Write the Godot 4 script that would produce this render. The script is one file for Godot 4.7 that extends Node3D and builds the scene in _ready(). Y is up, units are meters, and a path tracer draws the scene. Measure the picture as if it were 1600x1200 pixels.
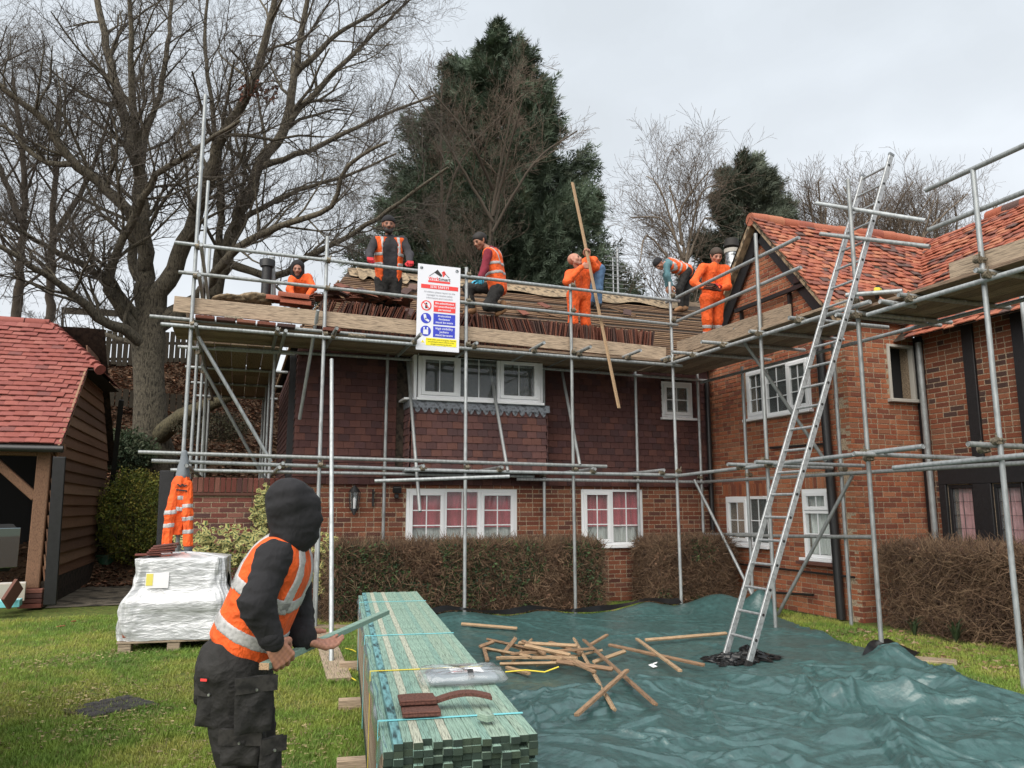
extends Node3D
# An oak-shaded cottage under scaffolding, its roof stripped, with the tilers at work. Metres, y up; the cottage front faces +z.
var R := RandomNumberGenerator.new()
var M := {}
const UP := Vector3.UP
const EYE := Vector3(0, 1.6, 0)


# Collects triangles; faces are given counterclockwise as seen from outside.
class MB:
	var v := PackedVector3Array()
	var n := PackedVector3Array()
	var c := PackedColorArray()
	var col := Color(1, 1, 1)

	func tri(a: Vector3, b: Vector3, d: Vector3) -> void:
		var m := (b - a).cross(d - a).normalized()
		v.append(a); v.append(d); v.append(b)
		for i in 3:
			n.append(m); c.append(col)

	func quad(a: Vector3, b: Vector3, d: Vector3, e: Vector3) -> void:
		tri(a, b, d); tri(a, d, e)

	func outward(p: Array, centre: Vector3) -> void:
		var m: Vector3 = (p[1] - p[0]).cross(p[2] - p[0])
		if m.dot(p[0] - centre) < 0:
			p.reverse()
		tri(p[0], p[1], p[2])
		if p.size() > 3:
			tri(p[0], p[2], p[3])

	func box(t: Transform3D, s: Vector3, ch := 0.0) -> void:
		var h := s / 2.0
		var f := func(sg: Vector3, ax: int) -> Vector3:
			var q := h - Vector3(ch, ch, ch)
			q[ax] = h[ax]
			return t * (q * sg)
		for ax in 3:
			var b := (ax + 1) % 3
			var d := (ax + 2) % 3
			for s1 in [-1.0, 1.0]:
				var p := []
				for k in [[-1.0, -1.0], [1.0, -1.0], [1.0, 1.0], [-1.0, 1.0]]:
					var g := Vector3.ZERO
					g[ax] = s1; g[b] = k[0]; g[d] = k[1]
					p.append(f.call(g, ax))
				outward(p, t.origin)
				if ch > 0.0:
					for s2 in [-1.0, 1.0]:
						var g1 := Vector3.ZERO
						g1[ax] = s1; g1[b] = s2; g1[d] = -1.0
						var g2 := g1
						g2[d] = 1.0
						outward([f.call(g1, ax), f.call(g2, ax), f.call(g2, b), f.call(g1, b)], t.origin)
		if ch > 0.0:
			for i in 8:
				var g := Vector3(-1.0 if i & 1 else 1.0, -1.0 if i & 2 else 1.0, -1.0 if i & 4 else 1.0)
				outward([f.call(g, 0), f.call(g, 1), f.call(g, 2)], t.origin)

	func bar(a: Vector3, b: Vector3, w: float, h: float, ch := 0.0, side := Vector3.UP) -> void:
		var x := (b - a)
		var l := x.length()
		x /= l
		var z := x.cross(side).normalized()
		if z.length() < 0.5:
			z = x.cross(Vector3.RIGHT).normalized()
		box(Transform3D(Basis(x, z.cross(x), z), (a + b) / 2.0), Vector3(l, h, w), ch)

	func tube(p: PackedVector3Array, r: PackedFloat32Array, k := 6, caps := true) -> void:
		var last := []
		var side := Vector3.ZERO
		for i in p.size():
			var d := (p[mini(i + 1, p.size() - 1)] - p[maxi(i - 1, 0)]).normalized()
			if i == 0:
				side = d.cross(Vector3(0.3, 0.5, 0.81)).normalized()
			side = (side - d * side.dot(d)).normalized()
			var other := d.cross(side)
			var ring := []
			for j in k:
				var a := TAU * j / k
				ring.append(side * cos(a) + other * sin(a))
			if i > 0:
				for j in k:
					var j2 := (j + 1) % k
					var a0: Vector3 = last[j]
					var a1: Vector3 = last[j2]
					var b0: Vector3 = ring[j]
					var b1: Vector3 = ring[j2]
					var q := p[i - 1]
					var s := p[i]
					v.append(q + a0 * r[i - 1]); v.append(s + b1 * r[i]); v.append(q + a1 * r[i - 1])
					n.append(a0); n.append(b1); n.append(a1)
					v.append(q + a0 * r[i - 1]); v.append(s + b0 * r[i]); v.append(s + b1 * r[i])
					n.append(a0); n.append(b0); n.append(b1)
					for m in 6:
						c.append(col)
			if caps and (i == 0 or i == p.size() - 1):
				for j in range(1, k - 1):
					if i == 0:
						tri(p[i] + ring[0] * r[i], p[i] + ring[j + 1] * r[i], p[i] + ring[j] * r[i])
					else:
						tri(p[i] + ring[0] * r[i], p[i] + ring[j] * r[i], p[i] + ring[j + 1] * r[i])
			last = ring

	func pipe(a: Vector3, b: Vector3, r: float, k := 12) -> void:   # an open-ended metal tube
		var d := (b - a).normalized()
		tube([a, b], [r, r], k, false)
		for e in [[a, d], [b, -d]]:
			tube([e[0], e[0] + e[1] * 0.001], [r, r - 0.005], k, false)
			tube([e[0] + e[1] * 0.001, e[0] + e[1] * 0.12], [r - 0.005, r - 0.005], k, true)

	func sheet(f: Callable, nu: int, nv: int) -> void:   # a smooth grid; f(u, v) with u, v from 0 to 1
		var g := []
		for i in nu + 1:
			for j in nv + 1:
				g.append(f.call(float(i) / nu, float(j) / nv))
		var nr := []
		for i in nu + 1:
			for j in nv + 1:
				var du: Vector3 = g[mini(i + 1, nu) * (nv + 1) + j] - g[maxi(i - 1, 0) * (nv + 1) + j]
				var dv: Vector3 = g[i * (nv + 1) + mini(j + 1, nv)] - g[i * (nv + 1) + maxi(j - 1, 0)]
				nr.append(du.cross(dv).normalized())
		for i in nu:
			for j in nv:
				var a := i * (nv + 1) + j
				for m in [a, a + nv + 2, a + nv + 1, a, a + 1, a + nv + 2]:
					v.append(g[m]); n.append(nr[m]); c.append(col)

	func add(m: MB, t := Transform3D()) -> void:
		for i in m.v.size():
			v.append(t * m.v[i]); n.append((t.basis * m.n[i]).normalized()); c.append(m.c[i])

	func done() -> ArrayMesh:
		var a := []
		a.resize(Mesh.ARRAY_MAX)
		a[Mesh.ARRAY_VERTEX] = v
		a[Mesh.ARRAY_NORMAL] = n
		a[Mesh.ARRAY_COLOR] = c
		var m := ArrayMesh.new()
		m.add_surface_from_arrays(Mesh.PRIMITIVE_TRIANGLES, a)
		return m


# A soft body: tapered capsules joined by a smooth minimum, meshed with surface nets.
class Field:
	var a := PackedVector3Array()
	var ab := PackedVector3Array()
	var l2 := PackedFloat32Array()
	var ra := PackedFloat32Array()
	var rb := PackedFloat32Array()
	var k := 0.03
	var cuts := []      # [normal, distance]: kept where normal . p < distance
	var holes := []     # [centre, radius] spheres taken away
	var wr: FastNoiseLite
	var amp := 0.0
	var stretch := Vector3.ONE

	func cap(p: Vector3, q: Vector3, r: float, r2 := -1.0) -> void:
		a.append(p); ab.append(q - p); l2.append(maxf((q - p).length_squared(), 1e-9)); ra.append(r); rb.append(r if r2 < 0.0 else r2)

	func fold(seed_: int, freq: float, amount: float, along := Vector3.ONE) -> void:
		wr = FastNoiseLite.new()
		wr.seed = seed_
		wr.frequency = freq
		wr.fractal_octaves = 3
		amp = amount
		stretch = along

	func one(i: int, p: Vector3) -> float:
		var q := p - a[i]
		var t := clampf(q.dot(ab[i]) / l2[i], 0.0, 1.0)
		return (q - ab[i] * t).length() - lerpf(ra[i], rb[i], t)

	func at(p: Vector3, list: PackedInt32Array) -> float:
		var d := 9.0
		for i in list:
			var q := p - a[i]
			var t := clampf(q.dot(ab[i]) / l2[i], 0.0, 1.0)
			var e := (q - ab[i] * t).length() - lerpf(ra[i], rb[i], t)
			var h := maxf(k - absf(d - e), 0.0)
			d = minf(d, e) - h * h / (4.0 * k)
		if amp > 0.0:
			d += amp * (absf(wr.get_noise_3dv(p * stretch)) * 2.0 - 0.6)
		for h in holes:
			d = maxf(d, h[1] - (p - h[0]).length())
		for cu in cuts:
			d = maxf(d, cu[0].dot(p) - cu[1])
		return d

	func into(mb: MB, s: float, xf := Transform3D(), paint = null) -> void:
		var lo := Vector3(1e9, 1e9, 1e9)
		var hi := -lo
		for i in a.size():
			var m := maxf(ra[i], rb[i]) + amp + 2.0 * s
			for p in [a[i], a[i] + ab[i]]:
				lo = lo.min(p - Vector3(m, m, m)); hi = hi.max(p + Vector3(m, m, m))
		var n := 6
		var w := s * n
		var nb := Vector3i(((hi - lo) / w).ceil())
		var verts := PackedVector3Array()
		var cells := {}
		var edges := []
		var reach := w * 0.87
		var o := [Vector3i(0, 0, 0), Vector3i(1, 0, 0), Vector3i(0, 1, 0), Vector3i(1, 1, 0), Vector3i(0, 0, 1), Vector3i(1, 0, 1), Vector3i(0, 1, 1), Vector3i(1, 1, 1)]
		var pairs := [[0, 1], [2, 3], [4, 5], [6, 7], [0, 2], [1, 3], [4, 6], [5, 7], [0, 4], [1, 5], [2, 6], [3, 7]]
		var st := n + 1
		for bz in nb.z:
			for by in nb.y:
				for bx in nb.x:
					var c := lo + (Vector3(bx, by, bz) + Vector3(0.5, 0.5, 0.5)) * w
					var list := PackedInt32Array()
					var best := 9.0
					for i in a.size():
						var e := one(i, c)
						best = minf(best, e)
						if e < reach + k + amp + s:
							list.append(i)
					if best > reach + amp + k * 0.5 + s or best < -reach - amp - k and cuts.is_empty() and holes.is_empty():
						continue
					if list.is_empty():
						continue
					var f := PackedFloat32Array()
					f.resize(st * st * st)
					var base := lo + Vector3(bx, by, bz) * w
					var at_ := 0
					for z in st:
						for y in st:
							for x in st:
								f[at_] = at(base + Vector3(x, y, z) * s, list)
								at_ += 1
					for z in n:
						for y in n:
							for x in n:
								var i0 := x + st * (y + st * z)
								var mask := 0
								for q in 8:
									if f[i0 + o[q].x + st * (o[q].y + st * o[q].z)] < 0.0:
										mask |= 1 << q
								if mask == 0 or mask == 255:
									continue
								var sum := Vector3.ZERO
								var cnt := 0
								for pr in pairs:
									if ((mask >> pr[0]) & 1) != ((mask >> pr[1]) & 1):
										var f0 := f[i0 + o[pr[0]].x + st * (o[pr[0]].y + st * o[pr[0]].z)]
										var f1 := f[i0 + o[pr[1]].x + st * (o[pr[1]].y + st * o[pr[1]].z)]
										sum += Vector3(o[pr[0]]).lerp(Vector3(o[pr[1]]), f0 / (f0 - f1))
										cnt += 1
								var key := Vector3i(bx * n + x, by * n + y, bz * n + z)
								cells[key] = verts.size()
								verts.append(base + (Vector3(x, y, z) + sum / cnt) * s)
								for ax in 3:
									var q: int = [1, 2, 4][ax]
									if (mask & 1) != ((mask >> q) & 1):
										edges.append([key, ax, mask & 1])
		var idx := PackedInt32Array()
		for e in edges:
			var key: Vector3i = e[0]
			var u := Vector3i.ZERO
			var v := Vector3i.ZERO
			u[(e[1] + 1) % 3] = 1
			v[(e[1] + 2) % 3] = 1
			var q := [key, key - u, key - u - v, key - v]
			if not (cells.has(q[1]) and cells.has(q[2]) and cells.has(q[3])):
				continue
			var i := [cells[q[0]], cells[q[1]], cells[q[2]], cells[q[3]]]
			if e[2] == 0:
				i.reverse()
			idx.append_array([i[0], i[1], i[2], i[0], i[2], i[3]])
		var nr := PackedVector3Array()
		nr.resize(verts.size())
		for i in range(0, idx.size(), 3):
			var m := (verts[idx[i + 1]] - verts[idx[i]]).cross(verts[idx[i + 2]] - verts[idx[i]])
			for j in 3:
				nr[idx[i + j]] += m
		var cols := PackedColorArray()
		for p in verts:
			cols.append(paint.call(p) if paint != null else mb.col)
		for i in range(0, idx.size(), 3):
			for j in [0, 2, 1]:
				var t := idx[i + j]
				mb.v.append(xf * verts[t])
				mb.n.append((xf.basis * nr[t]).normalized())
				mb.c.append(cols[t])


# ---------- naming and placing ----------
func thing(called: String, label: String, category: String, at := Vector3.ZERO, group := "") -> Node3D:
	var o := Node3D.new()
	o.name = called
	add_child(o, true)
	o.position = at
	tag(o, label, category, group)
	return o


func tag(o: Node3D, label: String, category: String, group := "") -> Node3D:
	o.set_meta("label", label)
	o.set_meta("category", category)
	o.set_meta("kind", "thing")
	if group:
		o.set_meta("group", group)
	return o


func obj(called: String, mesh: Mesh, mat: Material, parent: Node = self, xf := Transform3D()) -> MeshInstance3D:
	var o := MeshInstance3D.new()
	o.name = called
	o.mesh = mesh
	o.material_override = mat
	o.transform = xf
	parent.add_child(o, true)
	return o


func many(called: String, mesh: Mesh, mat: Material, at: Array, cols: Array, parent: Node = self) -> MultiMeshInstance3D:
	var m := MultiMesh.new()
	m.transform_format = MultiMesh.TRANSFORM_3D
	m.use_colors = not cols.is_empty()
	m.mesh = mesh
	m.instance_count = at.size()
	for i in at.size():
		m.set_instance_transform(i, at[i])
		if cols.size():
			m.set_instance_color(i, cols[i])
	var o := MultiMeshInstance3D.new()
	o.name = called
	o.multimesh = m
	o.material_override = mat
	o.set_meta("kind", "stuff")
	parent.add_child(o, true)
	return o


func ground(o: Node3D) -> Node3D:
	o.set_meta("kind", "structure")
	return o


func rnd(a: float, b: float) -> float:
	return R.randf_range(a, b)


func rv() -> Vector3:
	return Vector3(rnd(-1, 1), rnd(-1, 1), rnd(-1, 1))


# ---------- materials ----------
func noise(freq: float, oct := 4, seed_ := 1, kind := FastNoiseLite.TYPE_SIMPLEX_SMOOTH) -> FastNoiseLite:
	var f := FastNoiseLite.new()
	f.noise_type = kind
	f.frequency = freq
	f.fractal_octaves = oct
	f.seed = seed_
	return f


func ramp(stops: Array) -> Gradient:
	var g := Gradient.new()
	g.offsets = PackedFloat32Array(stops.map(func(s): return s[0]))
	g.colors = PackedColorArray(stops.map(func(s): return s[1]))
	return g


func ntex(f: FastNoiseLite, g: Gradient, size := 512) -> NoiseTexture2D:
	var t := NoiseTexture2D.new()
	t.width = size
	t.height = size
	t.seamless = true
	t.noise = f
	t.color_ramp = g
	return t


func grey(x: float) -> Color:
	return Color(x, x, x)


# A material from a linear base colour; «o»: tex, scale, metal, bump, btex, vc, spec, back, rim, coat, world.
func mt(called: String, lin: Color, rough: float, o := {}) -> StandardMaterial3D:
	var m := StandardMaterial3D.new()
	m.resource_name = called
	m.albedo_color = lin.linear_to_srgb()
	m.roughness = rough
	m.metallic = o.get("metal", 0.0)
	m.metallic_specular = o.get("spec", 0.5)
	if o.has("tex"):
		m.albedo_texture = o.tex
	if o.has("tex") or o.has("btex"):
		m.uv1_triplanar = true
		m.uv1_world_triplanar = o.get("world", false)
		var s = o.get("scale", 1.0)
		m.uv1_scale = s if s is Vector3 else Vector3(s, s, s)
		m.uv1_offset = o.get("shift", Vector3.ZERO)
	if o.has("btex"):
		m.heightmap_enabled = true
		m.heightmap_texture = o.btex
		m.heightmap_scale = o.get("bump", 0.5)
	m.vertex_color_use_as_albedo = o.get("vc", false)
	if o.has("back"):
		m.backlight_enabled = true
		m.backlight = o.back
	if o.has("rim"):
		m.rim_enabled = true
		m.rim = o.rim
		m.rim_tint = 0.5
	M[called] = m
	return m


func materials() -> void:
	var speck := ntex(noise(0.03, 5, 3), ramp([[0.0, grey(0.62)], [0.45, grey(0.86)], [0.7, grey(1.0)], [1.0, grey(0.8)]]))
	var soft := ntex(noise(0.012, 4, 5), ramp([[0.0, grey(0.72)], [0.5, grey(0.92)], [1.0, grey(1.0)]]))
	var fine := ntex(noise(0.12, 3, 9), ramp([[0.0, grey(0.0)], [1.0, grey(1.0)]]))
	var grain := ntex(noise(0.05, 5, 12), ramp([[0.2, grey(0.5)], [0.42, grey(0.82)], [0.55, grey(1.0)], [0.75, grey(0.78)], [0.9, grey(0.95)]]))
	var blotch := ntex(noise(0.008, 5, 21), ramp([[0.2, grey(0.42)], [0.45, grey(0.85)], [0.7, grey(1.0)], [0.85, grey(0.8)]]))
	var creased := ntex(noise(0.02, 4, 31, FastNoiseLite.TYPE_CELLULAR), ramp([[0.0, grey(0.0)], [1.0, grey(1.0)]]))
	var rf := noise(0.011, 3, 33)
	rf.fractal_type = FastNoiseLite.FRACTAL_RIDGED
	var folds := ntex(rf, ramp([[0.0, grey(0.0)], [1.0, grey(1.0)]]))
	M["fine_tex"] = fine
	M["grain_tex"] = grain
	M["soft_tex"] = soft
	var b := {"tex": speck, "scale": 6.0, "btex": fine, "bump": 0.35, "world": true}
	# bricks: the cottage front, the wing, and the garden wall
	var tones := {"front": [Color(0.26, 0.0806, 0.0416), Color(0.325, 0.111, 0.0585), Color(0.208, 0.065, 0.039), Color(0.156, 0.0585, 0.0416), Color(0.364, 0.143, 0.078), Color(0.247, 0.0975, 0.065)],
		"wing": [Color(0.433, 0.137, 0.0627), Color(0.49, 0.165, 0.0741), Color(0.376, 0.108, 0.0513), Color(0.399, 0.16, 0.0855), Color(0.274, 0.0855, 0.0479), Color(0.524, 0.205, 0.103)],
		"old": [Color(0.286, 0.0825, 0.0385), Color(0.33, 0.105, 0.0495), Color(0.22, 0.0638, 0.033), Color(0.099, 0.0495, 0.0385), Color(0.275, 0.11, 0.0605), Color(0.363, 0.132, 0.066)],
		"garden": [Color(0.25, 0.075, 0.0562), Color(0.312, 0.1, 0.075), Color(0.2, 0.075, 0.0625), Color(0.15, 0.0688, 0.0625), Color(0.362, 0.15, 0.112), Color(0.275, 0.112, 0.0875)],
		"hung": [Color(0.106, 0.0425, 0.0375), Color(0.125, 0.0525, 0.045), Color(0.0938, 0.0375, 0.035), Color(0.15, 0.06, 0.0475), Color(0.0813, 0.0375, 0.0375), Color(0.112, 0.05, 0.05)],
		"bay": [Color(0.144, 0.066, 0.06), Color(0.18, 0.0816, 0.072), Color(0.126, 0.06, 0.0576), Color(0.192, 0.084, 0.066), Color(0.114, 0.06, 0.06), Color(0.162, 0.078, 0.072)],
		"roof": [Color(0.437, 0.127, 0.069), Color(0.368, 0.109, 0.069), Color(0.483, 0.161, 0.092), Color(0.276, 0.0978, 0.069), Color(0.529, 0.207, 0.115), Color(0.138, 0.0805, 0.069)],
		"barn": [Color(0.34, 0.095, 0.075), Color(0.38, 0.115, 0.092), Color(0.3, 0.085, 0.07), Color(0.39, 0.13, 0.105), Color(0.35, 0.105, 0.088), Color(0.25, 0.085, 0.075)],
		"reclaimed": [Color(0.2, 0.0688, 0.0438), Color(0.25, 0.0875, 0.0562), Color(0.125, 0.0525, 0.0413), Color(0.0875, 0.0475, 0.0413), Color(0.312, 0.125, 0.0813), Color(0.163, 0.0938, 0.075)]}
	for k in tones:
		for i in 6:
			mt("%s%d" % [k, i], tones[k][i], 0.88, b)
		mt(k + "_many", Color(1, 1, 1), 0.88, b.merged({"vc": true}))
	M["tones"] = tones
	mt("mortar", Color(0.47, 0.36, 0.25), 0.95, {"tex": speck, "scale": 2.0, "btex": fine, "bump": 0.5, "world": true})
	mt("plaster", Color(0.4, 0.38, 0.34), 0.95)
	mt("upvc", Color(0.78, 0.8, 0.82), 0.35)
	mt("glass", Color(0.75, 0.85, 0.85, 0.1), 0.02).transparency = BaseMaterial3D.TRANSPARENCY_ALPHA
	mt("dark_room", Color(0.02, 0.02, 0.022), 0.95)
	mt("curtain_red", Color(0.5, 0.07, 0.1), 0.9, {"tex": soft, "scale": Vector3(5, 0.6, 5)})
	mt("curtain_pink", Color(0.62, 0.32, 0.33), 0.9, {"tex": soft, "scale": Vector3(5, 0.6, 5)})
	mt("curtain_net", Color(0.6, 0.66, 0.63), 0.9, {"tex": soft, "scale": Vector3(7, 0.5, 7)})
	mt("leading", Color(0.05, 0.05, 0.05), 0.5)
	mt("black_paint", Color(0.012, 0.012, 0.014), 0.5, {"tex": soft, "scale": 2.0, "btex": grain, "bump": 0.3})
	mt("black_metal", Color(0.015, 0.015, 0.016), 0.4)
	mt("lead", Color(0.2, 0.22, 0.25), 0.55, {"tex": blotch, "scale": 3.0})
	for i in 3:
		mt("galv%d" % i, [Color(0.4, 0.43, 0.44), Color(0.34, 0.36, 0.36), Color(0.46, 0.49, 0.5)][i], 0.45, {"tex": soft, "scale": Vector3(3, 0.8, 3), "metal": 0.35, "shift": Vector3(i * 0.3, 0, 0)})
	mt("coupler", Color(0.26, 0.22, 0.16), 0.55, {"tex": blotch, "scale": 9.0, "metal": 0.5, "world": true})
	mt("alu", Color(0.46, 0.48, 0.49), 0.4, {"metal": 0.5, "tex": soft, "scale": 3.0})
	for i in 4:
		var sh := Vector3(i * 0.37, i * 0.21, i * 0.11)
		mt("board%d" % i, [Color(0.55, 0.42, 0.3), Color(0.46, 0.36, 0.26), Color(0.36, 0.27, 0.19), Color(0.27, 0.19, 0.13)][i], 0.85, {"tex": grain, "scale": Vector3(0.14, 4, 4), "btex": grain, "bump": 0.2, "shift": sh})
		mt("batten%d" % i, [Color(0.38, 0.24, 0.14), Color(0.31, 0.19, 0.11), Color(0.22, 0.135, 0.085), Color(0.5, 0.34, 0.2)][i], 0.85, {"tex": grain, "scale": Vector3(0.25, 8, 8), "shift": sh})
		mt("green%d" % i, [Color(0.31, 0.47, 0.38), Color(0.29, 0.45, 0.37), Color(0.35, 0.48, 0.38), Color(0.26, 0.43, 0.36)][i], 0.6, {"tex": grain, "scale": Vector3(9, 9, 0.22), "shift": sh})
		mt("end%d" % i, [Color(0.02, 0.042, 0.03), Color(0.03, 0.055, 0.038), Color(0.015, 0.032, 0.024), Color(0.04, 0.065, 0.04)][i], 0.8, {"tex": speck, "scale": 12.0, "world": true})
		mt("clad%d" % i, [Color(0.3, 0.15, 0.085), Color(0.35, 0.18, 0.1), Color(0.24, 0.125, 0.075), Color(0.4, 0.23, 0.14)][i], 0.8, {"tex": grain, "scale": Vector3(4, 5, 0.4), "btex": grain, "bump": 0.4, "shift": sh})
	mt("green4", Color(0.52, 0.55, 0.44), 0.7, {"tex": grain, "scale": Vector3(9, 9, 0.3)})
	mt("green5", Color(0.17, 0.38, 0.4), 0.5, {"tex": blotch, "scale": Vector3(6, 6, 1.2)})
	mt("oak_post", Color(0.27, 0.145, 0.085), 0.8, {"tex": grain, "scale": Vector3(6, 0.7, 6), "btex": grain, "bump": 0.4})
	mt("felt", Color(0.36, 0.27, 0.17), 0.9, {"tex": blotch, "scale": 1.5, "btex": fine, "bump": 0.3})
	mt("under_dark", Color(0.06, 0.043, 0.03), 0.9, {"tex": blotch, "scale": 2.0})
	var barktex := ntex(noise(0.02, 5, 44), ramp([[0.25, grey(0.4)], [0.42, grey(0.75)], [0.58, grey(1.0)], [0.72, grey(0.62)], [0.85, grey(0.9)]]))
	mt("bark", Color(0.19, 0.165, 0.12), 0.95, {"tex": barktex, "scale": Vector3(1.7, 0.5, 1.7), "btex": barktex, "bump": 3.0, "world": true, "vc": true})
	mt("bark_fine", Color(0.075, 0.06, 0.045), 0.95)
	mt("bark_pale", Color(0.22, 0.18, 0.14), 0.95)
	mt("twig", Color(0.085, 0.073, 0.06), 0.95)
	mt("twig_brown", Color(0.13, 0.1, 0.075), 0.95)
	mt("leafy", Color(1, 1, 1), 0.75, {"vc": true, "back": Color(0.25, 0.25, 0.1)})
	mt("litter", Color(1, 1, 1), 0.9, {"vc": true})
	mt("grass", Color(1, 1, 1), 0.7, {"vc": true, "back": Color(0.4, 0.4, 0.2)})
	var lawn := ntex(noise(0.02, 5, 61), ramp([[0.2, Color(0.36, 0.36, 0.14)], [0.45, Color(0.33, 0.41, 0.12)], [0.6, Color(0.4, 0.47, 0.15)], [0.8, Color(0.47, 0.45, 0.22)]]), 1024)
	mt("lawn", Color(0.75, 0.75, 0.75), 0.95, {"tex": lawn, "scale": 0.45, "btex": fine, "bump": 2.0, "world": true})
	var soil := ntex(noise(0.03, 5, 63), ramp([[0.2, Color(0.2, 0.15, 0.1)], [0.5, Color(0.36, 0.27, 0.19)], [0.75, Color(0.45, 0.33, 0.24)], [0.9, Color(0.3, 0.27, 0.16)]]), 1024)
	mt("soil", Color(0.75, 0.75, 0.75), 0.97, {"tex": soil, "scale": 0.6, "btex": fine, "bump": 3.0, "world": true})
	mt("dirt_path", Color(0.17, 0.145, 0.11), 0.97, {"tex": blotch, "scale": 0.5, "btex": fine, "bump": 1.5, "world": true})
	mt("tarp", Color(0.052, 0.12, 0.118), 0.3, {"btex": creased, "bump": 0.6, "scale": 1.5, "spec": 0.65, "tex": soft})
	mt("black_sheet", Color(0.008, 0.009, 0.01), 0.3)
	mt("stretch_wrap", Color(0.66, 0.68, 0.7), 0.2, {"tex": soft, "scale": Vector3(0.8, 3.0, 0.8), "btex": folds, "bump": 0.6, "spec": 0.7})
	mt("poly_bag", Color(0.8, 0.85, 0.88, 0.16), 0.12).transparency = BaseMaterial3D.TRANSPARENCY_ALPHA
	mt("blue_film", Color(0.08, 0.3, 0.42, 0.35), 0.15).transparency = BaseMaterial3D.TRANSPARENCY_ALPHA
	mt("pack_grey", Color(0.17, 0.21, 0.24), 0.5)
	mt("paper", Color(0.78, 0.78, 0.8), 0.7)
	mt("paper_yellow", Color(0.7, 0.62, 0.12), 0.7)
	mt("strap_yellow", Color(0.75, 0.6, 0.05), 0.5)
	mt("strap_teal", Color(0.2, 0.6, 0.65), 0.4)
	mt("clay", Color(0.17, 0.07, 0.05), 0.85, {"tex": speck, "scale": 5.0, "btex": fine, "bump": 0.3})
	mt("clay_orange", Color(0.4, 0.11, 0.06), 0.85, {"tex": speck, "scale": 4.0})
	mt("orange", Color(0.92, 0.125, 0.014), 0.8, {"rim": 0.2, "tex": soft, "scale": Vector3(2.2, 1.6, 2.2), "btex": folds, "bump": 1.3})
	mt("reflective", Color(0.5, 0.5, 0.5), 0.4, {"tex": soft, "scale": 8.0})
	var weave := {"tex": soft, "scale": Vector3(1.5, 1.0, 1.5), "btex": folds, "bump": 0.8, "rim": 0.05}
	mt("black_knit", Color(0.013, 0.013, 0.016), 0.9, weave)
	mt("charcoal_knit", Color(0.035, 0.034, 0.04), 0.9, weave)
	mt("work_black", Color(0.02, 0.019, 0.018), 0.85, {"tex": blotch, "scale": 2.0, "btex": folds, "bump": 0.7, "rim": 0.04})
	mt("dusty_black", Color(0.03, 0.028, 0.025), 0.9, {"tex": blotch, "scale": 5.0})
	mt("maroon", Color(0.2, 0.012, 0.03), 0.9, weave)
	mt("denim", Color(0.1, 0.19, 0.33), 0.9, weave)
	mt("teal_knit", Color(0.09, 0.2, 0.23), 0.9, weave)
	mt("grey_cloth", Color(0.16, 0.18, 0.2), 0.85)
	mt("skin", Color(1, 1, 1), 0.55, {"vc": true})
	mt("hair", Color(0.012, 0.01, 0.009), 0.7)
	mt("hair_brown", Color(0.045, 0.03, 0.02), 0.75)
	mt("glove_red", Color(0.5, 0.02, 0.03), 0.7)
	mt("glove_blue", Color(0.06, 0.4, 0.6), 0.7)
	mt("boot", Color(0.02, 0.018, 0.016), 0.7)
	mt("boot_tan", Color(0.25, 0.13, 0.06), 0.8)
	mt("sign_white", Color(0.72, 0.74, 0.8), 0.4)
	mt("print_red", Color(0.75, 0.05, 0.045), 0.5)
	mt("print_blue", Color(0.03, 0.05, 0.5), 0.5)
	mt("print_yellow", Color(0.85, 0.75, 0.02), 0.5)
	mt("print_black", Color(0.02, 0.02, 0.02), 0.5)
	mt("print_grey", Color(0.3, 0.31, 0.35), 0.5)
	mt("fence_wood", Color(0.055, 0.045, 0.03), 0.95, {"tex": grain, "scale": Vector3(6, 1, 6)})
	mt("steel", Color(0.5, 0.52, 0.53), 0.3, {"metal": 0.8, "tex": blotch, "scale": 3.0})
	mt("green_plastic", Color(0.015, 0.06, 0.03), 0.5)
	mt("van_paint", Color(0.05, 0.05, 0.055), 0.25, {"spec": 0.6})
	mt("mirror", Color(0.32, 0.38, 0.4), 0.02, {"metal": 1.0})
	mt("rubber", Color(0.012, 0.012, 0.012), 0.85)
	mt("manhole", Color(0.055, 0.05, 0.05), 0.75, {"tex": blotch, "scale": 3.0, "btex": fine, "bump": 0.5})
	mt("card", Color(0.42, 0.38, 0.32), 0.8)
	mt("leaf_dark", Color(0.03, 0.05, 0.02), 0.5)


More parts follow.
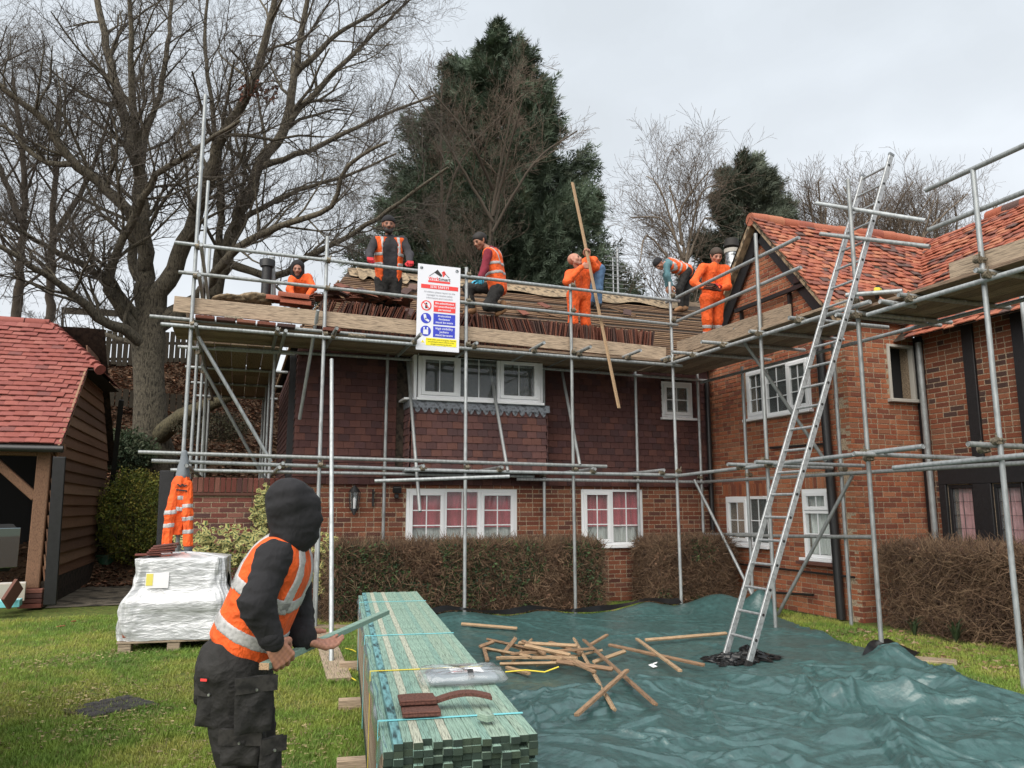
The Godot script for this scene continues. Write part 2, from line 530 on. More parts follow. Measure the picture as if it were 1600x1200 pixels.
func _ready() -> void:
	R.seed = 7
	var cam := Camera3D.new()
	cam.name = "camera"
	add_child(cam)
	cam.position = EYE
	cam.rotation_degrees = Vector3(9.0, -19.5, 0)
	cam.fov = 53.05
	cam.near = 0.05
	cam.far = 600.0
	cam.current = true
	var env := Environment.new()
	var sky := ProceduralSkyMaterial.new()
	sky.sky_top_color = Color(0.505, 0.525, 0.545)
	sky.sky_horizon_color = Color(0.57, 0.576, 0.585)
	sky.sky_curve = 0.2
	sky.ground_bottom_color = Color(0.3, 0.3, 0.26)
	sky.ground_horizon_color = Color(0.7, 0.7, 0.7)
	sky.sky_energy_multiplier = 1.0
	sky.sun_angle_max = 1.0
	var cl := ntex(noise(0.006, 5, 77), ramp([[0.3, Color(0.8, 0.84, 0.9, 0.0)], [0.5, Color(0.85, 0.88, 0.92, 0.025)], [0.65, Color(0.9, 0.92, 0.95, 0.055)], [0.85, Color(0.9, 0.92, 0.95, 0.02)]]), 1024)
	sky.sky_cover = cl
	env.background_mode = Environment.BG_SKY
	env.sky = Sky.new()
	env.sky.sky_material = sky
	env.background_energy_multiplier = 1.0
	env.tonemap_mode = Environment.TONE_MAPPER_LINEAR
	env.tonemap_exposure = 3.2
	env.sdfgi_enabled = true
	env.ssao_enabled = true
	env.ssil_enabled = true
	var we := WorldEnvironment.new()
	we.name = "world_environment"
	we.environment = env
	add_child(we)
	var sun := DirectionalLight3D.new()
	sun.name = "sun"
	sun.light_color = Color(1.0, 0.97, 0.93)
	sun.light_energy = 0.5
	sun.light_angular_distance = 75.0
	sun.shadow_enabled = true
	sun.sky_mode = DirectionalLight3D.SKY_MODE_LIGHT_ONLY
	add_child(sun)
	sun.rotation_degrees = Vector3(-46, -44, 0)
	materials()
	land()
	cottage()
	wing()
	garden_wall()
	outbuilding()
	scaffold()
	trees()
	hedges()
	yard()
	roof_goods()
	people()
	foreground_worker()


# ---------- the land ----------
func rise(x: float, z: float) -> float:   # the bank behind the house and the garage
	var t := maxf(0.0, -z - 18.3 - 0.25 * sin(x * 0.7))
	var b := minf(t * 0.66, 6.1 + 0.03 * t)
	return b * smoothstep(-0.2, 1.2, t + 0.2) + 0.12 * sin(x * 1.3 + z) * minf(t, 1.0)


func land() -> void:
	var g := MB.new()
	g.sheet(func(u, v): return Vector3(lerpf(-180, 180, u), -0.02 if v < 0.9 else 0.0, lerpf(40, -420, v)), 24, 24)
	ground(obj("ground", g.done(), M.soil))
	g = MB.new()
	g.sheet(func(u, v):
		var x := lerpf(-9, 16, u)
		var z := lerpf(3, -17.6, v)
		return Vector3(x, 0.012 * sin(x * 2.1) * sin(z * 1.7), z), 60, 60)
	ground(obj("lawn", g.done(), M.lawn))
	g = MB.new()
	g.sheet(func(u, v):
		var x := lerpf(-30, 34, u)
		var z := lerpf(-17.4, -52, v)
		return Vector3(x, rise(x, z) + 0.004 - 0.03 * float(v == 0.0), z), 90, 70)
	ground(obj("earth_bank", g.done(), M.soil))
	g = MB.new()
	var pa := [Vector3(-2.74, 0.02, -14.17), Vector3(-1.53, 0.02, -14.25), Vector3(-1.18, 0.02, -16.87), Vector3(-1.6, 0.02, -20.2), Vector3(-3.14, 0.02, -21.5)]
	for i in range(1, 4):
		g.tri(pa[0], pa[i], pa[i + 1])
	ground(obj("path", g.done(), M.dirt_path))
	# grass, thick near the camera
	var b := MB.new()
	for i in 9:
		var a := R.randf() * TAU
		var o := Vector3(cos(a), 0, sin(a)) * rnd(0.0, 0.03)
		var lean := Vector3(cos(a + rnd(-1, 1)), 0, sin(a + rnd(-1, 1))) * rnd(0.008, 0.03)
		var h := rnd(0.02, 0.045)
		var s := Vector3(-sin(a), 0, cos(a)) * 0.0022
		b.tri(o - s, o + s, o + lean * 0.5 + UP * h * 0.7)
		b.tri(o + s * 0.8 + lean * 0.3 + UP * h * 0.4, o - s * 0.8 + lean * 0.3 + UP * h * 0.4, o + lean + UP * h)
	var f := noise(0.5, 3, 5)
	var f2 := noise(1.7, 2, 8)
	var at := []
	var cols := []
	for i in 160000:
		var d := 2.6 + 13.5 * pow(R.randf(), 1.35)
		var an := deg_to_rad(rnd(-17.0, 58.0))
		var p := Vector3(sin(an) * d, 0, -cos(an) * d)
		if p.z < -11.9 and p.x > -0.7 or p.z < -16.5 or p.x > 8.0 and p.z < -7.0:
			continue
		if p.x < -1.6 and p.z < -13.0 or tarp_has(p):
			continue
		var w := f.get_noise_2d(p.x, p.z) + 0.5 * f2.get_noise_2d(p.x, p.z)
		if w > 0.42 and R.randf() < 0.55:
			continue
		var c := Color(0.21, 0.31, 0.045).lerp(Color(0.34, 0.35, 0.08), clampf(w * 1.6 + 0.25, 0, 1)).lerp(Color(0.13, 0.23, 0.04), clampf(-w * 1.5, 0, 1))
		if R.randf() < 0.08:
			c = Color(0.3, 0.25, 0.11)
		c *= rnd(0.75, 1.25)
		at.append(Transform3D(Basis(UP, R.randf() * TAU).scaled(Vector3.ONE * rnd(0.7, 1.35)), p))
		cols.append(c)
	many("grass", b.done(), M.grass, at, cols)
	# fallen leaves on the bank
	b = MB.new()
	b.quad(Vector3(-0.05, 0, 0), Vector3(0, 0.012, 0.03), Vector3(0.05, 0.005, 0), Vector3(0, 0.015, -0.03))
	at = []
	cols = []
	for i in 26000:
		var x := rnd(-5.5, 2.5)
		var z := -rnd(17.4, 28.5)
		at.append(Transform3D(Basis(rv().normalized(), rnd(-0.6, 0.6)) * Basis(UP, R.randf() * TAU).scaled(Vector3.ONE * rnd(0.7, 1.6)), Vector3(x, rise(x, z) + 0.03, z)))
		cols.append([Color(0.2, 0.09, 0.05), Color(0.13, 0.06, 0.035), Color(0.3, 0.17, 0.1), Color(0.09, 0.06, 0.04)][R.randi() % 4] * rnd(0.7, 1.2))
	many("leaf_litter", b.done(), M.litter, at, cols)
	# worn, mossy patches and specks on the lawn
	at = []
	cols = []
	for i in 1500:
		var c := [Vector2(-0.75, -6.6), Vector2(-1.0, -7.6), Vector2(0.2, -5.6), Vector2(-1.6, -9.4)][i % 4] as Vector2
		var p := Vector3(c.x + R.randfn() * 0.35, 0.022, c.y + R.randfn() * 0.3)
		at.append(Transform3D(Basis(rv().normalized(), rnd(-0.5, 0.5)) * Basis(UP, R.randf() * TAU).scaled(Vector3(rnd(0.2, 0.6), 0.4, rnd(0.15, 0.4))), p))
		cols.append([Color(0.3, 0.24, 0.12), Color(0.2, 0.15, 0.09), Color(0.38, 0.3, 0.16)][R.randi() % 3] * rnd(0.7, 1.2))
	many("dead_grass", b.done(), M.litter, at, cols)
	# and a few on the lawn by the hedge
	at = []
	cols = []
	for i in 700:
		var p := Vector3(rnd(6.9, 8.2), 0.015, rnd(-8.4, -5.2)) if R.randf() < 0.6 else Vector3(rnd(1.2, 7.5), 0.015, rnd(-11.4, -10.7))
		at.append(Transform3D(Basis(rv().normalized(), rnd(-0.7, 0.7)) * Basis(UP, R.randf() * TAU).scaled(Vector3.ONE * rnd(0.4, 0.9)), p))
		cols.append([Color(0.3, 0.17, 0.1), Color(0.2, 0.11, 0.07), Color(0.36, 0.24, 0.17)][R.randi() % 3] * rnd(0.7, 1.2))
	many("dead_leaves", b.done(), M.litter, at, cols)


# ---------- masonry and tiles ----------
func intervals(lo: float, hi: float, y: float, holes: Array) -> Array:
	var iv := [[lo, hi]]
	for h in holes:
		if y > h.position.y and y < h.end.y:
			var nx := []
			for s in iv:
				if h.end.x <= s[0] or h.position.x >= s[1]:
					nx.append(s)
					continue
				if h.position.x > s[0]:
					nx.append([s[0], h.position.x])
				if h.end.x < s[1]:
					nx.append([h.end.x, s[1]])
			iv = nx
	return iv


func rows(w: float, h: float, gauge: float, holes: Array, lens: Array, gap: float, limits = null) -> Array:
	var out := []
	for r in int(h / gauge):
		var y := (r + 0.5) * gauge
		var lim: Array = limits.call(y) if limits != null else [0.0, w]
		if lim[1] - lim[0] < 0.05:
			continue
		for s in intervals(lim[0], lim[1], y, holes):
			var k := R.randi() % lens.size()
			var x: float = lim[0] - (0.055 + 0.11 * (r % 2) if lens[0] > 0.18 else (lens[0] + gap) * 0.5 * (r % 2)) - 0.01
			while x < s[1]:
				var l: float = lens[k % lens.size()]
				k += 1
				var a := maxf(x, s[0] + (gap * 0.5 if s[0] > 0.0 else 0.0))
				var b := minf(x + l, s[1] - (gap * 0.5 if s[1] < w else 0.0))
				if b - a > 0.03:
					out.append([(a + b) / 2.0, y, b - a])
				x += l + gap
	return out


# Lays pieces as parts, those that show largest first; what is past the quota becomes one part of kind stuff.
func lay(part: Node3D, called: String, rest: String, mesh: Mesh, pal: String, list: Array, quota: int) -> void:
	list.sort_custom(func(a, b): return a[1] < b[1])
	var at := []
	var cols := []
	for i in list.size():
		var t := R.randi() % 5 if R.randf() < 0.9 else 5
		if i < quota:
			obj(called, mesh, M["%s%d" % [pal, t]], part, list[i][0])
		else:
			at.append(list[i][0])
			cols.append(M.tones[pal][t])
	if at.size():
		many(rest, mesh, M[pal + "_many"], at, cols, part)


func unit_box(ch := Vector3(0.03, 0.05, 0.04)) -> ArrayMesh:
	if not M.has("unit"):
		var b := MB.new()
		b.box(Transform3D(), Vector3.ONE, 0.035)
		M["unit"] = b.done()
	return M.unit


func brickwork(part: Node3D, pal: String, o: Vector3, u: Vector3, n: Vector3, w: float, h: float, holes: Array, quota: int, limits = null, heads := [], low := -1.0) -> void:
	var list := []
	var all := holes + heads
	for b in rows(w, h, 0.075, all, [0.215, 0.1025, 0.215, 0.215, 0.1025] if pal != "garden" else [0.215], 0.014, limits):
		var p: Vector3 = o + u * b[0] + UP * b[1] + n * (-0.05 + rnd(-0.001, 0.003))
		var t := Transform3D(Basis(u * b[2], UP * 0.061, n * 0.1), p)
		t.basis = Basis(n, rnd(-0.012, 0.012)) * t.basis
		list.append([t, p.distance_to(EYE) + (30.0 if b[1] + o.y < low else 0.0) + (4.0 if b[2] < 0.09 else 0.0)])
	for r in heads:   # soldier courses over openings
		var k := int(r.size.x / 0.076)
		for i in k:
			var p: Vector3 = o + u * (r.position.x + (i + 0.5) * r.size.x / k) + UP * (r.position.y + r.size.y / 2) + n * (-0.048 + rnd(-0.002, 0.004))
			list.append([Transform3D(Basis(u * 0.064, UP * (r.size.y - 0.01), n * 0.1), p), p.distance_to(EYE) - 3.0])
	lay(part, "brick", "brickwork", unit_box(), pal, list, quota)


func wall(called: String, parent: Node, mat: Material, o: Vector3, u: Vector3, n: Vector3, w: float, h: float, holes: Array, thick: float, face := 0.005, gable := []) -> MeshInstance3D:
	var m := MB.new()
	var xs := [0.0, w]
	var ys := [0.0, h]
	for r in holes:
		for x in [r.position.x, r.end.x]:
			if x > 0.0 and x < w:
				xs.append(x)
		for y in [r.position.y, r.end.y]:
			if y > 0.0 and y < h:
				ys.append(y)
	xs.sort()
	ys.sort()
	for i in xs.size() - 1:
		for j in ys.size() - 1:
			var c := Vector2((xs[i] + xs[i + 1]) / 2, (ys[j] + ys[j + 1]) / 2)
			if xs[i + 1] - xs[i] < 0.001 or ys[j + 1] - ys[j] < 0.001 or holes.any(func(r): return r.has_point(c)):
				continue
			m.box(Transform3D(Basis(u, UP, n), o + u * c.x + UP * c.y - n * (face + thick / 2)), Vector3(xs[i + 1] - xs[i], ys[j + 1] - ys[j], thick))
	if gable.size():   # [left, apex, right] as (u, y), a prism on top
		var f := []
		var b := []
		for q in gable:
			f.append(o + u * q.x + UP * q.y - n * face)
			b.append(o + u * q.x + UP * q.y - n * (face + thick))
		m.outward([f[0], f[2], f[1]], (f[0] + f[1] + b[2]) / 3.0)
		m.outward([b[0], b[2], b[1]], (f[0] + f[1] + f[2]) / 3.0)
		for i in 3:
			m.outward([f[i], f[(i + 1) % 3], b[(i + 1) % 3], b[i]], (f[0] + f[1] + f[2]) / 3.0 - n * thick * 0.5)
	return obj(called, m.done(), mat, parent)


# A field of plain tiles on the plane o + s u + t v, with outward normal n.
func tiling(part: Node3D, pal: String, o: Vector3, u: Vector3, v: Vector3, n: Vector3, w: float, h: float, holes: Array, quota: int, gauge := 0.11, wob := 0.0, limits = null, keep = null, tw := 0.163, thick := 0.012, lift := 0.12) -> void:
	if not M.has("tile_mesh"):
		var b := MB.new()
		b.sheet(func(x, y): return Vector3(x - 0.5, 0.5 + 0.3 * (1.0 - pow(2.0 * x - 1.0, 2.0)), 0.5 - y), 3, 1)
		b.quad(Vector3(-0.5, -0.5, 0.5), Vector3(0.5, -0.5, 0.5), Vector3(0.5, 0.5, 0.5), Vector3(-0.5, 0.5, 0.5))
		b.quad(Vector3(-0.5, 0.5, 0.5), Vector3(0.5, 0.5, 0.5), Vector3(0.17, 0.767, 0.5), Vector3(-0.17, 0.767, 0.5))
		b.quad(Vector3(-0.5, -0.5, -0.5), Vector3(-0.5, -0.5, 0.5), Vector3(-0.5, 0.5, 0.5), Vector3(-0.5, 0.5, -0.5))
		b.quad(Vector3(0.5, -0.5, 0.5), Vector3(0.5, -0.5, -0.5), Vector3(0.5, 0.5, -0.5), Vector3(0.5, 0.5, 0.5))
		b.quad(Vector3(-0.5, -0.5, -0.5), Vector3(0.5, -0.5, -0.5), Vector3(0.5, -0.5, 0.5), Vector3(-0.5, -0.5, 0.5))
		M["tile_mesh"] = b.done()
	var list := []
	var f := noise(0.9, 2, 4)
	for b in rows(w, h, gauge, holes, [tw], 0.004, limits):
		var s: float = b[0]
		var t: float = b[1]
		var k := wob * (f.get_noise_2d(s, t * 0.5) + 0.35 * f.get_noise_2d(s * 4.0, t * 9.0))
		var len := gauge * 1.45
		var p: Vector3 = o + u * s + v * (t + len * 0.5 - gauge * 0.5 + rnd(-0.003, 0.003) + k * 0.3) + n * (0.012 + thick * 0.5 + lift * 0.05 + k + rnd(0, 0.003))
		if keep != null and not keep.call(p):
			continue
		var tilt := lift + rnd(-0.02, 0.03) * (1.0 + wob * 12.0)
		var bas := Basis(u, -tilt) * Basis(u, n, -v)
		bas = Basis(n, rnd(-0.012, 0.012) * (1.0 + wob * 10.0)) * bas
		list.append([Transform3D(Basis(bas.x * b[2], bas.y * thick, bas.z * len), p), p.distance_to(EYE)])
	lay(part, "tile", "tiles", M.tile_mesh, pal, list, quota)


# A framed window set in a hole; lights: [x0, x1, y0, y1, columns, rows, opens]
func window(parent: Node, o: Vector3, u: Vector3, n: Vector3, w: float, h: float, lights: Array, mats: Array, curtain := "", drop := [0.0, 1.0], sill := true, called := "window") -> Node3D:
	var m := MB.new()
	var bs := Basis(u, UP, n)
	var fr := 0.05
	var put := func(mb: MB, x0: float, x1: float, y0: float, y1: float, z: float, d: float, ch := 0.004):
		mb.box(Transform3D(bs, o + u * (x0 + x1) / 2 + UP * (y0 + y1) / 2 + n * z), Vector3(x1 - x0, y1 - y0, d), ch)
	put.call(m, 0.0, w, h - fr, h, 0.0, 0.07)
	put.call(m, 0.0, w, 0.0, fr, 0.0, 0.07)
	put.call(m, 0.0, fr, fr, h - fr, 0.0, 0.07)
	put.call(m, w - fr, w, fr, h - fr, 0.0, 0.07)
	for i in range(1, lights.size()):
		if lights[i][0] > lights[i - 1][0] + 0.01:
			put.call(m, lights[i][0] - 0.025, lights[i][0] + 0.025, fr, h - fr, 0.002, 0.066)
		else:
			put.call(m, fr, w - fr, lights[i][2] - 0.025, lights[i][2] + 0.025, 0.002, 0.066)
	var win := obj(called, m.done(), mats[0], parent)
	if sill:
		m = MB.new()
		put.call(m, -0.04, w + 0.04, -0.045, -0.002, 0.05, 0.15, 0.006)
		obj("sill", m.done(), mats[0], win)
	for l in lights:
		var x0: float = l[0] + 0.026
		var x1: float = l[1] - 0.026
		var y0: float = maxf(l[2], fr) + (0.026 if l[2] > fr else 0.0)
		var y1: float = l[3] - (0.026 if l[3] < h - fr else fr)
		x0 = maxf(x0, fr + 0.001)
		x1 = minf(x1, w - fr - 0.001)
		if l[6]:
			m = MB.new()
			var s := 0.055
			put.call(m, x0, x1, y1 - s, y1, 0.03, 0.05)
			put.call(m, x0, x1, y0, y0 + s, 0.03, 0.05)
			put.call(m, x0, x0 + s, y0 + s, y1 - s, 0.03, 0.05)
			put.call(m, x1 - s, x1, y0 + s, y1 - s, 0.03, 0.05)
			obj("sash", m.done(), mats[0], win)
			x0 += s; x1 -= s; y0 += s; y1 -= s
		m = MB.new()
		var z := 0.022 if l[6] else 0.006
		var g := [Vector2(x0, y0), Vector2(x1, y0), Vector2(x1, y1), Vector2(x0, y1)].map(func(q): return o + u * q.x + UP * q.y + n * z)
		m.quad(g[0], g[1], g[2], g[3])
		obj("pane", m.done(), M.glass, win)
		for i in range(1, l[4]):
			m = MB.new()
			var x := lerpf(x0, x1, float(i) / l[4])
			put.call(m, x - mats[2], x + mats[2], y0, y1, z + 0.006, 0.01, 0.001)
			obj("glazing_bar", m.done(), mats[1], win)
		for i in range(1, l[5]):
			m = MB.new()
			var y := lerpf(y0, y1, float(i) / l[5])
			put.call(m, x0, x1, y - mats[2], y + mats[2], z + 0.007, 0.01, 0.001)
			obj("glazing_bar", m.done(), mats[1], win)
	if curtain:
		m = MB.new()
		var ph := R.randf() * 9.0
		m.sheet(func(a, b):
			var y := lerpf(h * drop[0], h * drop[1], b)
			return o + u * lerpf(0.03, w - 0.03, a) + UP * y - n * (0.1 + 0.022 * sin(a * w * 34.0 + ph + 0.8 * sin(b * 3.0 + a * 5.0)) + 0.012 * sin(a * w * 71.0 + 3.0 * b)), 48, 6)
		obj("curtain", m.done(), M[curtain], win)
	return win


func cottage() -> void:
	var o := thing("cottage", "brick cottage with dark tile-hung upper floor, white windows and a stripped roof", "house")
	var x0 := 0.83
	var z0 := -12.15
	var u := Vector3.RIGHT
	var n := Vector3.BACK
	var g1 := Rect2(1.7, 0.95, 1.86, 0.92)
	var g2 := Rect2(4.73, 0.93, 1.18, 0.96)
	var w := wall("wall", o, M.mortar, Vector3(x0, 0, z0), u, n, 7.37, 1.95, [g1, g2], 0.24)
	brickwork(w, "front", Vector3(x0, 0, z0), u, n, 7.37, 1.95, [g1, g2], 170, null, [], 0.95)
	var white := [M.upvc, M.upvc, 0.009]
	window(o, Vector3(x0 + 1.7, 0.95, z0 - 0.04), u, n, 1.86, 0.92, [[0.0, 0.64, 0.0, 0.92, 2, 3, true], [0.64, 1.21, 0.0, 0.92, 2, 3, false], [1.21, 1.86, 0.0, 0.92, 2, 3, true]], white, "curtain_red", [0.33, 1.0])
	window(o, Vector3(x0 + 4.73, 0.93, z0 - 0.04), u, n, 1.18, 0.96, [[0.0, 0.58, 0.0, 0.96, 2, 3, true], [0.58, 1.18, 0.0, 0.96, 2, 3, false]], white, "curtain_red", [0.33, 1.0])
	for c in [[x0 + 1.75, 1.76], [x0 + 4.78, 1.08]]:   # pale lower blinds
		var b := MB.new()
		b.sheet(func(a, q): return Vector3(c[0] + a * c[1], 0.98 + q * 0.33, z0 - 0.19 + 0.006 * sin(a * 60.0)), 40, 1)
		obj("blind", b.done(), M.curtain_net, o)
	# tile-hung upper floor
	var up := Rect2(6.33, 1.23, 0.65, 0.66)
	var bay_back := Rect2(1.52, 0.24, 2.36, 1.72)
	var th := wall("tile_hung_wall", o, M.under_dark, Vector3(x0, 1.95, z0 + 0.02), u, n, 7.37, 2.2, [up, Rect2(1.7, 1.3, 2.0, 0.6)], 0.2)
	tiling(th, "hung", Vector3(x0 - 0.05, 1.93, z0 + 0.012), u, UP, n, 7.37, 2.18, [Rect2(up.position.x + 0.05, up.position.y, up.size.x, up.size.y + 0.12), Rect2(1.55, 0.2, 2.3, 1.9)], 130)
	window(o, Vector3(x0 + 6.33, 3.18, z0 + 0.0), u, n, 0.65, 0.66, [[0.0, 0.65, 0.0, 0.66, 2, 2, true]], white)
	var gable := wall("side_wall", o, M.under_dark, Vector3(x0, 0, -17.85), Vector3(0, 0, 1), Vector3.LEFT, 5.68, 4.1, [], 0.2, 0.03, [Vector2(0, 4.1), Vector2(2.85, 4.15), Vector2(5.68, 4.1)])
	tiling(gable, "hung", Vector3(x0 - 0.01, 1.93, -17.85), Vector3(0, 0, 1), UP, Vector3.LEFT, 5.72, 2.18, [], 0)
	wall("back_wall", o, M.plaster, Vector3(12.0, 0, -17.85), Vector3.LEFT, Vector3.FORWARD, 11.1, 4.1, [], 0.2)
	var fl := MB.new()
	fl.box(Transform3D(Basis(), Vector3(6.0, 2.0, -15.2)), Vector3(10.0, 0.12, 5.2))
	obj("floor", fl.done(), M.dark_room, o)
	# oriel bay
	var bz := -11.72
	var bx := 2.49
	var bw := 2.25
	var bay := MB.new()
	bay.box(Transform3D(Basis(), Vector3(bx + bw / 2, 2.62, (bz + z0) / 2 - 0.02)), Vector3(bw - 0.05, 0.94, z0 * -1 + bz - 0.05 + 0.0))
	bay.box(Transform3D(Basis(), Vector3(bx + bw / 2, 3.99, -11.95)), Vector3(bw - 0.2, 0.1, 0.5))
	var by := obj("bay", bay.done(), M.under_dark, o)
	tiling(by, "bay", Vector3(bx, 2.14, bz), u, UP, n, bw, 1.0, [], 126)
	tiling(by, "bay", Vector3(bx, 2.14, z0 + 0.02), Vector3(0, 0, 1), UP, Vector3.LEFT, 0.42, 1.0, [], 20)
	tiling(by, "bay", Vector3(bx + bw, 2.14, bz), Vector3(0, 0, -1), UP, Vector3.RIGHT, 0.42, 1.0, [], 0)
	var ap := MB.new()
	ap.box(Transform3D(Basis(Vector3.RIGHT, -0.12), Vector3(bx + bw / 2, 3.17, bz + 0.05)), Vector3(bw + 0.1, 0.12, 0.008))
	ap.box(Transform3D(Basis(), Vector3(bx - 0.045, 3.17, -11.9)), Vector3(0.008, 0.12, 0.4))
	for i in 18:   # scalloped lower edge of the apron
		var x := bx + 0.02 + (i + 0.5) * (bw - 0.02) / 18
		ap.outward([Vector3(x - 0.055, 3.115, bz + 0.056), Vector3(x + 0.055, 3.115, bz + 0.056), Vector3(x + 0.03, 3.055, bz + 0.062), Vector3(x - 0.03, 3.055, bz + 0.062)], Vector3(x, 3.1, bz - 1))
		ap.outward([Vector3(x - 0.03, 3.055, bz + 0.062), Vector3(x + 0.03, 3.055, bz + 0.062), Vector3(x, 3.03, bz + 0.064)], Vector3(x, 3.05, bz - 1))
	obj("lead_apron", ap.done(), M.lead, o)
	window(o, Vector3(bx + 0.1, 3.27, bz - 0.02), u, n, 2.05, 0.72, [[0.0, 0.66, 0.0, 0.72, 2, 1, true], [0.66, 1.33, 0.0, 0.72, 2, 1, false], [1.33, 2.05, 0.0, 0.72, 2, 1, true]], [M.upvc, M.upvc, 0.007])
	var cheek := MB.new()
	cheek.box(Transform3D(Basis(), Vector3(bx + 0.06, 3.6, -11.93)), Vector3(0.05, 0.72, 0.36), 0.004)
	cheek.box(Transform3D(Basis(), Vector3(bx - 0.02, 3.25, -11.93)), Vector3(0.2, 0.035, 0.46), 0.004)
	obj("bay_cheek", cheek.done(), M.upvc, o)
	cheek = MB.new()
	cheek.box(Transform3D(Basis(), Vector3(bx + bw - 0.06, 3.6, -11.93)), Vector3(0.05, 0.72, 0.36), 0.004)
	obj("bay_cheek", cheek.done(), M.upvc, o)
	# the stripped roof: deck, laths across it, felt under the ridge, the hip at its left
	var e0 := Vector3(0.7, 4.13, -11.93)
	var vv := Vector3(0, 2.07, -3.07)
	var sl := vv.length()
	vv /= sl
	var rn := Vector3.RIGHT.cross(vv).normalized()
	var deck := MB.new()
	var rl := Vector3(1.85, 6.2, -15)
	var rr := Vector3(13.0, 6.2, -15)
	deck.outward([e0, Vector3(13.0, 4.13, -11.93), rr, rl], Vector3(6, 4, -15))
	deck.outward([Vector3(0.7, 4.13, -18.07), Vector3(13.0, 4.13, -18.07), rr, rl], Vector3(6, 4, -15))
	deck.outward([e0, Vector3(0.7, 4.13, -18.07), rl], Vector3(6, 4, -15))
	var rf := obj("roof", deck.done(), M.under_dark, o)
	for r in 30:
		var t := 0.06 + r * 0.108
		var xl := 0.72 + 1.15 * t / sl
		var cut := rnd(2.0, 6.2)
		for sgm in [[xl, cut], [cut + 0.02, 9.9]]:
			if R.randf() < 0.05:
				continue
			var b := MB.new()
			var a: Vector3 = Vector3(sgm[0], e0.y, e0.z) + vv * (t + rnd(-0.012, 0.012)) + rn * 0.022
			var c: Vector3 = Vector3(sgm[1], e0.y, e0.z) + vv * (t + rnd(-0.012, 0.012)) + rn * (0.022 + rnd(0, 0.008))
			b.bar(a, c, 0.03, 0.024, 0.003, rn)
			obj("lath", b.done(), M["batten%d" % [0, 1, 1, 2, 2][R.randi() % 5]], rf)
	for r in 22:   # laths on the hip end
		var q := 0.05 + r * 0.14
		var b := MB.new()
		var k := q / sl
		var ha := e0.lerp(rl, k)
		var hb := Vector3(0.7, 4.13, -18.07).lerp(rl, k)
		b.bar(ha + Vector3(-0.02, 0.02, 0), hb + Vector3(-0.02, 0.02, 0), 0.034, 0.022)
		obj("lath", b.done(), M["batten%d" % (R.randi() % 4)], rf)
	for s in [[1.85, 4.3, 0.35, 0.0], [4.25, 9.4, 0.5, 0.02], [2.0, 3.0, 0.62, 0.05]]:   # old felt and boards below the ridge
		var b := MB.new()
		var sc: float = s[2]
		b.sheet(func(x, y): return rl * Vector3(0, 1, 1) + Vector3(lerpf(s[0], s[1], x), 0, 0) - vv * (y * sc * (1.0 + 0.2 * sin(x * 23.0) * y)) + rn * (0.045 + s[3] + 0.006 * sin(x * 31.0 + y * 4.0) + 0.012 * y * absf(sin(x * 11.0))), 60, 6)
		obj("felt", b.done(), M.felt, rf)
	var rid := MB.new()
	rid.bar(rl + UP * 0.03, Vector3(10.5, 6.23, -15), 0.05, 0.1)
	obj("ridge_board", rid.done(), M.board2, rf)
	for s in [Vector3(6.9, 0, 0.35), Vector3(7.2, 0, 0.9), Vector3(5.2, 0, 1.5), Vector3(6.3, 0, 1.9)]:   # loose splintered laths lying on the slope
		var b := MB.new()
		var p: Vector3 = rl * Vector3(0, 1, 1) + Vector3(s.x, 0, 0) - vv * s.z + rn * 0.06
		b.bar(p, p + Vector3(rnd(0.3, 0.6), 0, 0) - vv * rnd(0.15, 0.4), 0.03, 0.02)
		obj("lath", b.done(), M.batten1, rf)
	# lantern, bracket, sensor lamp, downpipe
	var dp := MB.new()
	dp.pipe(Vector3(8.08, 0.05, -12.03), Vector3(8.08, 3.9, -12.03), 0.045)
	dp.box(Transform3D(Basis(), Vector3(8.08, 2.1, -12.07)), Vector3(0.14, 0.05, 0.08))
	obj("downpipe", dp.done(), M.black_metal, o)
	dp = MB.new()
	dp.box(Transform3D(Basis(), Vector3(0.74, 3.0, -12.5)), Vector3(0.1, 2.0, 0.12))
	obj("corner_board", dp.done(), M.black_paint, o)
	lantern(Vector3(1.7, 1.68, -12.14))
	var sl2 := thing("security_lamp", "small black flood lamp on brickwork beside the wide white window", "lamp", Vector3(2.36, 1.85, -12.13))
	var s1 := MB.new()
	s1.box(Transform3D(Basis(Vector3.RIGHT, 0.4), Vector3(0, 0, 0.08)), Vector3(0.13, 0.1, 0.07), 0.01)
	obj("housing", s1.done(), M.black_metal, sl2)
	s1 = MB.new()
	s1.box(Transform3D(Basis(), Vector3(0, 0.02, 0.03)), Vector3(0.05, 0.06, 0.06))
	s1.box(Transform3D(Basis(), Vector3(0, -0.1, 0.04)), Vector3(0.06, 0.07, 0.06), 0.01)
	obj("bracket", s1.done(), M.black_metal, sl2)
	s1 = MB.new()
	s1.box(Transform3D(Basis(), Vector3(2.0, 1.72, -12.12)), Vector3(0.03, 0.26, 0.03), 0.003)
	s1.bar(Vector3(2.0, 1.82, -12.11), Vector3(2.0, 1.8, -11.98), 0.02, 0.02)
	tag(obj("hook_bracket", s1.done(), M.black_metal), "black iron hanging bracket on brick wall beside the lantern", "bracket")


